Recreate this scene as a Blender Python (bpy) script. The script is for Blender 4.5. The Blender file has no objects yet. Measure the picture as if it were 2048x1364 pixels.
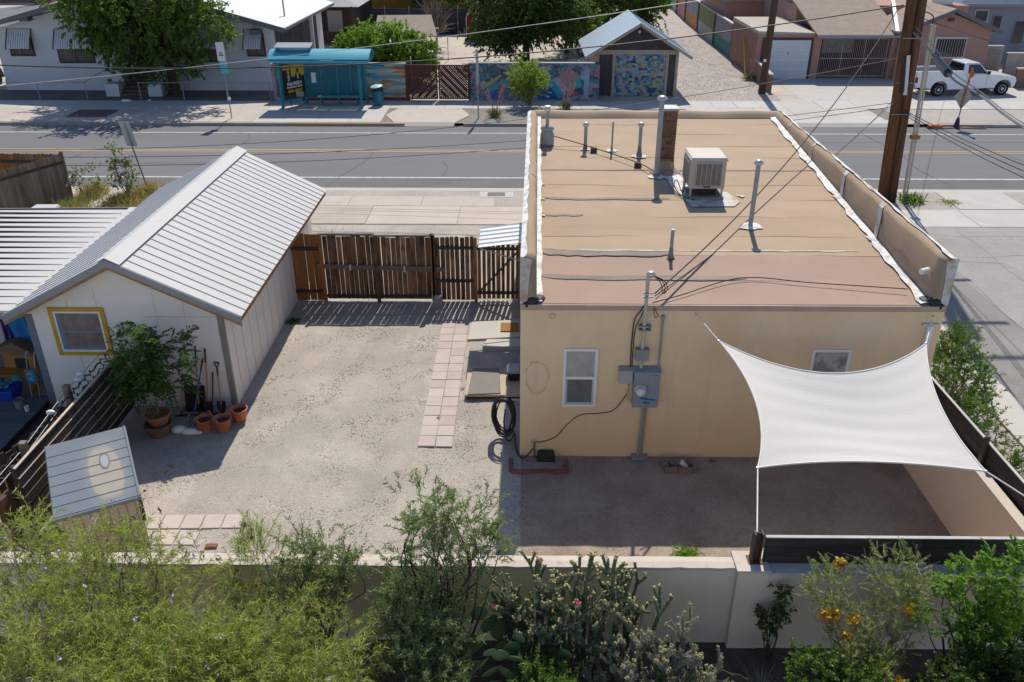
import bpy, bmesh, math, random
import numpy as np
from mathutils import Vector, Matrix
R = math.radians
S = bpy.context.scene
COL = S.collection
rng = random.Random(7)
nrg = np.random.default_rng(11)

# ---------------------------------------------------------------- camera, sky, sun, exposure
cd = bpy.data.cameras.new('camera'); cam = bpy.data.objects.new('camera', cd); COL.objects.link(cam)
cam.location = (0, 0, 10); cam.rotation_euler = (R(90 - 27.3), 0, R(0.633))
cd.sensor_fit = 'HORIZONTAL'; cd.sensor_width = 36; cd.lens = 36 * 1690 / 2048
cd.clip_start = 0.1; cd.clip_end = 2000
S.camera = cam
SUN_EL, SUN_AZ = R(51.5), R(7.0)          # azimuth measured from +Y towards +X
W = bpy.data.worlds.new('World'); S.world = W; W.use_nodes = True
nt = W.node_tree; bg = nt.nodes['Background']
sky = nt.nodes.new('ShaderNodeTexSky'); sky.sky_type = 'NISHITA'; sky.sun_disc = False
sky.sun_elevation = SUN_EL; sky.sun_rotation = SUN_AZ; sky.altitude = 1500; sky.air_density = 0.8; sky.ozone_density = 0.6; sky.dust_density = 0.7
nt.links.new(sky.outputs[0], bg.inputs[0]); bg.inputs[1].default_value = 0.105
sd = bpy.data.lights.new('sun', 'SUN'); sun = bpy.data.objects.new('sun', sd); COL.objects.link(sun)
sd.energy = 3.0; sd.angle = R(0.53); sd.color = (1.0, 0.92, 0.79)
to_sun = Vector((math.sin(SUN_AZ) * math.cos(SUN_EL), math.cos(SUN_AZ) * math.cos(SUN_EL), math.sin(SUN_EL)))
sun.rotation_euler = to_sun.to_track_quat('Z', 'Y').to_euler()
sun.location = (0, 0, 60)
S.view_settings.view_transform = 'Standard'; S.view_settings.look = 'None'
S.view_settings.exposure = 0.76; S.view_settings.gamma = 1.0; S.view_settings.use_curve_mapping = False
S.render.engine = 'CYCLES'
S.cycles.max_bounces = 8; S.cycles.diffuse_bounces = 6; S.cycles.transparent_max_bounces = 16

# ---------------------------------------------------------------- materials
MATS = {}
def mat(name, col, var=0.12, scale=2.0, rough=0.85, bump=0.0, bscale=60.0, metal=0.0, spec=0.35, stretch=(1, 1, 1),
        layers=(), objvar=0.0, speckle=0.0, sscale=120.0, huevar=0.0, world=True, trans=0.0, alpha=1.0, emit=0.0, coat=0.0):
    """procedural material: base colour broken by noise, optional stain layers (colour, scale, lo, hi, amount, stretch), speckle, bump"""
    if name in MATS: return MATS[name]
    m = bpy.data.materials.new(name); m.use_nodes = True; MATS[name] = m
    t = m.node_tree; N = t.nodes; L = t.links; b = N['Principled BSDF']
    if world:
        g = N.new('ShaderNodeNewGeometry').outputs['Position']
    else:
        g = N.new('ShaderNodeTexCoord').outputs['Object']
    oi = N.new('ShaderNodeObjectInfo')
    def mapped(st):
        mp = N.new('ShaderNodeMapping'); mp.inputs['Scale'].default_value = st; L.new(g, mp.inputs[0])
        if objvar:
            cx = N.new('ShaderNodeCombineXYZ'); ml = N.new('ShaderNodeMath'); ml.operation = 'MULTIPLY'; ml.inputs[1].default_value = 37.0
            L.new(oi.outputs['Random'], ml.inputs[0])
            for k in range(3): L.new(ml.outputs[0], cx.inputs[k])
            L.new(cx.outputs[0], mp.inputs['Location'])
        return mp.outputs[0]
    def noise(sc, st=(1, 1, 1), det=6.0, ro=0.6):
        n = N.new('ShaderNodeTexNoise'); n.inputs['Scale'].default_value = sc; n.inputs['Detail'].default_value = det
        n.inputs['Roughness'].default_value = ro; L.new(mapped(st), n.inputs['Vector']); return n.outputs[0]
    def ramp(src, lo, hi):
        r = N.new('ShaderNodeMapRange'); r.inputs[1].default_value = lo; r.inputs[2].default_value = hi; L.new(src, r.inputs[0]); return r.outputs[0]
    def mix(f, a, c, mode='MIX'):
        x = N.new('ShaderNodeMix'); x.data_type = 'RGBA'; x.blend_type = mode
        if isinstance(f, (int, float)): x.inputs[0].default_value = f
        else: L.new(f, x.inputs[0])
        for v, s in ((a, x.inputs[6]), (c, x.inputs[7])):
            if isinstance(v, tuple): s.default_value = (*v[:3], 1)
            else: L.new(v, s)
        return x.outputs[2]
    c = tuple(col)
    lo = tuple(max(0, v * (1 - var)) for v in c); hi = tuple(min(1, v * (1 + var)) for v in c)
    cur = mix(ramp(noise(scale, stretch), 0.3, 0.7), lo, hi)
    for ly in layers:
        lc, ls, l0, l1, am = ly[:5]; st = ly[5] if len(ly) > 5 else (1, 1, 1)
        f = ramp(noise(ls, st, 7.0, 0.65), l0, l1)
        ml = N.new('ShaderNodeMath'); ml.operation = 'MULTIPLY'; ml.inputs[1].default_value = am; L.new(f, ml.inputs[0])
        cur = mix(ml.outputs[0], cur, tuple(lc))
    if speckle:
        f = ramp(noise(sscale, (1, 1, 1), 3.0, 0.7), 0.25, 0.75)
        x = mix(f, tuple([1 - speckle] * 3), tuple([1 + speckle] * 3))
        cur = mix(1.0, cur, x, 'MULTIPLY')
    if objvar:
        x = mix(oi.outputs['Random'], tuple([1 - objvar] * 3), (1 + objvar, 1 + objvar * (1 - huevar), 1 + objvar * (1 - 2 * huevar)))
        cur = mix(1.0, cur, x, 'MULTIPLY')
    L.new(cur, b.inputs['Base Color'])
    b.inputs['Roughness'].default_value = rough; b.inputs['Metallic'].default_value = metal
    b.inputs['Specular IOR Level'].default_value = spec
    if trans: b.inputs['Transmission Weight'].default_value = trans
    if coat: b.inputs['Coat Weight'].default_value = coat
    if alpha < 1: b.inputs['Alpha'].default_value = alpha
    if emit:
        L.new(cur, b.inputs['Emission Color']); b.inputs['Emission Strength'].default_value = emit
    if bump:
        bp = N.new('ShaderNodeBump'); bp.inputs['Strength'].default_value = bump; bp.inputs['Distance'].default_value = 0.02
        L.new(noise(bscale, stretch, 4.0, 0.6), bp.inputs['Height']); L.new(bp.outputs[0], b.inputs['Normal'])
    return m

def leafmat(name, c1, c2, trans=0.35, rough=0.55, spec=0.25, scale=9.0):
    m = bpy.data.materials.new(name); m.use_nodes = True; MATS[name] = m
    t = m.node_tree; N = t.nodes; L = t.links
    b = N['Principled BSDF']; out = N['Material Output']
    g = N.new('ShaderNodeNewGeometry')
    n = N.new('ShaderNodeTexNoise'); n.inputs['Scale'].default_value = scale; n.inputs['Detail'].default_value = 5; L.new(g.outputs['Position'], n.inputs['Vector'])
    r = N.new('ShaderNodeMapRange'); r.inputs[1].default_value = .3; r.inputs[2].default_value = .7; L.new(n.outputs[0], r.inputs[0])
    x = N.new('ShaderNodeMix'); x.data_type = 'RGBA'; L.new(r.outputs[0], x.inputs[0]); x.inputs[6].default_value = (*c1, 1); x.inputs[7].default_value = (*c2, 1)
    L.new(x.outputs[2], b.inputs['Base Color']); b.inputs['Roughness'].default_value = rough; b.inputs['Specular IOR Level'].default_value = spec
    tr = N.new('ShaderNodeBsdfTranslucent'); ml = N.new('ShaderNodeMix'); ml.data_type = 'RGBA'; ml.blend_type = 'MULTIPLY'; ml.inputs[0].default_value = 1
    L.new(x.outputs[2], ml.inputs[6]); ml.inputs[7].default_value = (1.5, 1.7, .7, 1); L.new(ml.outputs[2], tr.inputs[0])
    ms = N.new('ShaderNodeMixShader'); ms.inputs[0].default_value = trans; L.new(b.outputs[0], ms.inputs[1]); L.new(tr.outputs[0], ms.inputs[2])
    L.new(ms.outputs[0], out.inputs['Surface'])
    return m

def glassmat(name, col=(.03, .035, .04), rough=.08):
    return mat(name, col, .2, 3, rough, spec=.6)

# ---------------------------------------------------------------- mesh builder
class MB:
    def __init__(s): s.v = []; s.f = []; s.mi = []
    def add(s, vs, fs, mi=0):
        o = len(s.v); s.v += [tuple(p) for p in vs]; s.f += [tuple(i + o for i in f) for f in fs]; s.mi += [mi] * len(fs); return s
    def box(s, x0, x1, y0, y1, z0, z1, mi=0):
        return s.add([(x0, y0, z0), (x1, y0, z0), (x1, y1, z0), (x0, y1, z0), (x0, y0, z1), (x1, y0, z1), (x1, y1, z1), (x0, y1, z1)],
                     [(0, 3, 2, 1), (4, 5, 6, 7), (0, 1, 5, 4), (1, 2, 6, 5), (2, 3, 7, 6), (3, 0, 4, 7)], mi)
    def hexa(s, bot, top, mi=0):
        """box from 4 bottom and 4 top corners"""
        return s.add(list(bot) + list(top), [(0, 3, 2, 1), (4, 5, 6, 7), (0, 1, 5, 4), (1, 2, 6, 5), (2, 3, 7, 6), (3, 0, 4, 7)], mi)
    def beam(s, p, q, w, h, up=(0, 0, 1), mi=0):
        p = Vector(p); q = Vector(q); d = (q - p).normalized(); u = Vector(up)
        r = d.cross(u)
        if r.length < 1e-4: r = d.cross(Vector((1, 0, 0)))
        r.normalize(); u = r.cross(d).normalized()
        c = [(-w / 2, -h / 2), (w / 2, -h / 2), (w / 2, h / 2), (-w / 2, h / 2)]
        vs = [p + r * a + u * b for a, b in c] + [q + r * a + u * b for a, b in c]
        return s.add(vs, [(0, 1, 2, 3), (7, 6, 5, 4), (0, 4, 5, 1), (1, 5, 6, 2), (2, 6, 7, 3), (3, 7, 4, 0)], mi)
    def tube(s, pts, r, n=6, cap=True, mi=0):
        pts = [Vector(p) for p in pts]; m = len(pts)
        rs = r if isinstance(r, (list, tuple)) else [r] * m
        prev = None; vs = []
        for i, p in enumerate(pts):
            d = (pts[min(i + 1, m - 1)] - pts[max(i - 1, 0)]); d = d.normalized() if d.length > 1e-9 else Vector((0, 0, 1))
            if prev is None:
                a = d.cross(Vector((0, 0, 1)))
                if a.length < 1e-3: a = d.cross(Vector((1, 0, 0)))
            else:
                a = prev - d * prev.dot(d)
                if a.length < 1e-4: a = d.cross(Vector((1, 0, 0)))
            a.normalize(); prev = a; b = d.cross(a)
            for k in range(n):
                t = 2 * math.pi * k / n; vs.append(p + (a * math.cos(t) + b * math.sin(t)) * rs[i])
        fs = []
        for i in range(m - 1):
            for k in range(n):
                fs.append((i * n + k, i * n + (k + 1) % n, (i + 1) * n + (k + 1) % n, (i + 1) * n + k))
        if cap: fs.append(tuple(range(n - 1, -1, -1))); fs.append(tuple((m - 1) * n + k for k in range(n)))
        return s.add(vs, fs, mi)
    def lathe(s, prof, c=(0, 0, 0), n=16, mi=0):
        vs = []; fs = []
        for r, z in prof:
            for k in range(n):
                t = 2 * math.pi * k / n; vs.append((c[0] + r * math.cos(t), c[1] + r * math.sin(t), c[2] + z))
        for i in range(len(prof) - 1):
            for k in range(n):
                fs.append((i * n + k, i * n + (k + 1) % n, (i + 1) * n + (k + 1) % n, (i + 1) * n + k))
        return s.add(vs, fs, mi)
    def quad(s, a, b, c, d, mi=0): return s.add([a, b, c, d], [(0, 1, 2, 3)], mi)
    def prism(s, poly, ext, mi=0):
        n = len(poly); e = Vector(ext)
        vs = [Vector(p) for p in poly] + [Vector(p) + e for p in poly]
        fs = [tuple(range(n - 1, -1, -1)), tuple(range(n, 2 * n))] + [(i, (i + 1) % n, n + (i + 1) % n, n + i) for i in range(n)]
        return s.add(vs, fs, mi)
    def ball(s, c, r, nu=8, nv=5, sq=(1, 1, 1), mi=0):
        vs = [(c[0], c[1], c[2] - r * sq[2])]; fs = []
        for j in range(1, nv):
            ph = -math.pi / 2 + math.pi * j / nv
            for k in range(nu):
                t = 2 * math.pi * k / nu
                vs.append((c[0] + r * sq[0] * math.cos(ph) * math.cos(t), c[1] + r * sq[1] * math.cos(ph) * math.sin(t), c[2] + r * sq[2] * math.sin(ph)))
        vs.append((c[0], c[1], c[2] + r * sq[2])); T = len(vs) - 1
        for k in range(nu): fs.append((0, 1 + (k + 1) % nu, 1 + k)); fs.append((T, T - nu + k, T - nu + (k + 1) % nu))
        for j in range(nv - 2):
            for k in range(nu):
                a = 1 + j * nu; fs.append((a + k, a + (k + 1) % nu, a + nu + (k + 1) % nu, a + nu + k))
        return s.add(vs, fs, mi)
    def mesh(s, name, mats, smooth=False):
        me = bpy.data.meshes.new(name); me.from_pydata(s.v, [], s.f)
        for m in (mats if isinstance(mats, (list, tuple)) else [mats]): me.materials.append(m)
        if any(s.mi): me.polygons.foreach_set('material_index', s.mi)
        if smooth: me.polygons.foreach_set('use_smooth', [True] * len(me.polygons))
        me.update(); return me
    def build(s, name, mats, parent=None, smooth=False, bevel=0.0, local=False, recalc=True, kind=None):
        me = s.mesh(name, mats, smooth)
        if recalc:
            bm = bmesh.new(); bm.from_mesh(me); bmesh.ops.recalc_face_normals(bm, faces=bm.faces)
            if bevel:
                bmesh.ops.remove_doubles(bm, verts=bm.verts, dist=1e-5)
                ed = [e for e in bm.edges if len(e.link_faces) == 2 and e.calc_face_angle(0) > 0.5]
                bmesh.ops.bevel(bm, geom=ed, offset=bevel, segments=2, profile=0.5, affect='EDGES', clamp_overlap=True)
            bm.to_mesh(me); bm.free()
        return put(name, me, parent, local, kind)

def put(name, me, parent=None, local=False, kind=None):
    o = bpy.data.objects.new(name, me); COL.objects.link(o)
    if parent is not None: attach(o, parent, local)
    if kind: o['kind'] = kind
    return o
def mw(o):
    """world matrix from the loc/rot chain without a depsgraph update"""
    m = o.matrix_basis.copy()
    return m if o.parent is None else mw(o.parent) @ o.matrix_parent_inverse @ m
def attach(o, parent, local=False):
    o.parent = parent
    if not local: o.matrix_parent_inverse = mw(parent).inverted()
def tag(o, label, cat, group=None):
    o['label'] = label; o['category'] = cat
    if group: o['group'] = group
    return o
def thing(name, label, cat, loc=(0, 0, 0), rz=0.0, group=None):
    o = bpy.data.objects.new(name, None); COL.objects.link(o); o.location = loc; o.rotation_euler = (0, 0, rz)
    o.empty_display_size = 0.2
    return tag(o, label, cat, group)
def struct(o): o['kind'] = 'structure'; return o
def kids(o): return [c for c in COL.objects if c.parent == o]
def copy_tree(o, parent=None):
    c = o.copy(); COL.objects.link(c)
    if parent is not None: c.parent = parent
    for ch in o.children: copy_tree(ch, c)
    return c
_shared = {}
def piece(name, key, mk, matr, parent, loc, rot=(0, 0, 0), sc=(1, 1, 1), local=False):
    """a small repeated piece that shares mesh data between alike pieces"""
    k = (key, matr.name)
    if k not in _shared: _shared[k] = mk().mesh(key, matr)
    o = bpy.data.objects.new(name, _shared[k]); COL.objects.link(o); o.location = loc; o.rotation_euler = rot; o.scale = sc
    if parent is not None: attach(o, parent, local)
    return o
def unit_box():
    m = MB().box(-.5, .5, -.5, .5, -.5, .5); return m
def sag(p, q, d, n=24):
    p = Vector(p); q = Vector(q)
    return [p.lerp(q, t / n) - Vector((0, 0, d * 4 * (t / n) * (1 - t / n))) for t in range(n + 1)]
def bez(pts, n=10):
    """smooth curve through points (Catmull-Rom)"""
    P = [Vector(p) for p in pts]; P = [P[0] * 2 - P[1]] + P + [P[-1] * 2 - P[-2]]; out = []
    for i in range(1, len(P) - 2):
        for k in range(n):
            t = k / n; a, b, c, d = P[i - 1], P[i], P[i + 1], P[i + 2]
            out.append(0.5 * ((2 * b) + (c - a) * t + (2 * a - 5 * b + 4 * c - d) * t * t + (3 * b - a - 3 * c + d) * t ** 3))
    out.append(P[-2]); return out
def np_mesh(name, V, F, mats, smooth=False):
    """fast mesh from numpy arrays: V (n,3), F (m,k) all the same size"""
    me = bpy.data.meshes.new(name); n, (m, k) = len(V), F.shape
    me.vertices.add(n); me.vertices.foreach_set('co', V.astype(np.float32).ravel())
    me.loops.add(m * k); me.loops.foreach_set('vertex_index', F.astype(np.int32).ravel())
    me.polygons.add(m); me.polygons.foreach_set('loop_start', np.arange(0, m * k, k, dtype=np.int32))
    try: me.polygons.foreach_set('loop_total', np.full(m, k, dtype=np.int32))
    except Exception: pass
    if smooth: me.polygons.foreach_set('use_smooth', np.ones(m, dtype=bool))
    me.materials.append(mats); me.update(calc_edges=True); return me
def text_mesh(txt, size, matr, name='lettering', ext=0.004, align='CENTER', bold=0.0):
    cu = bpy.data.curves.new('t', 'FONT'); cu.body = txt; cu.size = size; cu.align_x = align; cu.align_y = 'CENTER'; cu.extrude = ext; cu.resolution_u = 3
    cu.offset = bold
    o = bpy.data.objects.new('t', cu); COL.objects.link(o); bpy.context.view_layer.update()
    me = bpy.data.meshes.new_from_object(o.evaluated_get(bpy.context.evaluated_depsgraph_get()))
    bpy.data.objects.remove(o); bpy.data.curves.remove(cu); me.materials.clear(); me.materials.append(matr); me.name = name; return me
# ================================================================ ground, road, pavements
m_dirt = mat('pale_dirt', (.45, .40, .345), .18, .5, .95, bump=.5, bscale=25, layers=[((.37, .31, .26), .22, .45, .7, .6), ((.50, .46, .41), 1.4, .5, .75, .5)], speckle=.22, sscale=14)
m_gravel = mat('yard_gravel', (.385, .352, .31), .12, .8, .95, bump=.9, bscale=38,
               layers=[((.30, .28, .255), .42, .47, .62, .65), ((.46, .425, .375), .8, .52, .68, .8), ((.36, .285, .22), 1.6, .58, .70, .5), ((.31, .285, .255), 1.5, .52, .66, .5, (1, .16, 1)), ((.26, .245, .23), 6, .54, .68, .45), ((.18, .17, .16), 34, .6, .68, .6)], speckle=.4, sscale=45)
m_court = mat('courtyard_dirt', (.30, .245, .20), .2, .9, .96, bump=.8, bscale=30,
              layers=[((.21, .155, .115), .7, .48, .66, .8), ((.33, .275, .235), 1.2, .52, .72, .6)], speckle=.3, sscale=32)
m_asphalt = mat('worn_asphalt', (.145, .147, .156), .06, .35, .9, bump=.25, bscale=90, stretch=(.25, 1, 1),
                layers=[((.125, .125, .131), .3, .5, .75, .45, (.06, 1, 1)), ((.20, .20, .205), 2.2, .55, .75, .35, (.05, 1, 1)), ((.13, .13, .13), 5, .68, .74, .35)], speckle=.16, sscale=60)
m_gutter_asph = mat('shoulder_asphalt', (.125, .124, .126), .1, .6, .9, bump=.25, bscale=90, layers=[((.17, .165, .16), .8, .5, .7, .5, (.2, 1, 1))], speckle=.2, sscale=60)
m_oldasph = mat('old_alley_asphalt', (.235, .225, .215), .1, .7, .95, bump=.6, bscale=45, layers=[((.17, .16, .15), 1.1, .52, .7, .5), ((.31, .29, .27), .5, .5, .7, .5)], speckle=.32, sscale=34)
m_oldasph2 = mat('cracked_alley_asphalt', (.29, .28, .27), .1, .7, .95, bump=.5, bscale=40, layers=[((.2, .19, .18), 2.4, .58, .64, .6), ((.36, .335, .3), .6, .5, .7, .5)], speckle=.25, sscale=34)
m_conc = mat('pavement_concrete', (.445, .425, .40), .06, 1.2, .9, bump=.15, bscale=70, objvar=.06, layers=[((.41, .39, .365), 1.4, .52, .75, .5), ((.30, .28, .25), 6, .66, .74, .3)], speckle=.08, sscale=70)
m_tanc = mat('tan_concrete', (.43, .38, .335), .07, 1.2, .9, bump=.2, bscale=70, objvar=.07, layers=[((.36, .30, .25), 1.4, .52, .75, .5)], speckle=.12, sscale=60)
m_kerb = mat('kerb_concrete', (.33, .30, .275), .12, 2, .9, bump=.2, bscale=60, objvar=.1, layers=[((.2, .18, .165), 2.5, .52, .7, .5)], speckle=.12)
m_kerby = mat('faded_yellow_kerb', (.42, .31, .17), .2, 3, .85, bump=.2, bscale=60, layers=[((.33, .28, .23), 3, .45, .62, .9)])
m_white_paint = mat('worn_white_paint', (.52, .52, .52), .1, 4, .8, layers=[((.26, .26, .27), 5, .52, .66, .8)])
m_yellow_paint = mat('worn_yellow_paint', (.47, .35, .16), .15, 4, .8, layers=[((.24, .23, .22), 4, .5, .68, .8)])
m_alley = mat('alley_gravel', (.36, .325, .30), .12, .6, .95, bump=.8, bscale=26, layers=[((.29, .26, .24), .8, .5, .7, .6), ((.42, .375, .345), .25, .5, .7, .5)], speckle=.3, sscale=18)
m_strip = mat('parkway_gravel', (.20, .19, .18), .15, 1, .95, bump=.9, bscale=30, speckle=.4, sscale=20, layers=[((.33, .27, .21), .9, .52, .68, .6)])

g = MB()
ys = [(-80, 0), (32.25, 0), (32.25, -.15), (43.86, -.15), (43.86, 0), (700, 0)]
for (a, za), (b, zb) in zip(ys, ys[1:]): g.quad((-500, a, za), (500, a, za), (500, b, zb), (-500, b, zb))
struct(g.build('ground', m_dirt, recalc=False))
struct(MB().quad((-200, 33, -.13), (200, 33, -.13), (200, 43.6, -.13), (-200, 43.6, -.13)).build('road', m_asphalt, recalc=False))
road = bpy.data.objects['road']
MB().quad((-200, 33, -.126), (200, 33, -.126), (200, 34.38, -.126), (-200, 34.38, -.126)).build('shoulder', m_gutter_asph, road, recalc=False)
for y, w, m in ((34.45, .13, m_white_paint), (42.2, .12, m_white_paint), (38.62, .1, m_yellow_paint), (38.9, .1, m_yellow_paint)):
    MB().quad((-200, y - w / 2, -.122), (200, y - w / 2, -.122), (200, y + w / 2, -.122), (-200, y + w / 2, -.122)).build('lane_line', m, road, recalc=False)
# tar-sealed cracks in the road
m_crack = mat('crack_tar', (.1, .1, .1), .2, 4, .9)
def crack(pts, w, parent, z):
    m = MB(); pts = bez([(x, y, z) for x, y in pts], 5)
    for i, (p, q) in enumerate(zip(pts, pts[1:])):
        d = (q - p).normalized(); n = Vector((-d.y, d.x, 0)) * w * (.5 + .5 * rng.random()); m.quad(p - n, q - n, q + n, p + n)
    m.build('crack', m_crack, parent, recalc=False)
for pts in ([(-7.9, 33), (-7.6, 34.5), (-7.2, 36), (-6.9, 37.2), (-6.8, 38.5)], [(0.6, 33), (.4, 35), (.55, 37), (.3, 39)], [(-3.3, 34.5), (-3.2, 36), (-3.5, 37)], [(17.5, 33), (17.1, 36), (17.3, 38.4), (16.9, 43)], [(-20, 34.6), (-20.5, 36.2), (-20.1, 38)], [(-26, 36.5), (-23, 36.6), (-19, 36.4), (-15, 36.6), (-11, 36.5)], [(12, 40.6), (16, 40.5), (20, 40.7), (26, 40.6)], [(-13.5, 39.2), (-13.2, 40.8), (-13.6, 42)], [(22, 34.6), (22.3, 36.5), (22.1, 38.4)]):
    crack(pts, .018, road, -.121)
# kerbs: one piece for each cast length
kerb = struct(MB().box(-200, 200, 43.86, 43.9, -.14, -.01).build('far_kerb', m_kerb))
for i in range(-16, 17):
    x = i * 3.0
    if 9.2 < x + 1.5 < 20 or -7.2 < x + 1.5 < -2.8: continue
    mm = m_kerby if -15 < x < -7 else m_kerb
    piece('kerb_stone', 'kerb_stone', lambda: MB().box(-1.492, 1.492, -.09, .09, -.16, .012), mm, kerb, (x + 1.5, 43.77, 0))
nk = struct(MB().box(-200, 200, 32.26, 33.0, -.145, -.118).build('near_gutter', m_conc))
for i in range(-12, 13):
    x = i * 3.0
    hi = .0 if x < -11 or x > 18 else -.07
    piece('gutter_stone', 'gutter_stone', lambda: MB().box(-1.49, 1.49, -.12, .12, -.15, .008), m_conc, nk, (x + 1.5, 32.38, hi))

def slabs(root, x0, x1, y0, y1, nx, ny, m, z=.004, th=.05, name='slab', key=None):
    dx = (x1 - x0) / nx; dy = (y1 - y0) / ny
    key = key or 'slab_%.2f_%.2f' % (dx, dy)
    for i in range(nx):
        for j in range(ny):
            piece(name, key, lambda: MB().box(-dx / 2 + .008, dx / 2 - .008, -dy / 2 + .008, dy / 2 - .008, -th, 0), m, root, (x0 + dx * (i + .5), y0 + dy * (j + .5), z + rng.uniform(-.002, .006)), (rng.uniform(-.002, .002), rng.uniform(-.002, .002), 0))
m_joint = mat('pavement_bed', (.2, .18, .16), .2, 4, .95)
far = struct(MB().quad((-45, 43.9, .002), (45, 43.9, .002), (45, 49.25, .002), (-45, 49.25, .002)).build('far_pavement', m_joint, recalc=False))
slabs(far, -45, -14, 47.0, 49.2, 20, 1, m_conc, .022)
slabs(far, -45, -14, 43.9, 47.0, 14, 1, m_tanc, .022)
slabs(far, -14, -7.3, 43.9, 49.3, 4, 2, m_conc, .022)
slabs(far, -7.3, 9.4, 47.25, 49.2, 11, 1, m_conc, .022)
slabs(far, 9.4, 14.6, 47.6, 49.4, 4, 1, m_conc, .022)
slabs(far, 14.6, 35, 47.4, 49.5, 10, 1, m_conc, .022)
slabs(far, 14.6, 19, 43.9, 47.4, 2, 2, m_conc, .02)
slabs(far, 9.0, 14.6, 43.9, 47.6, 3, 2, m_conc, .02)
MB().add([(-7.25, 45.6, .026), (-6.6, 43.92, .026), (-3.4, 43.92, .026), (-2.75, 45.6, .026), (-3.3, 47.24, .026), (-6.8, 47.24, .026), (-6.5, 43.6, -.118), (-3.5, 43.6, -.118)], [(0, 1, 2, 3, 4, 5), (1, 6, 7, 2)]).build('driveway_apron', m_tanc, far, recalc=False)
MB().add([(9.0, 44.6, .036), (9.3, 43.92, .036), (19.6, 43.92, .036), (19.9, 44.6, .036), (9.4, 43.6, -.118), (19.5, 43.6, -.118)], [(0, 1, 2, 3), (1, 4, 5, 2)]).build('driveway_apron', m_conc, far, recalc=False)
for x0, x1, y0, y1 in ((-2.75, 9.0, 43.92, 47.2), (19.9, 45, 43.92, 47.35)):
    MB().quad((x0, y0, .012), (x1, y0, .012), (x1, y1, .012), (x0, y1, .012)).build('parkway_strip', m_strip if x0 < 0 else m_alley, far, recalc=False)
MB().box(-24.2, -22.0, 44.9, 46.7, .0, .03).build('brick_plate', mat('dark_red_pavers', (.14, .075, .07), .2, 6, .9, bump=.3, bscale=40), far)
# driveways and lots beyond the far pavement
struct(MB().quad((16.2, 49.4, .006), (36, 49.4, .006), (36, 56.6, .006), (16.2, 56.6, .006)).build('pink_house_driveway', m_conc, recalc=False))
struct(MB().add([(9.3, 49.4, .01), (14.9, 49.4, .01), (15.3, 66, .01), (17.5, 130, .01), (13.0, 130, .01), (10.6, 70, .01)], [(0, 1, 2, 3, 4, 5)]).build('far_alley', m_alley, recalc=False))
struct(MB().quad((-45, 49.25, .005), (-13.5, 49.25, .005), (-13.5, 52.4, .005), (-45, 52.4, .005)).build('front_yard', mat('dark_front_yard', (.13, .118, .11), .2, 1, .95, bump=.5, bscale=30, speckle=.3, sscale=20, layers=[((.25, .14, .08), 1.3, .55, .7, .6)]), recalc=False))
struct(MB().add([(-110, 74, .02), (-36, 74, .02), (-36, 90, .02), (-42, 125, .02), (-110, 112, .02)], [(0, 1, 2, 3, 4)]).build('side_street', m_asphalt, recalc=False))
sp = struct(MB().add([(-110, 96.6, .03), (-57, 96.6, .03), (-44.5, 125, .03), (-110, 125, .03)], [(0, 1, 2, 3)]).build('side_street_pavement', m_conc, recalc=False))
# near pavement in front of the house
near = struct(MB().quad((-45, 28.2, .002), (45, 28.2, .002), (45, 32.25, .002), (-45, 32.25, .002)).build('near_pavement', m_joint, recalc=False))
slabs(near, -12.0, 1.0, 28.3, 30.3, 4, 1, m_tanc, .012)
slabs(near, -12.0, -1.0, 30.32, 31.5, 4, 1, m_tanc, .012)
slabs(near, 1.0, 13.6, 28.3, 32.2, 5, 2, m_tanc, .012)
slabs(near, 13.6, 21.0, 28.2, 30.1, 3, 1, m_conc, .012)
slabs(near, 16.2, 18.8, 30.14, 32.25, 1, 1, m_conc, .012)
for x0, x1, y0, y1, m in ((-45, -12.05, 28.2, 32.25, m_dirt), (-12.0, -1.02, 31.5, 32.25, m_alley), (-1.0, 1, 30.32, 32.25, m_alley), (13.6, 16.18, 30.12, 32.25, m_alley), (18.82, 45, 30.12, 32.25, m_alley)):
    MB().quad((x0, y0, .008), (x1, y0, .008), (x1, y1, .008), (x0, y1, .008)).build('parkway_strip', m, near, recalc=False)
MB().box(-1.6, -.3, 31.4, 32.1, .0, .02).build('meter_box_lid', m_conc, near); MB().box(-1.3, -.62, 31.52, 31.98, .0, .026).build('iron_cover', mat('rusty_iron', (.14, .12, .11), .2, 6, .8, .0), near)
# yard, courtyard, alley beside the house
def rough_sheet(name, x0, x1, y0, y1, z, m, st=.35, amp=.02):
    nx = max(2, int((x1 - x0) / st)); ny = max(2, int((y1 - y0) / st)); b = MB(); idx = {}
    vs = []; fs = []
    for j in range(ny + 1):
        for i in range(nx + 1):
            e = i in (0, nx) or j in (0, ny)
            vs.append((x0 + (x1 - x0) * i / nx, y0 + (y1 - y0) * j / ny, z + (0 if e else amp * rng.random())))
    for j in range(ny):
        for i in range(nx):
            a = j * (nx + 1) + i; fs.append((a, a + 1, a + nx + 2, a + nx + 1))
    return struct(b.add(vs, fs).build(name, m, smooth=True, recalc=False))
rough_sheet('gravel_yard', -9.2, .02, 9.6, 28.15, .006, m_gravel)
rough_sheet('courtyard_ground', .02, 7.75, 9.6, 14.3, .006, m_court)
struct(MB().quad((11.25, 8, .006), (13.35, 8, .006), (13.35, 28.15, .006), (11.25, 28.15, .006)).build('alley', m_oldasph, recalc=False))
struct(MB().quad((13.3, 8, .010), (45, 8, .010), (45, 28.15, .010), (13.3, 28.15, .010)).build('alley_far_half', m_oldasph2, recalc=False))
struct(MB().quad((7.9, 8, .006), (10.4, 8, .006), (10.4, 28.15, .006), (7.9, 28.15, .006)).build('side_gravel', m_alley, recalc=False))
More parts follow.
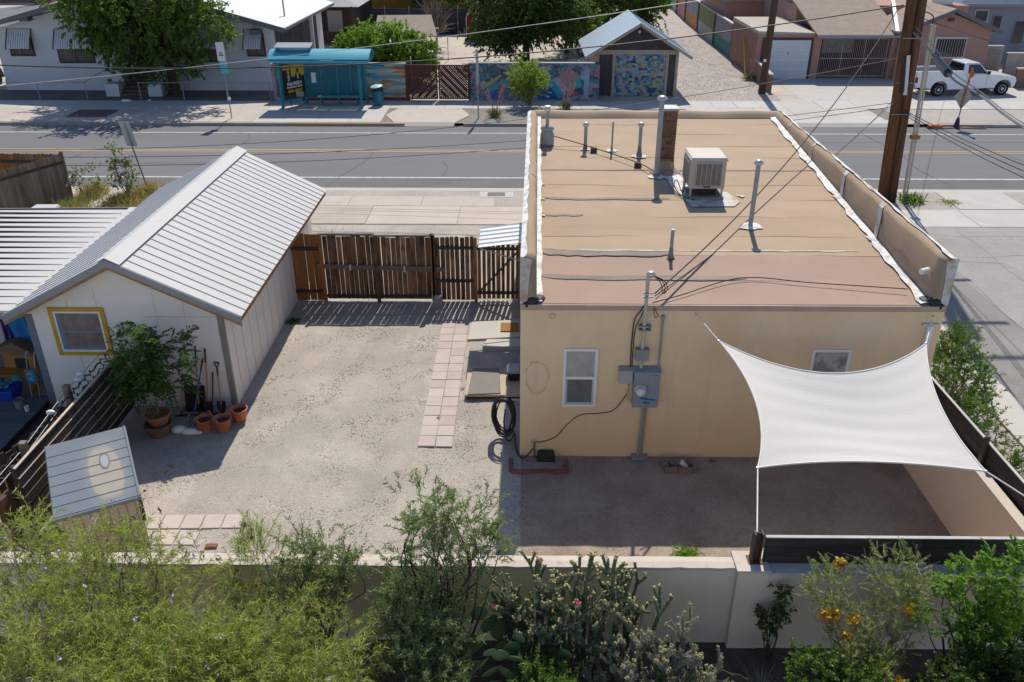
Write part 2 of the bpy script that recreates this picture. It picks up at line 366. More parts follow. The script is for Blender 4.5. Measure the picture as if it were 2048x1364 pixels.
ss = struct(MB().quad((10.4, 8, .004), (11.3, 8, .004), (11.3, 28.15, .004), (10.4, 28.15, .004)).build('side_pavement', m_joint, recalc=False))
slabs(ss, 10.42, 11.25, 8.5, 28.1, 1, 9, m_conc, .05, .08)
for pts in ([(13.35, 28), (13.5, 26.5), (13.3, 25), (13.42, 23), (13.3, 21), (13.4, 19), (13.3, 17)], [(14, 27.5), (15, 27.2), (16.2, 27.3), (18, 27.1)], [(13.6, 25.5), (14.8, 25.3), (16, 25.5), (17.5, 25.2)], [(15, 27.8), (15.1, 26), (15.0, 24.4), (15.1, 22)]):
    crack(pts, .007, bpy.data.objects['alley_far_half'], .014)

# loose stones lying on the yard (uncountable)
def pebbles(name, n, x0, x1, y0, y1, z, m, smin=.006, smax=.02, keep=None, label=None):
    P = np.stack([nrg.uniform(x0, x1, n), nrg.uniform(y0, y1, n), np.full(n, z)], 1)
    if keep is not None: P = P[keep(P)]
    n = len(P)
    base = np.array([(1, 0, 0), (0, 1, 0), (-1, 0, 0), (0, -1, 0), (0, 0, .7), (0, 0, -.4)], float)
    F0 = np.array([(0, 1, 4), (1, 2, 4), (2, 3, 4), (3, 0, 4), (1, 0, 5), (2, 1, 5), (3, 2, 5), (0, 3, 5)])
    sc = smin + (smax - smin) * nrg.random(n) ** 3
    an = nrg.uniform(0, 6.28, n); V = base[None] * sc[:, None, None] * nrg.uniform(.6, 1.3, (n, 6, 1)) * np.stack([nrg.uniform(.7, 1.4, n), np.ones(n), np.ones(n)], 1)[:, None, :]
    c, s_ = np.cos(an), np.sin(an); X = V[..., 0] * c[:, None] - V[..., 1] * s_[:, None]; Yv = V[..., 0] * s_[:, None] + V[..., 1] * c[:, None]
    V = np.stack([X, Yv, V[..., 2]], -1) + P[:, None, :]
    F = (F0[None] + (np.arange(n) * 6)[:, None, None]).reshape(-1, 3)
    o = put(name, np_mesh(name, V.reshape(-1, 3), F, m), kind='stuff')
    return tag(o, label, 'gravel')
m_peb = mat('pebbles', (.33, .305, .28), .5, 25, .9, layers=[((.23, .21, .19), 31, .6, .64, .7), ((.45, .42, .38), 29, .56, .6, .8)])
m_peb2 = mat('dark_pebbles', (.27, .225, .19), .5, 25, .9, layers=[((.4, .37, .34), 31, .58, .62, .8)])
pebbles('loose_gravel', 42000, -9, .0, 11.2, 22, .012, m_peb, label='loose grey and tan stones scattered over the sunny gravel yard')
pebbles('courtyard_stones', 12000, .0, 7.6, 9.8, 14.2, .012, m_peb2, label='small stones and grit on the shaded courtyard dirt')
pebbles('side_stones', 5000, 7.95, 10.35, 9, 20, .010, m_peb, .008, .025, label='loose stones between the house and the alley pavement strip')
pebbles('alley_stones', 9000, 9.5, 15, 49.6, 75, .015, mat('alley_pebbles', (.34, .305, .285), .3, 25, .9), .012, .035, label='loose stones on the gravel alley across the street')
# ================================================================ flat-roofed stucco house
def H(x, y, z): return (x + .0165 * (y - 14.26), y, z)
K = .0634
def rz_(y): return 3.43 + K * (y - 14.26)
m_stucco = mat('tan_stucco', (.74, .55, .345), .06, .9, .93, bump=.22, bscale=90,
               layers=[((.66, .445, .25), .45, .46, .68, .7, (1, 1, .45)), ((.78, .62, .43), .35, .5, .66, .65, (1, 1, .35)), ((.48, .34, .2), 1.6, .62, .74, .3, (1, 1, .3)), ((.50, .35, .2), 2.6, .56, .74, .32, (1, 1, .10)), ((.72, .60, .46), 1.1, .58, .72, .4, (1, 1, .15))], speckle=.06, sscale=48)
m_rooft = mat('tan_roll_roofing', (.41, .31, .215), .06, .8, .95, bump=.35, bscale=120, objvar=.035, layers=[((.39, .29, .21), .6, .55, .75, .45, (.25, 1, 1)), ((.49, .38, .275), .5, .55, .75, .4, (.3, 1, 1)), ((.33, .255, .19), .33, .50, .70, .55), ((.30, .235, .18), 1.1, .56, .68, .4, (.25, 1.6, 1)), ((.28, .22, .17), 3.2, .62, .70, .35)], speckle=.10, sscale=70)
m_roofp = mat('pinkish_roll_roofing', (.37, .265, .21), .06, .9, .95, bump=.35, bscale=120, objvar=.03, layers=[((.34, .25, .205), .8, .52, .75, .5, (.2, 1, 1)), ((.435, .325, .255), .4, .5, .7, .4)], speckle=.14, sscale=60)
m_tar = mat('grey_tar_mastic', (.22, .19, .165), .25, 3, .85, bump=.4, bscale=50, stretch=(.3, 3, 1), layers=[((.36, .27, .2), 5, .5, .64, .5, (.35, 3, 1))])
m_black_tar = mat('black_tar', (.025, .025, .027), .3, 6, .55, bump=.5, bscale=30)
m_seal = mat('white_roof_coating', (.70, .705, .71), .08, 4, .75, bump=.6, bscale=26, layers=[((.36, .36, .37), 3.2, .5, .64, .8), ((.45, .35, .24), 5, .52, .62, .8)])
m_seal2 = mat('thin_silver_coating', (.50, .50, .49), .1, 4, .7, bump=.3, bscale=30, layers=[((.38, .28, .18), 2.6, .46, .6, .9)])
m_parap = mat('parapet_membrane', (.34, .25, .17), .1, 1.2, .93, bump=.25, bscale=60, layers=[((.27, .20, .14), .7, .48, .7, .6), ((.43, .32, .22), 1.1, .55, .7, .5)], speckle=.1)
m_drip = mat('brown_drip_edge', (.40, .29, .23), .1, 3, .6)
m_white = mat('white_vinyl', (.72, .72, .70), .04, 3, .5)
m_galv = mat('galvanised_steel', (.46, .47, .48), .1, 6, .42, metal=.75)
m_galvd = mat('dull_galvanised', (.30, .31, .32), .12, 5, .55, metal=.5)
m_wire = mat('black_cable', (.02, .02, .022), .2, 5, .6)
m_glass = glassmat('dark_glass'); m_paleglass = mat('obscured_glass', (.33, .36, .33), .15, 5, .25, spec=.6, layers=[((.24, .26, .24), 4, .5, .7, .6)])

house = thing('stucco_house', 'tan stucco house with flat parapet roof and white shade sail at its wall', 'house', (4, 20, 0))
y0, y1 = 14.26, 26.45
b = MB(); x0, x1 = 0.0, 7.87
b.hexa([H(x0, y0, 0), H(x1, y0, 0), H(x1, y1, 0), H(x0, y1, 0)], [H(x0, y0, 3.40), H(x1, y0, 3.40), H(x1, y1, rz_(y1) - .05), H(x0, y1, rz_(y1) - .05)])
b.build('wall', m_stucco, house)
# roof sheets, lapped one metre rolls, each its own sheet
ycuts = [14.24, 15.22, 16.36, 17.32, 18.41, 19.42, 20.42, 21.44, 22.5, 23.46, 24.55, 25.5, 26.2]
def wav(x, s): return .02 * math.sin(x * 2.1 + s) + .012 * math.sin(x * 5.3 + s * 3)
for i, (a, c) in enumerate(zip(ycuts, ycuts[1:])):
    n = 28; vs = []; fs = []
    for k in range(n + 1):
        x = .28 + (7.60 - .28) * k / n
        w = wav(x, i) if i else 0; e = .0 if i == len(ycuts) - 2 else .05
        ya, yc = a + w, c + e + wav(x, i + 1)
        lip = .005 if i else .006
        for yy, dz in ((ya, 0), (ya + .001, lip), (ya + .06, lip), (yc, .002)):
            vs.append(H(x, yy, rz_(yy) + dz + .003 * math.sin(x * 1.3 + i * 2)))
    for k in range(n):
        for q in range(3): fs.append((k * 4 + q, k * 4 + 4 + q, k * 4 + 5 + q, k * 4 + 1 + q))
    MB().add(vs, fs).build('roof_sheet', m_roofp if i < 2 else m_rooft, house, smooth=False)
# tar-sealed laps
def strip(pts, w, m, name='tar_seam', dz=.0125):
    v = []; f = []
    for k, (x, y) in enumerate(pts):
        ww = w * (.8 + .4 * rng.random()) * (1 if k not in (0, len(pts) - 1) else .6)
        v += [H(x, y - ww / 2, rz_(y) + dz), H(x, y + ww / 2, rz_(y) + dz + .001)]
    for k in range(len(pts) - 1): f.append((2 * k, 2 * k + 2, 2 * k + 3, 2 * k + 1))
    MB().add(v, f).build(name, m, house, recalc=False)
for xe, yv, w in ((3.45, 19.49, .14), (1.35, 18.48, .12), (3.05, 16.46, .32), (4.4, 15.31, .21)):
    strip([(.36 + (xe - .36) * t / 14, yv + .02 * math.sin(t) + (.10 if t == 0 else .03 if t == 1 else 0)) for t in range(15)], w, m_tar)
strip([(.36 + 7.1 * t / 20, 21.5 + .02 * math.sin(t)) for t in range(21)], .06, m_tar)
strip([(1.0 + 6.0 * t / 20, 16.58 + .015 * math.sin(t * 2)) for t in range(21)], .05, m_seal2, 'coating_smear')
MB().box(.02, 7.85, 14.20, 14.265, 3.315, 3.425).build('drip_edge', m_drip, house)
# parapets with rounded tops
def parapet(xa, xb, ya, yb, z_top, name, inner=1, side=True):
    """profile across x, extruded along y; ribbed so the plastered top wanders"""
    n = 40; prof = lambda zb: [(0, zb - .05), (0, z_top - .06), (.05, z_top - .01), (.14, z_top + .005), (.22, z_top - .015), (.27, z_top - .08), (.29, zb)]
    vs = []; fs = []; m = 7
    for k in range(n + 1):
        y = ya + (yb - ya) * k / n; zb = rz_(y) + .02; pr = prof(zb)
        for j, (d, z) in enumerate(pr):
            x = xa + (xb - xa) * d / .29; wob = .012 * math.sin(y * 2.3 + j) + .008 * math.sin(y * 5.1 + j * 2)
            vs.append(H(x + (wob if j > 1 else 0), y, z + (wob if 0 < j < 6 else 0)))
    for k in range(n):
        for j in range(m - 1): fs.append((k * m + j, k * m + j + 1, (k + 1) * m + j + 1, (k + 1) * m + j))
    fs.append(tuple(range(m))); fs.append(tuple(n * m + j for j in range(m - 1, -1, -1)))
    o = MB().add(vs, fs).build(name, m_parap, house, smooth=True)
    # white coating along the top and along the foot, with patches climbing the inner face
    def band(d0, d1, lift, nm, mt, ja, jb):
        v = []; f = []
        for k in range(2 * n + 1):
            y = ya + (yb - ya) * k / (2 * n); zb = rz_(y)
            for d, q in ((d0, 0), (d1, 1)):
                dd = d + (.5 * math.sin(y * 3.1 + q) + .35 * math.sin(y * 7.7 + 2 * q + xa) + .25 * rng.uniform(-1, 1)) * (ja, jb)[q]
                pr = [(0, z_top - .06), (.05, z_top - .01), (.14, z_top + .005), (.22, z_top - .015), (.27, z_top - .08), (.29, zb + .05), (.52, zb + .028)]
                zz = np.interp(dd, [p[0] for p in pr], [p[1] for p in pr]); v.append(H(xa + (xb - xa) * dd / .29 * 1.0, y, zz + lift))
        for k in range(2 * n): f.append((2 * k, 2 * k + 1, 2 * k + 3, 2 * k + 2))
        MB().add(v, f).build(nm, mt, o, recalc=False, smooth=True)
    return o, band
L, band = parapet(-.003, .29, 14.25, 26.45, 4.35, 'parapet'); band(-.004, .10, .03, 'white_coating', m_seal, .0, .025); band(.30, .40, .006, 'white_coating', m_seal, .0, .022)
Rr, band = parapet(7.873, 7.58, 14.25, 26.45, 4.35, 'parapet'); band(-.004, .14, .03, 'white_coating', m_seal, 0, .04); band(.305, .47, .006, 'white_coating', m_seal, .0, .05)
# sealed joints climbing the inner face of the parapets
def climb(xs, y, parent, w=.09):
    v = []; f = []
    sg = 1 if xs > 4 else -1
    xi = 7.585 if xs > 4 else .285
    pts = [(xi - sg * .2, rz_(y) + .035), (xi - sg * .02, rz_(y) + .05), (xi - sg * .012, 4.1), (xi + sg * .01, 4.30), (xi + sg * .1, 4.372)]
    for k, (x, z) in enumerate(pts):
        a = w * (.7 + .5 * rng.random()) / 2; v += [H(x, y - a + .05 * k, z), H(x, y + a + .05 * k, z)]
    for k in range(len(pts) - 1): f.append((2 * k, 2 * k + 1, 2 * k + 3, 2 * k + 2))
    MB().add(v, f).build('sealed_joint', m_seal2, parent, recalc=False)
for y in (24.6, 22.3, 19.6, 17.2): climb(7.6, y, Rr, .24)
for y in (23.3, 20.4, 19.42, 18.4): climb(.3, y, L, .07)
# back parapet, low
n = 30; vs = []; fs = []
for k in range(n + 1):
    x = .2 + 7.5 * k / n; w = .012 * math.sin(x * 3)
    for dy, z in ((-.30, rz_(26.15) + .015), (-.22, 4.28 + w), (-.12, 4.36 + w), (.0, 4.37 + w), (.05, 4.3), (.05, 3.4)): vs.append(H(x, 26.45 + dy, z))
for k in range(n):
    for j in range(5): fs.append((k * 6 + j, k * 6 + j + 1, k * 6 + 7 + j, k * 6 + 6 + j))
MB().add(vs, fs).build('back_parapet', m_rooft, house, smooth=True)
# front ends of the parapets: white patched edges and black tar at the foot
for xs, sg in ((.0, 1), (7.87, -1)):
    a, c = xs - sg * .012, xs + sg * .30
    v = [(a, 14.240, 3.42), (xs + sg * .13, 14.240, 3.42), (xs + sg * .15, 14.238, 3.9), (xs + sg * .2, 14.239, 4.3), (a, 14.240, 4.37)]
    MB().add(v, [(0, 1, 2, 3, 4)]).build('sealed_end', m_seal2, house)
    tb = MB().ball((xs + sg * .22, 14.30, 3.47), .12, 8, 6, (1.2, .9, .9)).ball((xs + sg * .12, 14.26, 3.40), .09, 7, 5, (1, .8, .9)).ball((xs + sg * .34, 14.42, 3.46), .13, 8, 5, (1, 1.2, .4))
    tb.build('tar_patch', m_black_tar, house, smooth=True)
MB().tube([H(7.56, 14.62, 3.98), H(7.40, 14.56, 3.97)], .055, 12).build('drain_spout', m_white, house)
# windows of the back wall
def window(x0, x1, z0, z1, y, parent, two=True, lower=m_glass, upper=m_paleglass, fr=.055):
    o = MB()
    for a, c, d, e in ((x0, x1, z1 - fr, z1), (x0, x1, z0, z0 + fr), (x0, x0 + fr, z0 + fr, z1 - fr), (x1 - fr, x1, z0 + fr, z1 - fr)): o.box(a, c, y - .022, y + .03, d, e)
    f = o.build('window', m_white, parent, bevel=.004)
    zm = z0 + (z1 - z0) * .5
    if two:
        MB().box(x0 + fr, x1 - fr, y - .012, y + .02, zm - .03, zm + .03).build('meeting_rail', m_white, f)
        MB().box(x0 + fr, x1 - fr, y - .004, y + .012, zm + .03, z1 - fr).build('pane', upper, f)
        i = MB()
        for a, c, d, e in ((x0 + fr, x0 + fr + .035, z0 + fr, zm - .03), (x1 - fr - .035, x1 - fr, z0 + fr, zm - .03), (x0 + fr + .035, x1 - fr - .035, z0 + fr, z0 + fr + .04)): i.box(a, c, y - .008, y + .02, d, e)
        i.build('sash', mat('grey_sash', (.42, .43, .43), .05, 3, .5), f)
        MB().box(x0 + fr + .035, x1 - fr - .035, y - .002, y + .012, z0 + fr + .04, zm - .03).build('pane', lower, f)
    else:
        MB().box(x0 + fr, x1 - fr, y - .004, y + .012, z0 + fr, z1 - fr).build('pane', upper, f)
    return f
m_screen = mat('insect_screen', (.13, .13, .125), .15, 4, .6, layers=[((.2, .2, .19), 3, .5, .7, .5, (.2, 1, 1))])
window(.83, 1.49, 1.2, 2.49, 14.255, house, lower=m_screen)
m_curt = mat('white_curtain_glass', (.36, .37, .36), .2, 2.5, .2, spec=.6, layers=[((.15, .17, .17), 2.5, .52, .6, .9)])
window(5.56, 6.30, 1.2, 2.50, 14.255, house, upper=m_curt, lower=m_screen)
MB().lathe([(0, .0), (.055, .0), (.06, .015), (.045, .03), (0, .03)], (0, 0, 0), 14).build('wall_cap', mat('painted_cap', (.6, .46, .3), .1, 4, .8), house, local=False)
o = [c for c in house.children if c.name.startswith('wall_cap')][0]; o.rotation_euler = (R(90), 0, 0); o.location = (.6, 14.26, 3.17)
# faint old water stain ring on the wall
m_stain = mat('water_stain', (.66, .455, .26), .15, 4, .95, bump=.4, bscale=75)
rv = []; rf = []; nn = 40
for k in range(nn):
    t = 2 * math.pi * k / nn; j = .04 * math.sin(3 * t) + .02 * math.sin(7 * t + 1)
    for r_ in (1 + j, 1 + j + .28 * (0.2 + .8 * rng.random())): rv.append((.33 + .20 * r_ * math.cos(t), 14.2565, 1.85 + .33 * r_ * math.sin(t)))
for k in range(nn): q = (k + 1) % nn; rf.append((2 * k, 2 * k + 1, 2 * q + 1, 2 * q))
MB().add(rv, rf).build('water_stain', m_stain, house, recalc=False)
# chimney and vent pipes
m_brick = mat('old_red_brick', (.17, .08, .05), .25, 9, .9, bump=.3, bscale=60, objvar=.35, layers=[((.1, .05, .035), 7, .55, .7, .6)])
m_mortar = mat('sooty_mortar', (.30, .25, .20), .2, 6, .95)
cx, cy, cb = 3.70, 21.35, rz_(21.3)
ch = MB().box(cx - .155, cx + .155, cy - .155, cy + .25, cb - .1, cb + 1.62).build('chimney', m_mortar, house)
nb = 0
for c in range(17):
    z = cb + .36 + c * .0755
    if z > cb + 1.6: break
    for i in range(2):
        off = .0 if c % 2 else .08
        for (bx, w) in ([(-.0875, .165), (.0875, .165)] if c % 2 else [(-.135, .075), (0, .165), (.135, .075)]):
            if i == 0: piece('brick', 'brick%.3f' % w, lambda w=w: MB().box(-w / 2, w / 2, -.012, .012, -.032, .032), m_brick, ch, (cx + bx, cy - .158 + rng.uniform(-.004, .003), z))
            else: piece('brick', 'brickside', lambda: MB().box(-.012, .012, -.09, .09, -.032, .032), m_brick, ch, (cx - .158 + rng.uniform(-.004, .003), cy - .05 + (.1 if c % 2 else 0) + .0, z))
MB().box(cx - .19, cx + .19, cy - .19, cy + .28, cb + 1.60, cb + 1.66).build('chimney_cap', m_galvd, ch)
MB().lathe([(.40, .02), (.27, .06), (.22, .2), (.215, .34)], (cx, cy + .04, cb), 14).build('chimney_flashing', m_tar, ch, smooth=True)
def pipe(x, y, h, r, cap=None, m=m_galvd, base=m_seal, br=.16, label=None, tarh=.12):
    r *= .85; z = rz_(y); p = MB().tube([(x, y, z - .02), (x, y, z + h)], r, 12).build('vent_pipe', m, house, smooth=False)
    if cap == 'mush':
        MB().lathe([(r * .9, h - .02), (r * 1.9, h + .01), (r * 2.0, h + .05), (r * 1.0, h + .10), (0, h + .11)], (x, y, z), 14).build('vent_cap', m_galv, p, smooth=True)
    if cap == 'drum':
        MB().lathe([(0, h - .16), (r * 1.7, h - .16), (r * 1.75, h), (0, h + .01)], (x, y, z), 14).build('vent_cap', m_galv, p)
    v = []; nn = 14
    for k in range(nn):
        t = 2 * math.pi * k / nn; q = br * (.75 + .5 * rng.random()); yy = y + q * .8 * math.sin(t); v.append((x + q * math.cos(t), yy, rz_(yy) + .03))
    v.append((x, y, z + .07)); MB().add(v, [(k, (k + 1) % nn, nn) for k in range(nn)]).build('white_flashing', base, p, recalc=False)
    if tarh: MB().lathe([(r * 1.9, .03), (r * 1.25, tarh * .6), (r * 1.1, tarh)], (x, y, z), 12).build('tar_collar', m_tar, p, smooth=True)
    return p
pipe(3.42, 20.98, 1.93, .075, 'mush', br=.22)
pipe(5.07, 17.82, 1.42, .06, 'mush', br=.24, tarh=.05)
pipe(3.07, 16.21, .63, .042, None, m_galvd, m_tar, .10, tarh=.24)
p = pipe(.72, 23.57, 1.08, .055, 'drum', m_galvd, br=.2); MB().lathe([(.20, .04), (.19, .3), (.15, .42), (.19, .44), (.19, .5), (.06, .56)], (.72, 23.57, rz_(23.57)), 14).build('vent_base', m_galvd, p, smooth=True)
pipe(1.76, 23.14, .66, .055, 'mush', br=.13)
pipe(2.48, 23.02, .82, .03, None, br=.14)
pipe(3.17, 22.52, .84, .055, 'mush', m_galvd, br=.18, tarh=.3)
# flat white mastic patches beside the cooler
def patch(name, pts, m, dz=.029):
    MB().add([H(x, y, rz_(y) + dz) for x, y in pts], [tuple(range(len(pts)))]).build(name, m, house, recalc=False)
patch('coating_smear', [(3.55, 21.0), (4.0, 20.9), (4.05, 20.3), (4.9, 19.9), (5.1, 19.3), (4.9, 19.0), (3.9, 18.95), (3.75, 19.6), (3.6, 20.2)], m_seal2)
patch('coating_smear', [(3.3, 21.25), (3.9, 21.15), (4.0, 20.6), (3.6, 20.7)], m_seal, .033)
patch('coating_smear', [(3.72, 20.4), (4.05, 20.35), (4.0, 19.95), (3.75, 20.0)], m_seal, .034)
patch('coating_smear', [(5.06, 19.75), (5.3, 19.7), (5.2, 19.55)], m_seal, .033)
# gas line across the roof on blocks
MB().tube(bez([(.88, 23.5, rz_(23.5) + .28), (1.98, 22.93, rz_(22.9) + .13), (3.04, 21.73, rz_(21.7) + .13), (3.40, 21.05, rz_(21) + .12)], 4), .014, 6).build('gas_line', mat('rusty_pipe', (.09, .055, .04), .2, 6, .7), house)
for bx, by in ((1.98, 22.93), (3.04, 21.73)): MB().box(bx - .085, bx + .085, by - .05, by + .05, rz_(by), rz_(by) + .13).build('pipe_block', mat('wood_block', (.1, .055, .04), .2, 5, .9), house)

# evaporative cooler standing on the roof
m_cool = mat('beige_cooler_paint', (.46, .40, .33), .06, 2, .55, layers=[((.40, .33, .27), 2.5, .55, .75, .4)]); m_louv = mat('cooler_louvre', (.37, .29, .225), .12, 8, .7)
zc = rz_(19.9); cool = thing('evaporative_cooler', 'beige box evaporative cooler on legs standing on the tan roof', 'cooler', (4.4, 20, zc))
MB().box(3.98, 4.80, 19.46, 20.42, 4.03, 4.70).build('body', m_cool, cool, bevel=.012)
MB().hexa([(3.95, 19.43, 4.70), (4.83, 19.43, 4.70), (4.83, 20.45, 4.70), (3.95, 20.45, 4.70)], [(3.99, 19.47, 4.77), (4.79, 19.47, 4.77), (4.79, 20.41, 4.77), (3.99, 20.41, 4.77)]).build('lid', mat('faded_cooler_lid', (.50, .46, .40), .05, 3, .6), cool, bevel=.008)
for (px0, px1, py0, py1, ax) in ((4.08, 4.70, 19.44, 19.46, 0), (3.96, 3.98, 19.56, 20.32, 1)):
    pn = MB().box(px0, px1, py0, py1, 4.10, 4.66).build('louvre_panel', m_cool, cool)
    for i in range(22):
        z = 4.125 + i * .0235
        if ax == 0: piece('louvre', 'louvre0', lambda: MB().hexa([(-.285, -.02, 0), (.285, -.02, 0), (.285, 0, .006), (-.285, 0, .006)], [(-.285, -.02, .004), (.285, -.02, .004), (.285, 0, .018), (-.285, 0, .018)]), m_louv, pn, (4.39, 19.44, z))
        else: piece('louvre', 'louvre1', lambda: MB().hexa([(-.02, -.35, 0), (0, -.35, .006), (0, .35, .006), (-.02, .35, 0)], [(-.02, -.35, .004), (0, -.35, .018), (0, .35, .018), (-.02, .35, .004)]), m_louv, pn, (3.96, 19.94, z))
    for i in range(6):
        if ax == 0: MB().box(4.10 + i * .118 - .006, 4.10 + i * .118 + .006, 19.408, 19.44, 4.11, 4.65).build('louvre_rib', m_cool, pn)
MB().box(4.30, 4.46, 19.415, 19.45, 4.075, 4.095).build('handle', m_wire, cool)
for lx in (4.02, 4.76):
    for ly in (19.5, 20.38): MB().box(lx - .02, lx + .02, ly - .02, ly + .02, rz_(ly), 4.03).build('leg', m_cool, cool)
MB().box(4.13, 4.66, 19.62, 20.3, rz_(19.9) - .02, 4.03).build('duct', m_black_tar, cool)
MB().box(4.0, 4.8, 19.4, 20.3, rz_(19.9) - .02, rz_(19.9) + .05).build('curb', m_tar, cool)
MB().tube(bez([(3.97, 19.9, 4.25), (3.86, 19.6, 3.9), (3.76, 19.95, 4.1), (3.72, 20.05, 3.95), (3.8, 19.75, 3.83), (3.95, 19.5, 3.8), (4.1, 19.35, 3.79)], 6), .012, 5).build('power_cord', m_wire, cool)

# electric service on the back wall
el = thing('electric_service', 'grey electric meter cabinet and service mast on the tan back wall', 'electric meter', (2.4, 14.2, 1.3))
m_cab = mat('grey_cabinet_paint', (.235, .26, .30), .07, 2, .5); m_cab2 = mat('pale_grey_box', (.37, .355, .355), .06, 3, .55); m_cond = mat('pale_conduit', (.45, .41, .32), .12, 4, .6)
cab = MB().box(2.19, 2.68, 14.09, 14.262, 1.28, 2.05).build('meter_cabinet', m_cab, el, bevel=.006)
MB().hexa([(2.17, 14.08, 2.05), (2.70, 14.08, 2.05), (2.70, 14.262, 2.05), (2.17, 14.262, 2.05)], [(2.17, 14.08, 2.07), (2.70, 14.08, 2.07), (2.70, 14.262, 2.13), (2.17, 14.262, 2.13)]).build('cabinet_hood', m_cab, cab)
MB().box(2.46, 2.665, 14.078, 14.09, 1.31, 2.0).build('cabinet_door', m_cab, cab, bevel=.003)
mt = MB().lathe([(.115, 0), (.12, .03), (.10, .035), (.10, .07), (.0, .075)], (0, 0, 0), 20).build('meter', m_galv, cab); mt.location = (2.32, 14.09, 1.68); mt.rotation_euler = (R(90), 0, 0)
gl = MB().lathe([(.088, .07), (.085, .12), (.05, .15), (0, .155)], (0, 0, 0), 18).build('meter_glass', mat('meter_dial', (.62, .6, .52), .15, 9, .15, spec=.7), mt, smooth=True, local=True)
dl = MB().box(-.035, .035, .0, .0, .0, .0)
for i, (xa, xb, za, zb) in enumerate(((2.34, 2.62, 1.50, 1.455), (2.40, 2.50, 1.40, 1.385))):
    MB().beam((xa, 14.074, za), (xb, 14.074, zb), .03, .035, (0, 1, 0)).build('paint_mark', mat('blue_spray_paint', (.03, .16, .42), .2, 9, .7), cab)
MB().box(2.19, 2.44, 14.12, 14.262, 2.29, 2.53).build('junction_box', mat('grey_green_box', (.24, .26, .25), .08, 3, .55), el, bevel=.006)
MB().box(1.905, 2.17, 14.14, 14.262, 1.78, 2.07).build('telecom_box', m_cab2, el, bevel=.01); MB().hexa([(1.89, 14.12, 2.07), (2.18, 14.12, 2.07), (2.18, 14.262, 2.07), (1.89, 14.262, 2.07)], [(1.9, 14.13, 2.08), (2.17, 14.13, 2.08), (2.17, 14.262, 2.13), (1.9, 14.262, 2.13)]).build('telecom_box_lid', mat('grey_lid', (.28, .28, .29), .08, 3, .55), el)
for z0_, z1_ in ((2.12, 2.30), (2.53, 4.02)): MB().tube([(2.315, 14.185, z0_), (2.315, 14.185, z1_)], .035, 10).build('mast', m_cond, el)
MB().ball((2.36, 14.17, 4.06), .085, 10, 6, (1.05, .9, .75)).build('weather_head', m_galv, el, smooth=True)
for z in (3.62, 3.70): MB().tube([(2.24, 14.13, z), (2.43, 14.13, z)], .012, 6).build('mast_clamp', m_galvd, el)
for z in (3.0, 2.92): MB().box(2.22, 2.44, 14.13, 14.255, z, z + .02).build('strap', m_galvd, el)
for dx in (.0, .05, .09):
    MB().tube(bez([(2.40, 14.13, 4.05), (2.50 + dx, 14.05, 3.98), (2.56 + dx, 14.02, 3.84), (2.50 + dx, 14.0, 3.74)], 6), .009, 5).build('drip_loop', m_wire, el)
MB().tube(bez([(2.30, 14.2, 3.45), (2.22, 14.2, 3.3), (2.13, 14.22, 3.1), (2.11, 14.23, 2.6), (2.12, 14.22, 2.12)], 6), .012, 5).build('cable', m_wire, el)
MB().tube(bez([(2.33, 14.2, 3.44), (2.25, 14.21, 3.2), (2.16, 14.235, 2.9), (2.145, 14.235, 2.5), (2.15, 14.22, 2.1)], 6), .009, 5).build('cable', m_wire, el)
MB().tube(bez([(2.45, 14.15, 3.45), (2.52, 14.12, 3.3), (2.55, 14.14, 3.24), (2.5, 14.16, 3.2), (2.46, 14.18, 3.36)], 6), .008, 5).build('cable', m_wire, el)
MB().tube([(2.66, 14.225, 3.14), (2.66, 14.225, 1.45)], .022, 8).build('conduit', mat('grey_conduit', (.3, .28, .25), .1, 4, .6), el); MB().ball((2.66, 14.22, 3.17), .045, 8, 6).build('conduit_head', m_galvd, el, smooth=True)
MB().box(2.645, 2.70, 14.17, 14.25, 1.36, 1.46).build('outlet_cover', m_cab2, el)
for dx, r_ in ((0, .028), (.06, .018)): MB().tube([(2.43 + dx, 14.2, 1.28), (2.40 + dx, 14.2, .02)], r_, 8).build('ground_conduit', MATS['grey_conduit'], el)
MB().box(2.26, 2.58, 14.10, 14.255, .02, .09).build('conduit_foot', m_galvd, el)
MB().tube(bez([(2.1, 14.2, 1.78), (2.12, 14.22, 1.6), (2.05, 14.24, 1.42), (1.85, 14.245, 1.12), (1.55, 14.247, 1.04), (1.2, 14.247, 1.0), (.95, 14.247, .78), (.72, 14.247, .48), (.45, 14.245, .36), (.28, 14.24, .36)], 6), .008, 5).build('cable', m_wire, el)
MB().tube(bez([(2.14, 14.2, 1.78), (2.1, 14.2, 1.5), (2.2, 14.2, 1.3), (2.36, 14.19, 1.24), (2.42, 14.19, 1.27)], 6), .009, 5).build('cable', m_cond, el)
tap = thing('garden_tap', 'small brass garden tap low on the tan wall', 'tap', (.28, 14.2, .3)); MB().tube(bez([(.28, 14.26, .36), (.28, 14.17, .37), (.27, 14.14, .30)], 4), .018, 8).build('spout', mat('old_brass', (.3, .25, .15), .2, 6, .45, metal=.6), tap); MB().tube([(.23, 14.17, .42), (.33, 14.17, .42)], .014, 8).build('tap_handle', m_galvd, tap); MB().tube([(.30, 14.22, .34), (.30, 14.22, .0)], .016, 8).build('riser', MATS['old_brass'], tap)
tag(MB().hexa([(.34, 14.02, .01), (.72, 14.02, .01), (.72, 14.24, .01), (.34, 14.24, .01)], [(.37, 14.05, .19), (.69, 14.05, .19), (.69, 14.22, .19), (.37, 14.22, .19)]).build('control_box', mat('black_plastic', (.018, .018, .018), .2, 4, .45), bevel=.025), 'small black plastic box on the ground against the tan wall', 'box')
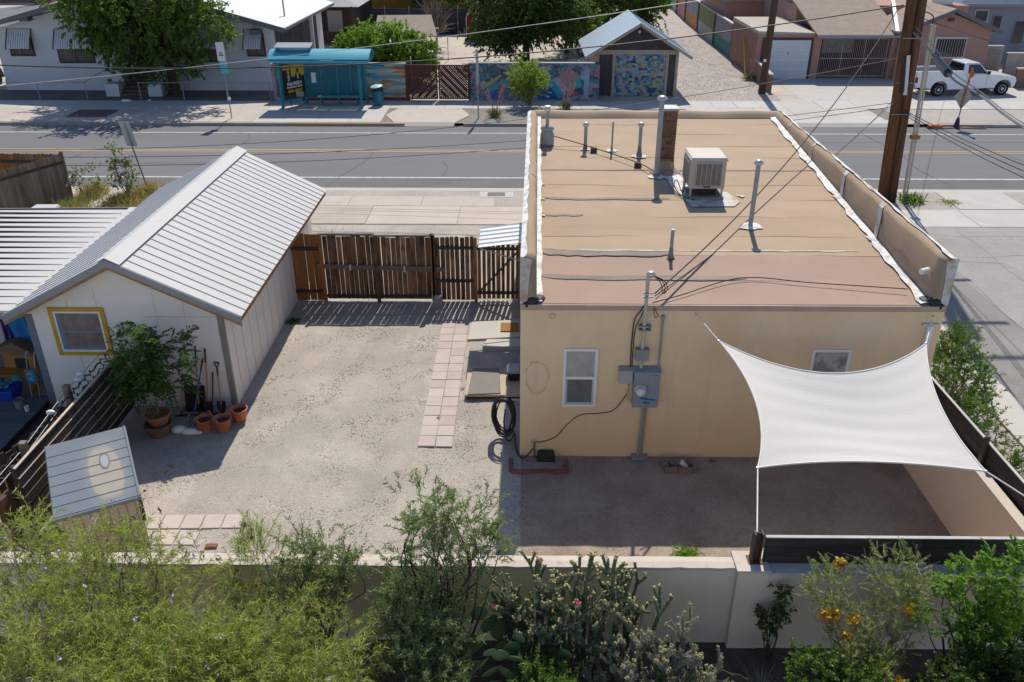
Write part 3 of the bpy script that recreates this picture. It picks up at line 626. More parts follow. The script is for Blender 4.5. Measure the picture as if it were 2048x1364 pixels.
# ================================================================ shade sail
m_sail = bpy.data.materials.new('white_shade_cloth'); m_sail.use_nodes = True
def _sail():
    t = m_sail.node_tree; N = t.nodes; L = t.links; b = N['Principled BSDF']; b.inputs['Base Color'].default_value = (.77, .75, .70, 1); b.inputs['Roughness'].default_value = .9
    tr = N.new('ShaderNodeBsdfTranslucent'); tr.inputs[0].default_value = (.7, .69, .66, 1); ms = N.new('ShaderNodeMixShader'); ms.inputs[0].default_value = .22
    tc = N.new('ShaderNodeNewGeometry'); mp = N.new('ShaderNodeMapping'); mp.inputs['Scale'].default_value = (1.2, 30, 30); wv = N.new('ShaderNodeTexNoise'); wv.inputs['Scale'].default_value = 3; wv.inputs['Detail'].default_value = 5
    L.new(tc.outputs['Position'], mp.inputs[0]); L.new(mp.outputs[0], wv.inputs['Vector']); bp = N.new('ShaderNodeBump'); bp.inputs['Strength'].default_value = .35; bp.inputs['Distance'].default_value = .015
    L.new(wv.outputs[0], bp.inputs['Height']); L.new(bp.outputs[0], b.inputs['Normal'])
    L.new(b.outputs[0], ms.inputs[1]); L.new(tr.outputs[0], ms.inputs[2]); L.new(ms.outputs[0], N['Material Output'].inputs['Surface'])
_sail()
m_rope = mat('white_rope', (.72, .70, .66), .1, 9, .8)
sail = thing('shade_sail', 'white fabric shade sail stretched from the tan house wall over the courtyard', 'shade sail', (5.5, 12, 2.5))
NW, NE, SW, SE = Vector((3.57, 13.55, 3.03)), Vector((7.29, 13.55, 3.0)), Vector((3.68, 10.75, 2.27)), Vector((7.15, 10.68, 2.28))
def edge(a, b, mid):
    """corner to corner through a mid point: quadratic"""
    c = (Vector(mid) * 2 - (a + b) * .5)
    return lambda t: a * (1 - t) ** 2 + c * 2 * t * (1 - t) + b * t * t
eN = edge(NW, NE, (5.45, 12.88, 2.75)); eS = edge(SW, SE, (5.42, 11.03, 2.20)); eW = edge(NW, SW, (3.93, 12.1, 2.64)); eE = edge(NE, SE, (7.0, 12.1, 2.60))
n = 56; vs = []; fs = []
for j in range(n + 1):
    v = j / n
    for i in range(n + 1):
        u = i / n
        p = eN(u) * (1 - v) + eS(u) * v + eW(v) * (1 - u) + eE(v) * u - (NW * (1 - u) * (1 - v) + NE * u * (1 - v) + SW * (1 - u) * v + SE * u * v)
        e = min(u, 1 - u, v, 1 - v)
        p.z += (-.06 * math.sin(math.pi * u) * math.sin(math.pi * v)) + min(1, e * 12) * (.003 * math.sin(v * 38 + 2.0 * math.sin(u * 5)) + .004 * math.sin(v * 17 + 1.2 * math.sin(u * 3.1 + 1)) * math.exp(-((u - .45) / .3) ** 2))
        vs.append(p)
for j in range(n):
    for i in range(n): a = j * (n + 1) + i; fs.append((a, a + 1, a + n + 2, a + n + 1))
MB().add(vs, fs).build('cloth', m_sail, sail, smooth=True, recalc=False)
for f in (eN, eS, eW, eE): MB().tube([f(k / 30) for k in range(31)], .014, 6).build('hem', m_rope, sail)
for p, q in ((NW, (3.27, 14.25, 3.23)), (NE, (7.67, 14.25, 3.21)), (SW, (3.40, 9.52, 2.03)), (SE, (7.95, 9.45, 2.12))):
    MB().tube([p, q], .011, 6).build('rope', m_rope, sail); MB().ball(p, .035, 8, 5, (1, 1, .6)).build('corner_ring', m_galv, sail)
for x, z in ((3.27, 3.23), (7.67, 3.21)): MB().tube([(x, 14.27, z), (x, 14.22, z)], .018, 8).build('eye_bolt', m_galv, sail)
# rain spout beside the sail
ds = thing('downspout', 'white rain spout on the right end of the tan back wall', 'downspout', (7.62, 14.2, 0))
MB().box(7.60, 7.70, 14.19, 14.258, .1, 3.02).build('pipe', m_white, ds); MB().box(7.50, 7.80, 14.21, 14.258, 3.02, 3.06).build('bracket', m_galv, ds)

# ================================================================ garden walls and black board fence
m_wallst = mat('garden_wall_stucco', (.74, .61, .455), .08, .8, .93, bump=.3, bscale=40, layers=[((.66, .535, .39), .7, .5, .72, .6), ((.76, .645, .5), .5, .5, .7, .5)], speckle=.06)
m_cap = mat('pale_wall_cap', (.52, .46, .40), .08, 2, .9, bump=.35, bscale=40, layers=[((.36, .29, .22), 4, .56, .66, .6)])  # pale cap stucco with browner blotches
m_side = mat('tan_side_wall', (.76, .585, .43), .06, .9, .93, bump=.25, bscale=60, layers=[((.52, .39, .27), .9, .55, .75, .5)])
m_blackw = mat('black_stained_board', (.032, .027, .024), .3, 3, .7, bump=.4, bscale=30, stretch=(1, 1, 8), objvar=.3, layers=[((.075, .055, .042), 1.4, .52, .7, .7, (1, 1, 6))])
m_rust = mat('rusty_steel_post', (.075, .042, .028), .3, 5, .7, bump=.2, layers=[((.14, .065, .03), 3, .5, .7, .6)])
wall = thing('garden_wall', 'tan stucco garden wall with pale cap running along the front of the yard', 'wall', (0, 9.45, 0))
MB().box(-13, 3.16, 9.38, 9.57, -.05, 1.46).build('wall_body', m_wallst, wall)
# irregular cap with chipped front edge
vs = []; fs = []; n = 110
for k in range(n + 1):
    x = -13 + 16.2 * k / n; j = rng.uniform(-.008, .008); q = rng.uniform(-.005, .005)
    for y, z in ((9.355 + j, 1.455), (9.36 + j, 1.50 + q), (9.48, 1.512 + q), (9.595 + q, 1.50), (9.60 + q, 1.455)): vs.append((x, y, z))
for k in range(n):
    for j in range(4): fs.append((k * 5 + j, k * 5 + j + 1, k * 5 + 6 + j, k * 5 + 5 + j))
MB().add(vs, fs).build('wall_cap', m_cap, wall, smooth=False)
MB().box(3.14, 3.58, 9.27, 9.66, -.05, 1.50).build('pier', m_wallst, wall); MB().box(3.12, 3.60, 9.25, 9.68, 1.50, 1.545).build('pier_cap', m_cap, wall)
MB().box(3.58, 9.5, 9.28, 9.53, -.05, 1.46).build('wall_body', m_wallst, wall); MB().box(3.60, 9.5, 9.26, 9.56, 1.46, 1.50).build('wall_cap', mat('wall_cap_stucco', (.52, .47, .42), .08, 2, .9, bump=.3, bscale=40), wall)
m_inb = mat('wall_niche_block', (.6, .55, .49), .1, 4, .9)
for x in (-6.9, -.15, 5.35, 5.72):
    MB().box(x - .17, x + .17, 9.24 if x > 3 else 9.345, 9.30 if x > 3 else 9.39, 1.02, 1.17).build('niche_block', m_inb, wall)
    MB().box(x - .20, x + .20, 9.26 if x > 3 else 9.36, 9.30 if x > 3 else 9.385, .98, 1.22).build('niche_frame', m_wallst, wall)
sw = thing('side_wall', 'low tan stucco wall closing the right side of the courtyard', 'wall', (7.8, 12, 0))
MB().box(7.70, 7.86, 9.54, 14.25, -.05, 1.50).build('wall_body', m_side, sw); MB().box(7.69, 7.875, 9.54, 14.25, 1.50, 1.512).build('wall_cap', m_cap, sw)
def board_fence(name, label, pts, zs, posts, boards, th=.04, m=m_blackw):
    t = thing(name, label, 'fence', (pts[0][0], pts[0][1], 0)); a, c = Vector((*pts[0], 0)), Vector((*pts[1], 0)); L_ = (c - a).length; d = (c - a).normalized()
    ang = math.atan2(d.y, d.x)
    for i, (z0_, z1_) in enumerate(boards):
        for k in range(zs):
            l0, l1 = L_ * k / zs, L_ * (k + 1) / zs
            w = (l1 - l0) - .01; h = z1_ - z0_
            o = MB().box(-w / 2, w / 2, -th / 2, th / 2, -h / 2, h / 2).build('board', m, t)
            o.location = a + d * (l0 + l1) / 2 + Vector((0, 0, (z0_ + z1_) / 2)); o.rotation_euler = (0, 0, ang)
    return t, a, d, L_
ff, a, d, L_ = board_fence('board_fence', 'black board fence on the front wall to the right of the steel post', ((3.52, 9.47), (8.0, 9.47)), 2, 0, ((1.52, 1.66), (1.665, 1.82), (1.825, 1.985)))
MB().box(3.52, 8.0, 9.445, 9.50, 1.985, 2.0).build('pale_top', mat('pale_board_edge', (.43, .41, .39), .1, 3, .8), ff)  # paler strip along the top of the black boards
st = thing('steel_post', 'dark rusty steel post on the wall pier holding the sail rope', 'post', (3.42, 9.5, 1.5))
for x in (3.36, 3.47): MB().box(x - .012, x + .012, 9.42, 9.55, 1.545, 2.06).build('flange', m_rust, st)
MB().box(3.372, 3.458, 9.477, 9.49, 1.545, 2.055).build('web', m_rust, st); MB().box(3.31, 3.52, 9.39, 9.58, 1.545, 1.556).build('foot_plate', m_rust, st)
rf, a, d, L_ = board_fence('board_fence', 'tall black board fence outside the low tan side wall on the right', ((7.93, 14.28), (7.97, 9.55)), 2, 0, ((.9, 1.1), (1.11, 1.30), (1.31, 1.50), (1.51, 1.70), (1.71, 1.90)))
MB().beam((7.93, 14.28, 1.907), (7.97, 9.55, 1.907), .05, .014).build('pale_top', MATS['pale_board_edge'], rf)
for yy in (12.0, 9.75): MB().box(7.86, 7.91, yy - .05, yy + .05, .9, 2.0).build('post', m_rust, rf)
MB().ball((7.89, 12.0, 2.0), .05, 8, 5).build('post_cap', m_rust, rf)
# ================================================================ wooden gate fence behind the yard
m_cedar = mat('weathered_cedar', (.235, .12, .058), .35, 4, .85, bump=.4, bscale=25, stretch=(6, 6, .5), objvar=.35, huevar=.15, layers=[((.05, .036, .028), 1.3, .46, .62, .85, (2, 2, 1.0)), ((.34, .19, .095), 2, .55, .7, .6, (5, 5, .4))])
m_cedo = mat('fresh_cedar', (.27, .115, .035), .25, 4, .8, bump=.4, bscale=25, stretch=(6, 6, .5), objvar=.2, layers=[((.12, .05, .02), 2, .52, .7, .7, (4, 4, .4))])
m_rail = mat('dark_fence_rail', (.055, .042, .035), .3, 4, .85, bump=.3, stretch=(.5, 4, 4), layers=[((.11, .085, .065), 3, .5, .7, .6, (.4, 4, 4))])
m_bar = mat('grey_brown_bar', (.17, .125, .09), .15, 4, .85, bump=.3, stretch=(.5, 5, 5))
YG = 21.78
fence = thing('gate_fence', 'brown cedar plank fence with double gate between garage and tan house', 'fence', (-3.2, YG, 0))
def dogear(w, h):
    def f():
        c = min(.03, w * .3); poly = [(-w / 2, 0, 0), (w / 2, 0, 0), (w / 2, 0, h - c), (w / 2 - c, 0, h), (-w / 2 + c, 0, h), (-w / 2, 0, h - c)]
        return MB().prism(poly, (0, .018, 0))
    return f
def planks(x0, x1, n, h, z0, m, gap, dog=False, jit=.02, y=YG):
    w = (x1 - x0) / n
    for i in range(n):
        ww = w - gap * (.3 + 1.4 * rng.random()); hh = h + rng.uniform(-jit, jit)
        ww = round(ww, 3); k = 'plank_%.3f_%.2f_%d' % (ww, round(hh, 2), dog)
        piece('plank', k, dogear(ww, round(hh, 2)) if dog else (lambda a=ww, b=round(hh, 2): MB().box(-a / 2, a / 2, 0, .018, 0, b)), m, fence, (x0 + w * (i + .5), y + rng.uniform(0, .012), z0), (0, rng.uniform(-.006, .006), 0))
planks(-6.36, -5.55, 4, 1.98, .03, m_cedo, .012)
planks(-5.45, -4.0, 11, 1.88, .08, m_cedar, .008)
planks(-3.98, -2.5, 11, 1.85, .08, m_cedar, .008)
planks(-2.36, -1.28, 8, 1.88, .06, m_cedar, .014, True)
planks(-1.22, -.02, 9, 1.62, .1, m_cedar, .028)
for x, h, m in ((-5.50, 2.05, m_cedo), (-3.99, 1.95, m_cedar), (-2.44, 2.06, m_cedo), (-2.40, 2.02, m_cedar), (-1.25, 1.95, m_cedar), (-6.38, 1.9, m_cedo), (-.03, 1.8, m_cedar)):
    MB().box(x - .045, x + .045, YG - .10, YG - .012, 0, h).build('post', m, fence)
for x0, x1, z in ((-5.46, -4.0, .14), (-3.98, -2.5, .14), (-6.36, -5.55, .28), (-6.36, -5.55, 1.55), (-2.36, -1.28, 1.60), (-2.36, -1.28, .62), (-1.22, -.03, .26), (-1.28, -.03, 1.58)):
    MB().box(x0, x1, YG - .052, YG - .004, z, z + .085).build('rail', m_rail, fence)
MB().beam((-5.68, YG - .075, 1.10), (-2.08, YG - .075, 1.02), .04, .13).build('lock_bar', m_bar, fence)
for x, z in ((-4.72, 1.085), (-3.22, 1.05)): MB().box(x - .02, x + .02, YG - .11, YG - .05, z - .1, z + .08).build('bar_bracket', m_galv, fence)
MB().beam((-1.2, YG - .045, .28), (-.05, YG - .045, 1.58), .035, .1, (0, 1, 0)).build('brace', m_rail, fence)
MB().box(-5.45, -4.02, YG - .06, YG + .03, 1.99, 2.03).build('top_cap', m_rail, fence); MB().box(-4.02, -2.5, YG - .05, YG + .03, 1.96, 1.99).build('top_cap', m_rail, fence)
MB().beam((-1.15, YG - .05, .03), (-.35, YG - .05, .03), .05, .05).build('threshold_board', m_white, fence)
cb_ = thing('concrete_block', 'grey concrete block with a pale brick on top beside the gate', 'concrete block', (-2.32, 21.58, 0)); MB().box(-2.46, -2.19, 21.48, 21.68, 0, .2).build('block', m_kerb, cb_, bevel=.006); MB().box(-2.40, -2.22, 21.52, 21.64, .2, .28).build('top_brick', m_conc, cb_, bevel=.005)
# ridged metal door awning on the left wall of the house
aw = thing('door_awning', 'white ridged metal awning over the side door behind the plank fence', 'awning', (-.5, 20.5, 2.2))
vs = []; fs = []; nn = 40
for k in range(nn + 1):
    y = 19.36 + 1.45 * k / nn; hz = .03 if (k % 8) in (0, 1) else 0
    vs += [(-1.04, y, 2.54 + hz), (.06, y, 2.68 + hz)]
for k in range(nn): fs.append((2 * k, 2 * k + 1, 2 * k + 3, 2 * k + 2))
MB().add(vs, fs).build('sheet', mat('white_metal_sheet', (.66, .68, .70), .05, 3, .35, metal=.2), aw, recalc=False)
for y in (19.4, 20.75): MB().beam((-1.0, y, 2.53), (.03, y, 2.2), .02, .03).build('bracket', m_galvd, aw)
# ================================================================ paver path
m_pav = mat('pinkish_concrete_paver', (.455, .41, .375), .06, 3, .92, bump=.25, bscale=60, objvar=.05, huevar=.35, layers=[((.44, .40, .37), 2, .5, .72, .5)], speckle=.08, sscale=60)
m_pavp = mat('rosy_concrete_paver', (.43, .365, .345), .06, 3, .92, bump=.25, bscale=60, objvar=.05, layers=[((.42, .35, .33), 2, .5, .72, .5)], speckle=.12, sscale=60)
path = struct(MB().quad((-2.11, 14.5, .012), (-1.41, 14.5, .012), (-1.38, 21.2, .012), (-2.08, 21.2, .012)).build('paver_path', m_joint, recalc=False))
rosy = {(0, 0), (1, 2), (1, 3), (0, 6), (1, 7), (1, 8), (0, 11), (1, 11), (0, 12), (1, 10), (0, 14), (1, 14), (0, 15), (1, 13), (0, 16), (1, 16)}
for r_ in range(17):
    for c in range(2):
        y = 14.52 + .395 * (r_ + .5); x = -1.935 + .36 * c + .004 * r_ * .4
        piece('paver', 'paver', lambda: MB().hexa([(-.176, -.193, -.05), (.176, -.193, -.05), (.176, .193, -.05), (-.176, .193, -.05)], [(-.171, -.188, 0), (.171, -.188, 0), (.171, .188, 0), (-.171, .188, 0)]), m_pavp if (c, r_) in rosy else m_pav, path, (x, y, .048 + rng.uniform(-.006, .006)), (rng.uniform(-.008, .008), rng.uniform(-.008, .008), rng.uniform(-.008, .008)))
p2 = struct(MB().quad((-7.4, 11.5, .012), (-5.0, 11.5, .012), (-5.0, 12.25, .012), (-7.4, 12.25, .012)).build('front_paving', m_dirt, recalc=False))
for i in range(6): piece('paver', 'paver', None, m_pav, p2, (-7.05 + .37 * i, 12.06 + .01 * i, .04), (0, 0, .03 + rng.uniform(-.02, .02)))
for i in range(4): piece('paver', 'paver', None, m_pav, p2, (-7.0 + .37 * i, 11.65, .04), (0, 0, rng.uniform(-.02, .02)))
m_rbrick = mat('red_edging_brick', (.21, .09, .07), .15, 6, .9, bump=.3, bscale=60, objvar=.2)
def bricks(root, spots):
    for x, y, a in spots: piece('brick', 'edgebrick', lambda: MB().box(-.1, .1, -.046, .046, -.03, .03), m_rbrick, root, (x, y, .035), (0, 0, a))
bricks(p2, [(-5.38, 11.42, .05)])
ed = struct(MB().quad((-.2, 13.66, .013), (.95, 13.66, .013), (.95, 13.76, .013), (-.2, 13.76, .013)).build('brick_edging', m_court, recalc=False))
bricks(ed, [(-.06 + .21 * i, 13.68 + .004 * i, .02) for i in range(5)] + [(-.17, 13.80 + .21 * i, 1.57) for i in range(2)] + [(.93, 13.74 + .22 * i, 1.52) for i in range(2)])
m_cblock = mat('old_planter_block', (.21, .155, .125), .2, 4, .95, bump=.4, bscale=40)
pl = thing('block_planter', 'small empty planter ring of old brown blocks by the tan wall', 'planter', (3.2, 13.9, 0))
for x, y, a, l in ((3.0, 13.72, .05, .26), (3.27, 13.70, -.03, .26), (3.48, 13.80, 1.2, .2), (2.90, 13.93, 1.75, .26), (3.42, 14.0, 1.5, .2), (3.06, 13.92, -.6, .22)):
    o = MB().box(-l / 2, l / 2, -.05, .05, 0, .11).build('block', m_cblock, pl, bevel=.012); o.location = (x, y, .005); o.rotation_euler = (0, 0, a)
tag(MB().add([(3.18, 13.85, .12), (3.34, 13.82, .03), (3.37, 13.95, .03), (3.25, 14.0, .13), (3.22, 13.9, .16)], [(0, 1, 2, 3), (0, 3, 4)]).build('paper_scrap', m_white, recalc=False), 'crumpled pale scrap lying in the block planter', 'litter')
# ================================================================ side step platform, mat, slabs
m_ply = mat('pale_plywood', (.42, .345, .25), .08, 3, .85, stretch=(1, 6, 1)); m_mat = mat('grey_rubber_mat', (.20, .19, .175), .06, 3, .9, bump=.2, bscale=90)
pf = thing('step_platform', 'low plywood step platform with grey mat beside the tan house', 'platform', (-.7, 17, 0))
MB().box(-1.25, .0, 16.42, 17.72, .1, .15).build('deck', m_ply, pf); MB().box(-1.22, -.03, 16.46, 17.7, .0, .1).build('base', mat('dark_timber', (.1, .06, .035), .2, 4, .9), pf)
MB().hexa([(-1.19, 16.40, .15), (-.44, 16.46, .15), (-.50, 17.66, .15), (-1.13, 17.62, .15)], [(-1.18, 16.41, .175), (-.45, 16.47, .175), (-.51, 17.65, .175), (-1.12, 17.61, .175)]).build('mat', m_mat, pf)
bn = thing('plastic_tote', 'small dark plastic tote with grey lid on the step platform', 'tote', (-.16, 17.25, .15)); MB().hexa([(-.28, 17.05, .15), (-.02, 17.05, .15), (-.02, 17.4, .15), (-.28, 17.4, .15)], [(-.31, 17.02, .36), (-.0, 17.02, .36), (-.0, 17.43, .36), (-.31, 17.43, .36)]).build('tub', MATS['black_plastic'], bn, bevel=.03); MB().hexa([(-.32, 17.01, .36), (.0, 17.01, .36), (.0, 17.44, .36), (-.32, 17.44, .36)], [(-.29, 17.04, .42), (-.01, 17.04, .42), (-.01, 17.41, .42), (-.29, 17.41, .42)]).build('lid', mat('blue_grey_lid', (.25, .30, .34), .08, 4, .4), bn, bevel=.02)
tag(MB().hexa([(-1.36, 19.32, .0), (-.0, 19.5, .0), (-.02, 20.5, .0), (-1.3, 20.35, .0)], [(-1.36, 19.32, .07), (-.0, 19.5, .07), (-.02, 20.5, .07), (-1.3, 20.35, .07)]).build('concrete_slab', m_conc), 'pale concrete slab at the side door between path and house', 'slab')
tag(MB().hexa([(-.95, 18.75, .0), (.0, 18.85, .0), (.0, 19.22, .0), (-.85, 19.2, .0)], [(-.95, 18.75, .14), (.0, 18.85, .14), (.0, 19.22, .14), (-.85, 19.2, .14)]).build('door_step', m_conc), 'grey concrete step in the awning shadow by the house wall', 'step')
tag(MB().box(-.52, -.05, 19.75, 20.25, .075, .10).build('door_mat', mat('coir_mat', (.30, .15, .05), .15, 12, .95, bump=.6, bscale=60)), 'brown coir door mat on the pale concrete slab', 'door mat')
# coiled black hose hanging at the house corner
hs = thing('garden_hose', 'coiled black garden hose hanging at the corner of the tan house', 'hose', (-.12, 14.9, 0))
m_hose = mat('black_rubber_hose', (.02, .02, .022), .2, 6, .38, spec=.5)
for k in range(9):
    pts = []; cz, ry, rz2 = .58 + rng.uniform(-.02, .02), .26 + rng.uniform(-.03, .03), .42 + rng.uniform(-.04, .04)
    for q in range(29):
        t = 2 * math.pi * q / 28; pts.append((-.30 - .02 * (k % 5) + .8 * ry * math.sin(t) + .012 * math.sin(3 * t + k), 14.95 - .45 * ry * math.sin(t) - .022 * k, cz + rz2 * math.cos(t) + .012 * math.sin(2 * t + k)))
    MB().tube(pts, .0165, 7, cap=False).build('hose_loop', m_hose, hs, smooth=True)
MB().tube(bez([(-.1, 14.7, .3), (-.2, 14.62, .12), (-.3, 14.6, .25), (-.33, 14.75, .5), (-.3, 14.85, .75)], 8), .0165, 7).build('hose_tail', m_hose, hs, smooth=True)
MB().tube(bez([(-.1, 14.75, .2), (-.08, 14.5, .04), (.0, 14.2, .03), (.1, 14.12, .06), (.2, 14.14, .16), (.27, 14.14, .27)], 8), .0165, 7).build('hose_tail', m_hose, hs, smooth=True)
MB().box(-.30, .0, 14.88, 14.96, .88, .94).build('hose_hanger', m_galvd, hs)
# ================================================================ garage with metal roof
m_side_ = mat('white_board_siding', (.77, .72, .655), .05, 1.2, .85, bump=.12, bscale=50, layers=[((.72, .665, .6), .7, .5, .75, .5, (1, 1, .35)), ((.5, .44, .38), 2.2, .66, .76, .4, (1, 1, .3))])
m_metal = mat('galvalume_roofing', (.49, .487, .475), .05, .6, .6, metal=.0, spec=.2, layers=[((.42, .42, .415), .6, .5, .72, .5)], objvar=.02)
m_trimg = mat('grey_trim', (.245, .25, .265), .08, 2, .55); m_sheath = mat('osb_edge', (.30, .165, .07), .3, 9, .9)
m_cornerb = mat('green_grey_corner_board', (.24, .235, .20), .1, 2, .8)
gar = thing('garage', 'cream board garage with ridged silver metal roof and yellow framed window', 'garage', (-8.4, 20, 0))
xl, xr, yf, yb, ze, zr = -10.50, -6.33, 16.06, 24.2, 2.42, 3.63; xm = -8.30
b = MB(); poly = [(xl, yf, 0), (xr, yf, 0), (xr, yf, 2.30), (xm, yf, 3.42), (xl, yf, 2.30)]
b.prism(poly, (0, yb - yf, 0)).build('wall', m_side_, gar)
for x in (-9.55, -8.93, -7.71, -7.1): MB().box(x - .004, x + .004, yf - .004, yf, 0, 2.62 if abs(x + 8.4) > 1 else 2.9).build('panel_joint', mat('panel_joint', (.5, .46, .41), .1, 2, .9), gar)
MB().box(-8.0, xr, yf - .005, yf, 2.24, 2.25).build('panel_joint', mat('panel_joint', (.5, .46, .41), .1, 2, .9), gar)
MB().box(xr - .10, xr + .012, yf - .014, yf + .0, 0, 2.32).build('corner_board', m_cornerb, gar); MB().box(xr + .0, xr + .014, yf, yf + .09, 0, 2.32).build('corner_board', m_cornerb, gar)
MB().box(xl - .01, xl + .14, yf - .016, yf, 0, 2.3).build('corner_board', mat('blue_grey_post', (.16, .18, .215), .1, 2, .8), gar)
for i in range(14): MB().box(xr, xr + .006, yf + .5 + i * .55, yf + .51 + i * .55, 0, 2.3).build('board_joint', mat('siding_joint', (.40, .365, .325), .1, 2, .9), gar)
# roof panels: one object for each rib-to-rib panel
def roof_panels(parent, A, B, C, D, n, rib=.028, m=m_metal, lift=0.0, w=.035):
    """A,B along the ridge, D,C along the eave; panels run ridge to eave"""
    A, B, C, D = map(Vector, (A, B, C, D)); N_ = (B - A).cross(D - A).normalized()
    if N_.z < 0: N_ = -N_
    N_ = N_ * rib
    for i in range(n):
        t0, t1 = i / n, (i + 1) / n; e = w / (B - A).length
        a0, a1, d0, d1 = A.lerp(B, t0), A.lerp(B, t1), D.lerp(C, t0), D.lerp(C, t1)
        r0, r1 = A.lerp(B, t0 + e), A.lerp(B, t0 + 1.6 * e); s0, s1 = D.lerp(C, t0 + e), D.lerp(C, t0 + 1.6 * e)
        r00, s00 = A.lerp(B, t0 + .6 * e), D.lerp(C, t0 + .6 * e)
        vs = [a0, d0, r00 + N_, s00 + N_, r0 + N_, s0 + N_, r1, s1, a1, d1]
        MB().add(vs, [(0, 1, 3, 2), (2, 3, 5, 4), (4, 5, 7, 6), (6, 7, 9, 8)]).build('roof_panel', m, parent, recalc=False)
rA, rB = (xm, yf - .42, zr + .06), (xm, 24.42, zr + .06)
eR0, eR1 = (-5.76, yf - .42, ze + .03), (-5.80, 24.42, ze + .03)
eL0, eL1 = (-10.72, yf - .42, ze + .03), (-10.85, 24.42, ze + .03)
roof = MB().add([(xm, yf - .40, zr), (-5.80, yf - .40, ze - .03), (-5.84, 24.4, ze - .03), (xm, 24.4, zr), (-10.70, yf - .40, ze - .03), (-10.8, 24.4, ze - .03), (xm, yf - .40, zr - .1), (-5.80, yf - .40, ze - .12), (-10.7, yf - .40, ze - .12), (-5.84, 24.4, ze - .12), (-10.8, 24.4, ze - .12), (xm, 24.4, zr - .1)],
              [(0, 1, 2, 3), (0, 3, 5, 4), (0, 6, 7, 1), (0, 4, 8, 6), (1, 7, 9, 2), (6, 11, 9, 7), (6, 8, 10, 11), (3, 2, 9, 11), (3, 11, 10, 5), (4, 5, 10, 8)]).build('roof', m_sheath, gar)
roof_panels(roof, rA, rB, eR1, eR0, 28, rib=.019, w=.02)
roof_panels(roof, rA, rB, eL1, eL0, 28, rib=.019, w=.02)
# ridge cap, gable and eave trims
MB().add([(xm - .28, yf - .45, zr - .02 + .0), (xm, yf - .45, zr + .12), (xm + .28, yf - .45, zr - .02), (xm - .28, 24.45, zr - .02), (xm, 24.45, zr + .12), (xm + .28, 24.45, zr - .02)], [(0, 1, 4, 3), (1, 2, 5, 4)]).build('ridge_cap', m_metal, roof, recalc=False)
for q, s_ in ((eR0, 1), (eL0, -1)):
    p = Vector((xm, yf - .435, zr + .07)); q = Vector((q[0], yf - .435, q[2]))
    dn = Vector((0, 0, -.15)); MB().hexa([p + dn, q + dn, q + dn + Vector((0, .03, 0)), p + dn + Vector((0, .03, 0))], [p, q, q + Vector((0, .03, 0)), p + Vector((0, .03, 0))]).build('gable_trim', m_trimg, roof)
    dn2 = Vector((0, .012, -.215)); d1 = Vector((0, .012, -.15)); MB().hexa([p + dn2, q + dn2, q + dn2 + Vector((0, .03, 0)), p + dn2 + Vector((0, .03, 0))], [p + d1, q + d1, q + d1 + Vector((0, .03, 0)), p + d1 + Vector((0, .03, 0))]).build('fascia', m_sheath, roof)
# lower wing roof to the left, meeting the garage roof in a valley
wing = thing('garage_wing', 'low silver metal roofed wing left of the garage valley', 'outbuilding', (-14, 20, 0))
VA, VB = Vector((-10.55, 15.75, 2.50)), Vector((-10.75, 22.35, 2.50))
w_ = MB().prism([(-20, 15.9, 2.46), (-10.6, 15.75, 2.46), (-10.8, 22.5, 2.47), (-20, 22.1, 2.47)], (0, 0, -.14)).build('roof', m_trimg, wing)
nn = 18
for i in range(nn):
    t0, t1 = i / nn, (i + 1) / nn; a0, a1 = VA.lerp(VB, t0), VA.lerp(VB, t1); c0, c1 = a0 + Vector((-9.5, .25, .0)), a1 + Vector((-9.5, -.25, .0)); up = Vector((0, 0, .011))
    f = lambda p, q, t: p.lerp(q, t)
    MB().add([a0, c0, f(a0, a1, .03) + up, f(c0, c1, .03) + up, f(a0, a1, .06) + up, f(c0, c1, .06) + up, f(a0, a1, .09), f(c0, c1, .09), a1, c1], [(0, 1, 3, 2), (2, 3, 5, 4), (4, 5, 7, 6), (6, 7, 9, 8)]).build('roof_panel', m_metal, w_, recalc=False)
MB().beam(VA + Vector((.12, -.02, .03)), VB + Vector((.05, .1, .03)), .34, .012).build('valley_flashing', m_metal, w_)
MB().beam((-20, 15.95, 2.42), (-10.6, 15.72, 2.42), .03, .16).build('fascia', m_trimg, w_)
MB().beam((-20, 22.14, 2.46), (-10.75, 22.50, 2.46), .03, .12).build('fascia', m_trimg, w_)
MB().box(-19.9, -10.7, 21.2, 21.3, 0, 2.32).build('back_wall', mat('dark_back_wall', (.055, .05, .05), .2, 2, .9), wing); 
for x in (-12.6, -15): MB().box(x - .06, x + .06, 15.95, 16.07, 0, 2.33).build('porch_post', MATS['blue_grey_post'], wing)
# window with yellow surround
m_yel = mat('yellow_window_trim', (.52, .30, .02), .08, 3, .6); m_curt2 = mat('patterned_curtain', (.16, .12, .115), .35, 5, .3, spec=.5, layers=[((.26, .19, .17), 4, .5, .65, .8, (2.5, 1, .3)), ((.09, .08, .07), 6, .55, .65, .6)]); m_blueg = mat('blue_grey_sash', (.15, .20, .26), .1, 3, .5)
x0, x1, z0, z1 = -9.98, -8.80, 1.33, 2.46; y = yf - .02
wf = MB()
for a, c, d_, e in ((x0, x1, z1 - .085, z1), (x0, x1, z0, z0 + .085), (x0, x0 + .085, z0 + .085, z1 - .085), (x1 - .085, x1, z0 + .085, z1 - .085)): wf.box(a, c, y - .02, y + .02, d_, e)
wn = wf.build('window', m_yel, gar)
o = MB(); a0, a1, b0, b1 = x0 + .085, x1 - .085, z0 + .085, z1 - .085
for a, c, d_, e in ((a0, a1, b1 - .045, b1), (a0, a1, b0, b0 + .045), (a0, a0 + .045, b0 + .045, b1 - .045), (a1 - .045, a1, b0 + .045, b1 - .045)): o.box(a, c, y - .01, y + .02, d_, e)
o.build('frame', m_white, wn)
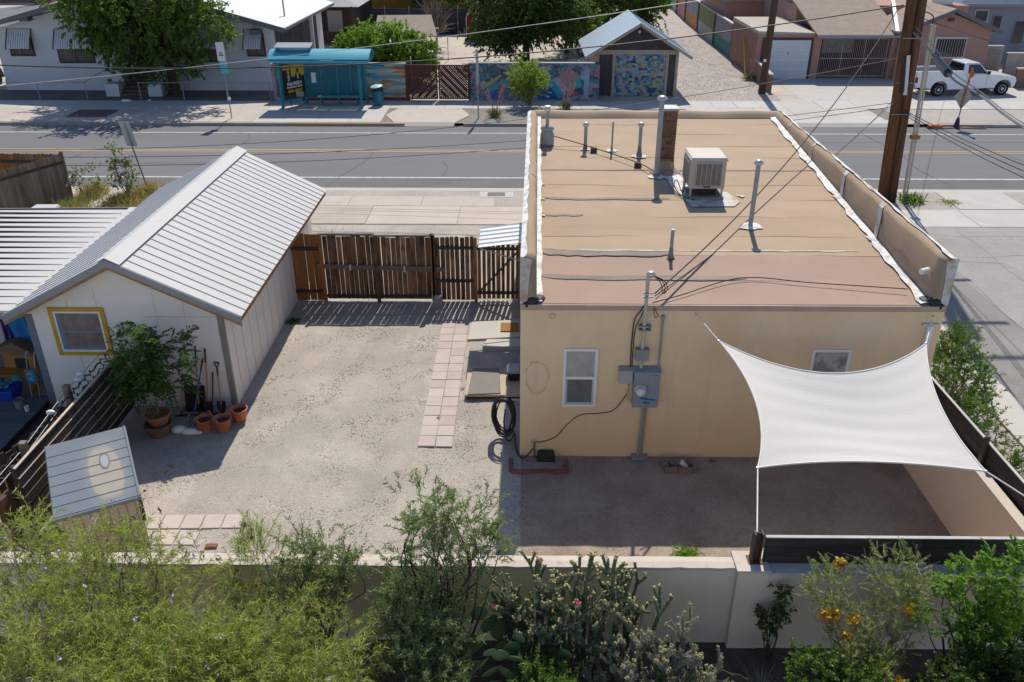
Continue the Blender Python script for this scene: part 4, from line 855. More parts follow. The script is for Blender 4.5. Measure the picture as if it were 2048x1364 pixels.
a0 += .045; a1 -= .045; b0 += .045; b1 -= .045; zm = (b0 + b1) / 2
for a, c, d_, e in ((a0, a0 + .09, b0, b1), (a0 + .09, a1, b0, b0 + .08), (a0 + .09, a1, zm - .025, zm + .025)): MB().box(a, c, y + .002, y + .02, d_, e).build('sash', m_blueg, wn)
for d_, e in ((b0 + .08, zm - .025), (zm + .025, b1)): MB().box(a0 + .09, a1, y + .008, y + .016, d_, e).build('pane', m_curt2, wn)
# ================================================================ left side: board fence, deck, clutter, storage shed, tools
bf = thing('board_fence', 'dark slatted board fence running back beside the grey storage shed', 'fence', (-8.6, 14, 0))
m_dkb = mat('dark_weathered_board', (.042, .034, .029), .3, 3, .75, bump=.4, bscale=30, stretch=(6, 1, 6), objvar=.35, layers=[((.11, .085, .06), 1.4, .55, .7, .7, (5, .4, 5))])
m_paled = mat('painted_sun_edge', (.50, .42, .33), .1, 3, .8)  # sun catching the board tops, put into the colour as a pale edge
for i in range(7):
    z = .08 + i * .198
    for y0_, y1_ in ((11.72, 14.45), (14.47, 17.0)):
        w = y1_ - y0_ - rng.uniform(0, .05); o = MB().box(-.02, .02, -w / 2, w / 2, 0, .160).box(-.021, .021, -w / 2, w / 2, .160, .168, 1).build('board', [m_dkb, m_paled], bf); o.location = (-8.62 + rng.uniform(-.008, .008), (y0_ + y1_) / 2, z); o.rotation_euler = (0, rng.uniform(-.03, .03), rng.uniform(-.003, .003))
MB().box(-8.645, -8.595, 11.71, 16.9, 1.447, 1.462).build('pale_top', m_paled, bf)
for y in (11.78, 14.46, 16.9): MB().box(-8.72, -8.64, y - .04, y + .04, 0, 1.46).build('post', m_dkb, bf)
wf_ = thing('wire_fence', 'wire fence on square timber posts beside the dark board fence', 'fence', (-9.0, 13.5, 0))
m_post = mat('grey_timber_post', (.22, .165, .12), .15, 4, .85, bump=.3, stretch=(5, 5, .6))
for y, x in ((14.45, -9.05), (12.45, -8.86), (10.6, -8.8)): MB().box(x - .06, x + .06, y - .06, y + .06, 0, 1.5).build('post', m_post, wf_, bevel=.008)
for z in (.5, .9, 1.25, 1.4): MB().tube([(-9.05, 16.0, z), (-9.05, 14.45, z), (-8.86, 12.45, z - .02), (-8.8, 10.6, z)], .006, 5).build('strand', m_galvd, wf_)
for z, s_ in ((1.32, 1), (1.15, 3)):
    MB().tube([(-8.98 + .03 * math.sin(k * 1.7 + s_), 16.2 - k * .065, z + .05 * math.sin(k * 2.3 + s_)) for k in range(70)], .014, 5).build('dry_vine', mat('dry_vine', (.10, .08, .065), .4, 9, .9), wf_)
for k, (x, y, z) in enumerate(((-9.02, 15.0, 1.45), (-8.98, 14.8, 1.42), (-8.95, 13.6, 1.4))):
    tag(MB().ball((x, y, z), .07, 8, 6, (1.3, .8, .7)).build('cloth_scrap', m_white, smooth=True), ['white scrap snagged on the wire fence below the yellow window', 'second pale scrap on the wire fence nearer the timber post', 'pale scrap on the wire fence above the dark deck'][k], 'scrap')
# old plank fence at the far left corner
m_oldp = mat('rusty_brown_plank', (.085, .05, .032), .3, 4, .85, bump=.3, stretch=(6, 6, .5), objvar=.3)
pf2 = thing('plank_fence', 'short brown plank fence at the left frame edge below the deck', 'fence', (-9.4, 11.2, 0))
for i in range(16): piece('plank', 'oldplank', lambda: MB().box(-.06, .06, -.01, .01, 0, 1.42), m_oldp, pf2, (-9.0 - .06 * i, 11.85 - .135 * i + .6, rng.uniform(-.03, .03)), (0, 0, 1.15))
MB().box(-8.8, -8.7, 11.3, 11.6, 0, 1.1).build('end_board', m_oldp, pf2)
# deck with boards
m_deck = mat('blue_grey_deck_board', (.105, .115, .13), .15, 3, .8, bump=.2, stretch=(.6, 6, 6), objvar=.15)
dk = struct(MB().box(-16, -10.55, 12.2, 16.3, .0, .12).build('deck', mat('deck_frame', (.03, .03, .03), .2, 3, .9)))
for i in range(28): piece('deck_board', 'deckboard', lambda: MB().box(-2.72, 2.72, -.068, .068, 0, .03), m_deck, dk, (-13.28, 12.28 + i * .146, .125))
MB().box(-10.55, -9.2, 12.2, 16.0, .0, .02).build('dark_soil', mat('dark_soil', (.06, .05, .045), .3, 3, .95, speckle=.4, sscale=30), dk)
# clutter under the wing roof
m_orange = mat('orange_stained_wood', (.34, .16, .03), .2, 4, .6); m_crate = mat('brown_box_board', (.16, .11, .075), .15, 3, .9)
kn = thing('dog_kennel', 'wooden pet house with dark felt roof under the porch roof', 'pet house', (-11.4, 17.1, .15))
MB().box(-11.75, -11.05, 16.75, 17.5, .55, 1.0).build('body', m_orange, kn); MB().prism([(-11.85, 16.68, 1.05), (-10.98, 16.68, .92), (-10.98, 16.68, .97), (-11.4, 16.68, 1.28), (-11.85, 16.68, 1.1)], (0, .9, 0)).build('roof', m_crate, kn); MB().box(-11.5, -11.2, 16.742, 16.76, .57, .85).build('doorway', m_wire, kn)
bt = thing('wooden_bench', 'orange stained wooden bench under the hanging laundry', 'bench', (-11.6, 16.7, .15)); MB().box(-12.9, -10.95, 16.4, 16.8, .55, .60).build('seat', m_orange, bt)
for x in (-12.7, -11.1): MB().box(x - .04, x + .04, 16.45, 16.75, .15, .55).build('leg', m_orange, bt)
tb = thing('toy_tub', 'blue plastic tub heaped with colourful cloth under the bench', 'tub', (-11.6, 16.3, .15)); MB().hexa([(-11.95, 16.0, .15), (-11.3, 16.0, .15), (-11.3, 16.4, .15), (-11.95, 16.4, .15)], [(-12.0, 15.95, .42), (-11.25, 15.95, .42), (-11.25, 16.45, .42), (-12.0, 16.45, .42)]).build('tub', mat('blue_plastic', (.01, .06, .38), .1, 3, .4), tb, bevel=.02)
mb = MB()
for k in range(14): mb.ball((-11.9 + .6 * rng.random(), 16.05 + .35 * rng.random(), .42 + .14 * rng.random()), .1, 7, 5, (1.3, 1, .6))
mb.build('cloth_heap', mat('mixed_cloth', (.02, .22, .32), .6, 14, .8, layers=[((.45, .42, .36), 7, .55, .6, .9), ((.25, .04, .05), 6, .6, .64, .9), ((.02, .1, .3), 8, .6, .64, .9)]), tb, smooth=True)
fc = thing('folding_chair', 'folded grey metal chair leaning by the blue-grey corner board', 'chair', (-10.8, 16.35, .15))
for x in (-10.98, -10.80): MB().tube(bez([(x, 16.2, .15), (x + .0, 16.3, .7), (x + .02, 16.4, 1.15), (x + .08, 16.42, 1.2)], 5), .014, 6).build('tube_frame', m_galvd, fc)
MB().box(-10.99, -10.79, 16.22, 16.26, .5, .85).build('seat', MATS['mixed_cloth'], fc)
def cup(x, y, h, r, m, label, name='can'):
    tag(MB().lathe([(r * .8, 0), (r, h), (r * .9, h), (r * .72, .02), (0, .02)], (x, y, .155), 14).build(name, m, smooth=False), label, name)
cup(-11.0, 15.75, .22, .11, mat('tin_can', (.28, .28, .27), .1, 4, .5, metal=.4), 'grey tin bucket standing on the blue-grey deck', 'bucket'); cup(-10.78, 15.62, .12, .05, m_white, 'small white mug on the deck beside the tin bucket', 'mug')
ln = thing('clothesline', 'thin clothesline strung under the edge of the wing roof', 'clothesline', (-12, 17, 1.8)); MB().tube(sag((-10.65, 16.9, 1.86), (-15, 17.1, 1.84), .07), .006, 5).build('line', m_rope, ln)
def garment(name, x0, x1, zt, zb, m, label, y=17.0, flare=.1, seed=0):
    vs = []; fs = []; nx, nz = 14, 10
    for j in range(nz + 1):
        v = j / nz
        for i in range(nx + 1):
            u = i / nx; x = x0 + (x1 - x0) * u + (u - .5) * flare * v; vs.append((x, y + .04 * math.sin(u * 11 + seed) * (.3 + v) + .03 * v, zt + (zb - zt) * v * (1 - .12 * math.sin(u * 7 + seed)) - (0 if j else .03 * math.sin(math.pi * u))))
    for j in range(nz):
        for i in range(nx): a = j * (nx + 1) + i; fs.append((a, a + 1, a + nx + 2, a + nx + 1))
    tag(MB().add(vs, fs).build(name, m, smooth=True, recalc=False), label, 'laundry', 'laundry on the clothesline')
garment('blue_garment', -11.56, -11.18, 1.80, 1.06, mat('blue_tie_dye', (.012, .16, .42), .25, 5, .8, layers=[((.10, .40, .50), 4, .58, .7, .9)]), 'bright blue top hanging on the clothesline nearest the corner board', flare=.25)
garment('purple_garment', -11.76, -11.58, 1.77, 1.15, mat('purple_cloth', (.05, .02, .16), .3, 8, .8, layers=[((.2, .05, .15), 14, .58, .64, .7)]), 'purple patterned garment hanging left of the blue top', y=17.02, flare=.05, seed=2)
garment('white_garment', -12.05, -11.72, 1.74, .86, mat('white_cloth', (.5, .49, .52), .08, 5, .85), 'white garment hanging at the left frame edge', y=17.08, flare=.1, seed=4)
# resin storage shed
m_shr = mat('grey_resin_roof', (.15, .178, .212), .06, 2, .65, spec=.2, layers=[((.185, .205, .228), 1.1, .5, .72, .6)], bump=.1, bscale=60); m_shw = mat('beige_resin_wall', (.36, .315, .27), .05, 2, .65, layers=[((.31, .26, .22), 2, .5, .7, .4, (1, 1, .3))])
sh = thing('storage_shed', 'small beige resin storage shed with grey seamed roof and bleached patch', 'shed', (-7.45, 12.0, 0))
TL, TR, BR, BL = [Vector(p) for p in ((-8.53, 12.50, 1.37), (-7.36, 13.20, 1.37), (-6.40, 11.43, 1.10), (-7.58, 10.78, 1.10))]
MB().hexa([p - Vector((0, 0, .07)) for p in (TL, TR, BR, BL)], [TL, TR, BR, BL]).build('roof', m_shr, sh, bevel=.015)
rf_ = [c for c in sh.children if c.name.startswith('roof')][0]
NV = (TR - TL).cross(BL - TL).normalized(); NV = NV if NV.z > 0 else -NV
def faded_roof():
    m = m_shr.copy(); m.name = 'sun_faded_resin_roof'; t = m.node_tree; N = t.nodes; L = t.links; b = N['Principled BSDF']; src = b.inputs['Base Color'].links[0].from_socket
    c = TL.lerp(TR, .66).lerp(BL.lerp(BR, .66), .57); eu = (TR - TL) / (TR - TL).length; ev = (BL - TL) / (BL - TL).length
    g = N.new('ShaderNodeNewGeometry'); sb = N.new('ShaderNodeVectorMath'); sb.operation = 'SUBTRACT'; L.new(g.outputs['Position'], sb.inputs[0]); sb.inputs[1].default_value = c; pw = []
    for e, r_ in ((eu, .195 * (TR - TL).length), (ev, .36 * (BL - TL).length)):
        d = N.new('ShaderNodeVectorMath'); d.operation = 'DOT_PRODUCT'; L.new(sb.outputs[0], d.inputs[0]); d.inputs[1].default_value = e / r_
        a = N.new('ShaderNodeMath'); a.operation = 'ABSOLUTE'; L.new(d.outputs['Value'], a.inputs[0]); p = N.new('ShaderNodeMath'); p.operation = 'POWER'; p.inputs[1].default_value = 2.8; L.new(a.outputs[0], p.inputs[0]); pw.append(p)
    s = N.new('ShaderNodeMath'); L.new(pw[0].outputs[0], s.inputs[0]); L.new(pw[1].outputs[0], s.inputs[1]); nz = N.new('ShaderNodeTexNoise'); nz.inputs['Scale'].default_value = 4; L.new(g.outputs['Position'], nz.inputs['Vector'])
    s2 = N.new('ShaderNodeMath'); s2.operation = 'MULTIPLY_ADD'; s2.inputs[1].default_value = .5; L.new(nz.outputs[0], s2.inputs[0]); L.new(s.outputs[0], s2.inputs[2])
    def rng_(lo, hi, am):
        r = N.new('ShaderNodeMapRange'); r.inputs[1].default_value = lo; r.inputs[2].default_value = hi; r.inputs[3].default_value = am; r.inputs[4].default_value = 0; L.new(s2.outputs[0], r.inputs[0]); return r.outputs[0]
    for lo, hi, am, col in ((.9, 3.2, .55, (.235, .248, .262, 1)), (.95, 1.35, .85, (.35, .305, .25, 1))):
        x = N.new('ShaderNodeMix'); x.data_type = 'RGBA'; L.new(rng_(lo, hi, am), x.inputs[0]); L.new(src, x.inputs[6]); x.inputs[7].default_value = col; src = x.outputs[2]
    L.new(src, b.inputs['Base Color']); return m
m_faded = faded_roof()
for i in range(7):
    t = .06 + i * .133
    p, q = TL.lerp(BL, t), TR.lerp(BR, t); p, q = p.lerp(q, .012), p.lerp(q, .965)
    p2, q2 = TL.lerp(BL, t + .122), TR.lerp(BR, t + .122); p2, q2 = p2.lerp(q2, .012), p2.lerp(q2, .965)
    MB().hexa([p, q, q2, p2], [v + NV * .010 for v in (p.lerp(p2, .03), q.lerp(q2, .03), q2.lerp(q, .03), p2.lerp(p, .03))]).build('roof_board', m_faded, rf_)
MB().hexa([TR.lerp(TL, .03), TR.lerp(TL, .012), BR.lerp(BL, .012), BR.lerp(BL, .03)], [v + NV * .018 for v in (TR.lerp(TL, .03), TR.lerp(TL, .012), BR.lerp(BL, .012), BR.lerp(BL, .03))]).build('edge_rib', m_shr, rf_)
def rp(u, v, h): return TL.lerp(TR, u).lerp(BL.lerp(BR, u), v) + NV * h
m_bl = mat('bleached_patch', (.44, .385, .32), .07, 3, .7, layers=[((.37, .36, .345), 2, .5, .7, .6)]); m_bl2 = mat('bleached_core', (.30, .325, .36), .06, 4, .7); m_ring = mat('dull_ring', (.15, .17, .185), .1, 4, .7)
def blob(name, m, cu, cv, ru, rv_, h, pw=2.6, taper=0.0):
    n = 40; vs = []
    for k in range(n):
        t = 2 * math.pi * k / n; c, s_ = math.cos(t), math.sin(t)
        r_ = (abs(c) ** pw + abs(s_) ** pw) ** (-1 / pw); vs.append(rp(cu + ru * c * r_ * (1 - taper * s_), cv + rv_ * s_ * r_, h))
    MB().add(vs, [tuple(range(n))]).build(name, m, rf_, recalc=False)
m_bl3 = mat('faded_halo', (.335, .345, .355), .06, 3, .7)
blob('dull_ring', m_ring, .67, .43, .062, .105, .0165, 2.6, .12); blob('bleached_core', m_bl2, .67, .43, .045, .08, .0185, 2.6, .12)
ins = lambda p, c, k: Vector((p.x + (c.x - p.x) * k, p.y + (c.y - p.y) * k, 0))
cc = (TL + BR) / 2; c4 = [ins(p, cc, .07) for p in (TL, TR, BR, BL)]
MB().hexa(c4, [Vector((p.x, p.y, z)) for p, z in zip(c4, (1.29, 1.29, 1.04, 1.04))]).build('body', m_shw, sh)
for i in range(9):
    t = (i + .5) / 9; p = c4[3].lerp(c4[2], t); nrm = Vector((c4[2].y - c4[3].y, -(c4[2].x - c4[3].x), 0)).normalized()
    MB().beam(p + nrm * .004, p + nrm * .004 + Vector((0, 0, 1.03)), .012, .01, nrm).build('wall_groove', mat('shed_groove', (.2, .17, .145), .1, 3, .8), sh)
p = c4[2]; MB().box(p.x - .02, p.x + .03, p.y - .01, p.y + .04, .55, 1.03).build('hinge_bar', m_wire, sh)
# terracotta tubs with soil
m_terra = mat('terracotta_plastic', (.47, .15, .08), .08, 3, .6, objvar=.05); m_soil = mat('potting_soil', (.05, .038, .03), .4, 20, .95, bump=.6, bscale=60)
def tubb(x, y, label, h=.29, r=.19):
    t = thing('terracotta_tub', label, 'tub', (x, y, .01), group='terracotta tubs')
    MB().lathe([(r * .68, 0), (r * .98, h), (r * 1.04, h), (r * 1.04, h + .015), (r * .93, h + .015), (r * .86, h - .07)], (x, y, .01), 24).build('tub', m_terra, t, smooth=True); MB().lathe([(0, h - .065), (r * .87, h - .07)], (x, y, .01), 20).build('soil', m_soil, t)
    for s_ in (-1, 1):
        pts = [(x + math.cos(a) * r * 1.02 * 1, y + s_ * 0 + math.sin(a) * r * 1.02, .01 + h + .005 + .075 * math.sin(math.pi * q / 8)) for q, a in ((q, (.9 if s_ > 0 else 4.0) + .6 * q / 8) for q in range(9))]
        MB().tube(pts, .012, 6).build('handle', m_terra, t)
tubb(-6.72, 15.12, 'leftmost of the three terracotta tubs with soil by the garage corner'); tubb(-6.33, 15.13, 'front right terracotta tub with soil, nearest the sunlit gravel'); tubb(-6.10, 15.52, 'terracotta tub with soil standing at the garage corner behind the other two')
bg_ = thing('cement_bag', 'half-collapsed white plastic bag on the gravel by the tools', 'bag', (-7.2, 15.02, 0)); MB().ball((-7.25, 15.03, .08), .16, 10, 7, (1.1, .7, .55)).ball((-7.02, 14.98, .07), .17, 10, 7, (1.25, .6, .45)).ball((-6.86, 14.97, .05), .09, 8, 5, (1.5, .6, .5)).build('bag', m_white, bg_, smooth=True)
# garden tools leaning on the gable wall
m_hand = mat('wooden_handle', (.40, .21, .07), .12, 5, .6, stretch=(4, 4, .5)); m_blade = mat('dark_steel_blade', (.05, .048, .046), .2, 6, .5, metal=.5); m_blue = mat('blue_handle', (.015, .09, .42), .1, 3, .4); m_grip = mat('dark_grip', (.04, .03, .025), .2, 4, .6)
def tool(name, label, base, top, hm, kind):
    t = thing(name, label, 'garden tool', base, group='garden tools leaning on the garage'); b_, e_ = Vector(base), Vector(top)
    MB().tube([b_.lerp(e_, .16), b_.lerp(e_, .82)], .016, 8).build('handle', hm, t); MB().tube([b_.lerp(e_, .82), e_], .019, 8).build('grip', m_grip, t)
    d_ = (e_ - b_).normalized(); sx = Vector((1, 0, 0)); fr_ = d_.cross(sx).normalized()
    if kind == 'spade':
        vs = []; 
        for v, w in ((0, .02), (.06, .07), (.16, .105), (.30, .10)):
            for u in (-1, 0, 1): vs.append(b_ + d_ * v + sx * w * u + fr_ * (.02 if u == 0 else 0))
        MB().add(vs, [(r_ * 3 + c, r_ * 3 + c + 1, r_ * 3 + c + 4, r_ * 3 + c + 3) for r_ in range(3) for c in range(2)]).build('blade', m_blade, t, recalc=False); MB().tube([b_.lerp(e_, .10), b_.lerp(e_, .2)], .022, 8).build('socket', m_blade, t)
    elif kind == 'fork':
        for u in (-.07, -.025, .025, .07): MB().tube([b_ + sx * u, b_ + sx * u * .9 + d_ * .24], .008, 5).build('tine', m_blade, t)
        MB().tube([b_ + sx * -.07 + d_ * .24, b_ + sx * .07 + d_ * .24], .011, 6).build('fork_bar', m_blade, t); MB().tube([b_ + d_ * .24, b_.lerp(e_, .2)], .013, 6).build('socket', m_galvd, t)
    elif kind == 'rake':
        MB().tube([b_ + sx * -.18, b_ + sx * .18], .014, 6).build('head_bar', m_blade, t)
        for k in range(9): MB().tube([b_ + sx * (-.17 + k * .0425), b_ + sx * (-.17 + k * .0425) - fr_ * .08], .006, 4).build('tine', m_blade, t)
        MB().tube([b_, b_.lerp(e_, .2)], .013, 6).build('socket', m_blade, t)
    else:
        MB().tube([b_, b_.lerp(e_, .17)], .02, 8).build('shaft', m_blade, t); MB().tube([b_ - sx * .15 + d_ * .02, b_ + sx * .13 + d_ * .04], .022, 6).build('pick_head', m_blade, t)
    if kind == 'spade' and hm is m_hand and 'handled' in label:
        MB().tube([e_ - sx * .06 + d_ * .10, e_ + sx * .06 + d_ * .10], .014, 6).build('grip_bar', m_grip, t)
        for u in (-.06, .06): MB().tube([e_ - d_ * .02, e_ + sx * u + d_ * .10], .011, 6).build('grip_fork', m_grip, t)
tool('garden_rake', 'long wooden garden rake standing against the brown board by the garage', (-7.06, 15.72, .03), (-7.0, 16.03, 1.56), m_hand, 'rake')
tool('garden_fork', 'blue handled garden fork standing beside the white bag', (-7.06, 15.28, .02), (-6.86, 15.98, 1.30), m_blue, 'fork')
tool('garden_shovel', 'long wooden shovel with black blade, third tool from the left', (-6.84, 15.72, .03), (-6.80, 16.03, 1.50), m_hand, 'spade')
tool('pickaxe', 'short dark pickaxe standing between the two wooden shovels', (-6.76, 15.70, .03), (-6.72, 16.02, .92), m_grip, 'pick')
tool('garden_spade', 'short wooden handled spade with a black grip near the garage corner', (-6.56, 15.74, .03), (-6.60, 16.01, 1.06), m_hand, 'spade')
tool('garden_hoe', 'short bent wooden stick tool leaning left of the brown board', (-7.42, 15.62, .03), (-7.38, 16.0, .9), m_hand, 'pick')
tag(MB().hexa([(-7.40, 15.84, .0), (-6.96, 15.84, .0), (-6.96, 15.89, .0), (-7.40, 15.89, .0)], [(-7.40, 15.98, .58), (-6.96, 15.98, .58), (-6.96, 16.03, .58), (-7.40, 16.03, .58)]).build('brown_board', mat('dark_brown_fibre', (.035, .02, .016), .2, 4, .9, bump=.3)), 'dark brown square board leaning on the cream garage wall', 'board')
# fallen leaves on the shaded gravel
for k, (x, y, s_) in enumerate(((-7.0, 13.85, .06), (-6.93, 13.78, .05), (-7.0, 13.62, .04), (-6.9, 13.5, .03))):
    a = rng.uniform(0, 6); m_ = MB().add([(x + s_ * math.cos(a + t) * w, y + s_ * math.sin(a + t) * w, .03 + .015 * (q % 2)) for q, (t, w) in enumerate(((0, 1.3), (.9, .7), (2.2, .7), (3.1, 1.3), (4, .7), (5.3, .7)))], [(0, 1, 2, 3, 4, 5)])
    tag(m_.build('fallen_leaf', mat('dry_leaf', (.36, .28, .16), .2, 8, .8), recalc=False), ['largest dry leaf on the shaded gravel behind the shed', 'dry leaf just right of the largest one on the shaded gravel', 'dry leaf a little in front of the two largest ones', 'smallest dry leaf near the edge of the garage shadow'][k], 'leaf', 'fallen leaves')
# left street side: dog-ear fence corner, bin, leaning sign
lf = thing('cedar_fence', 'weathered cedar plank fence corner beside the street at the left edge', 'fence', (-17.6, 30, 0))
m_gp = mat('greyed_cedar', (.20, .15, .105), .2, 4, .85, bump=.4, stretch=(6, 6, .5), objvar=.3, layers=[((.09, .065, .05), 2, .5, .68, .7, (4, 4, .4))])
c0, c1, c2 = Vector((-17.15, 31.0, 0)), Vector((-19.2, 26.6, 0)), Vector((-24, 31.3, 0))
for A_, B_, nn, m_ in ((c0, c1, 30, m_gp), (c0, c2, 44, m_cedo)):
    d_ = (B_ - A_); ang = math.atan2(d_.y, d_.x)
    for i in range(nn): piece('plank', 'dogplank', dogear(.145, 1.75), m_ if rng.random() < .8 else m_gp, lf, A_ + d_ * (i + .5) / nn + Vector((0, 0, rng.uniform(-.02, .02))), (0, 0, ang))
    MB().beam(A_ + Vector((0, -.05, 1.45)), B_ + Vector((0, -.05, 1.45)), .05, .09).build('rail', m_rail, lf)
MB().box(-17.2, -17.1, 30.95, 31.05, 0, 1.85).build('post', m_gp, lf)
wb = thing('wheelie_bin', 'grey wheeled rubbish bin with pale lid behind the metal wing roof', 'bin', (-15.9, 26.7, 0)); MB().hexa([(-16.15, 26.4, .05), (-15.6, 26.4, .05), (-15.6, 27.0, .05), (-16.15, 27.0, .05)], [(-16.25, 26.3, .98), (-15.5, 26.3, .98), (-15.5, 27.1, .98), (-16.25, 27.1, .98)]).build('body', mat('blue_grey_bin', (.09, .10, .13), .1, 3, .5), wb, bevel=.03)
MB().hexa([(-16.3, 26.22, .99), (-15.45, 26.22, .99), (-15.45, 27.15, .99), (-16.3, 27.15, .99)], [(-16.24, 26.3, 1.09), (-15.5, 26.3, 1.09), (-15.5, 27.1, 1.09), (-16.24, 27.1, 1.09)]).build('lid', mat('pale_grey_lid', (.45, .46, .47), .05, 3, .5), wb, bevel=.03)
for x in (-16.1, -15.65): MB().tube([(x - .03, 27.05, .12), (x + .03, 27.05, .12)], .12, 14).build('wheel', m_wire, wb)
sg = thing('road_sign', 'leaning street sign seen from behind beside the metal garage roof', 'sign', (-14.55, 32.0, 0))
p, q = Vector((-14.55, 31.9, 0)), Vector((-15.0, 31.9, 2.72)); MB().beam(p, q, .06, .03, (0, 1, 0)).build('post', m_galvd, sg)
d_ = (q - p).normalized(); s2 = d_.cross(Vector((0, 1, 0))); a_, b_ = q - d_ * .92, q + d_ * .02
sw_ = Vector((-.97, .22, 0)) * .23
MB().hexa([a_ - sw_ + Vector((0, .03, 0)), a_ + sw_ + Vector((0, .03, 0)), a_ + sw_ + Vector((0, .04, 0)), a_ - sw_ + Vector((0, .04, 0))], [b_ - sw_ + Vector((0, .03, .0)), b_ + sw_ + Vector((0, .03, .0)), b_ + sw_ + Vector((0, .04, .0)), b_ - sw_ + Vector((0, .04, .0))]).build('plate', mat('sign_back_aluminium', (.42, .41, .39), .1, 3, .5, metal=.3), sg)
# ================================================================ across the street
def mural(name, palette, scale, stretch=(1, 1, 1), metric='EUCLIDEAN', distort=0.0, outline=.03, rnd=1.0, rotz=0.0):
    m = bpy.data.materials.new(name); m.use_nodes = True; MATS[name] = m; t = m.node_tree; N = t.nodes; L = t.links; b = N['Principled BSDF']; b.inputs['Roughness'].default_value = .85; b.inputs['Specular IOR Level'].default_value = .2
    g = N.new('ShaderNodeNewGeometry'); mp = N.new('ShaderNodeMapping'); mp.inputs['Scale'].default_value = stretch; mp.inputs['Rotation'].default_value = (0, rotz, 0); L.new(g.outputs['Position'], mp.inputs[0]); src = mp.outputs[0]
    if distort:
        n = N.new('ShaderNodeTexNoise'); n.inputs['Scale'].default_value = 1.3; n.inputs['Detail'].default_value = 3; L.new(src, n.inputs['Vector']); vm = N.new('ShaderNodeVectorMath'); vm.operation = 'SCALE'; vm.inputs['Scale'].default_value = distort; L.new(n.outputs['Color'], vm.inputs[0])
        va = N.new('ShaderNodeVectorMath'); va.operation = 'ADD'; L.new(src, va.inputs[0]); L.new(vm.outputs[0], va.inputs[1]); src = va.outputs[0]
    v = N.new('ShaderNodeTexVoronoi'); v.distance = metric; v.inputs['Scale'].default_value = scale; v.inputs['Randomness'].default_value = rnd; L.new(src, v.inputs['Vector'])
    sp = N.new('ShaderNodeSeparateColor'); L.new(v.outputs['Color'], sp.inputs[0]); r = N.new('ShaderNodeValToRGB'); r.color_ramp.interpolation = 'CONSTANT'; e = r.color_ramp.elements
    e[0].color = (*palette[0], 1); e[1].position = 1 / len(palette); e[1].color = (*palette[1], 1)
    for i, c in enumerate(palette[2:], 2): k = e.new(i / len(palette)); k.color = (*c, 1)
    L.new(sp.outputs[0], r.inputs[0])
    ve = N.new('ShaderNodeTexVoronoi'); ve.feature = 'DISTANCE_TO_EDGE'; ve.inputs['Scale'].default_value = scale; ve.inputs['Randomness'].default_value = rnd; L.new(src, ve.inputs['Vector'])
    mr = N.new('ShaderNodeMapRange'); mr.inputs[1].default_value = 0; mr.inputs[2].default_value = outline; L.new(ve.outputs['Distance'], mr.inputs[0])
    x = N.new('ShaderNodeMix'); x.data_type = 'RGBA'; x.inputs[6].default_value = (.03, .05, .09, 1); L.new(r.outputs[0], x.inputs[7])
    if outline: L.new(mr.outputs[0], x.inputs[0])
    else: x.inputs[0].default_value = 1
    n2 = N.new('ShaderNodeTexNoise'); n2.inputs['Scale'].default_value = 5; n2.inputs['Detail'].default_value = 6; L.new(g.outputs['Position'], n2.inputs['Vector']); mr2 = N.new('ShaderNodeMapRange'); mr2.inputs[1].default_value = .45; mr2.inputs[2].default_value = .75; mr2.inputs[4].default_value = .35; L.new(n2.outputs[0], mr2.inputs[0])
    y = N.new('ShaderNodeMix'); y.data_type = 'RGBA'; L.new(mr2.outputs[0], y.inputs[0]); L.new(x.outputs[2], y.inputs[6]); y.inputs[7].default_value = (.33, .34, .36, 1); L.new(y.outputs[2], b.inputs['Base Color']); return m
pal = [(.24, .22, .28), (.06, .19, .23), (.05, .08, .16), (.26, .17, .20), (.18, .23, .27), (.28, .25, .2), (.29, .27, .33), (.08, .12, .14), (.31, .32, .35), (.07, .25, .27)]
m_mur = mural('street_mural', pal, 2.7, (1, 1, 1.25), 'EUCLIDEAN', 1.0, .07, rotz=.5); m_mur2 = mural('striped_mural', [(.30, .27, .26), (.07, .30, .35), (.34, .07, .06), (.40, .36, .31), (.04, .16, .30), (.33, .18, .13), (.45, .34, .12), (.36, .42, .45)], 2.6, (.28, 1, 2.2), 'MANHATTAN', .25, .0)
m_mur3 = mural('tile_mural', [(.05, .15, .25), (.05, .21, .25), (.30, .33, .34), (.30, .33, .12), (.03, .10, .24), (.14, .28, .40), (.35, .30, .18), (.20, .24, .28), (.32, .22, .27), (.02, .05, .1)], 5.6, (1, 1, 1.3), 'CHEBYCHEV', .0, .0, .5); m_mur4 = mural('painted_pillar_mural', [(.07, .14, .05), (.10, .2, .07), (.36, .22, .36), (.35, .32, .45), (.06, .12, .04), (.4, .42, .48)], 1.2, (1.6, 1, .5), 'EUCLIDEAN', 1.0, .0)
m_bwall = mat('block_wall', (.33, .30, .27), .1, 2, .9, bump=.2, bscale=30)
mw_ = thing('mural_wall', 'block wall with blue and pink street mural left of the pitched garage', 'wall', (.5, 49.7, 0))
MB().box(-2.98, 4.12, 49.6, 49.8, 0, 2.03).build('painted_face', m_mur, mw_); MB().box(-3.0, 4.14, 49.58, 49.82, 2.03, 2.09).build('wall_cap', m_conc, mw_); MB().box(4.12, 4.42, 49.55, 50.6, 0, 1.98).build('painted_return', m_mur, mw_)
def mshape(pts, c, nm='mural_shape'):
    key = 'mural_%02d%02d%02d' % tuple(int(v * 99) for v in c)
    MB().add([(x, 49.594 - .0015 * len(mw_.children), z) for x, z in pts], [tuple(range(len(pts)))]).build(nm, mat(key, c, .25, 5, .85, layers=[((.35, .36, .38), 4, .55, .75, .4)]), mw_, recalc=False)
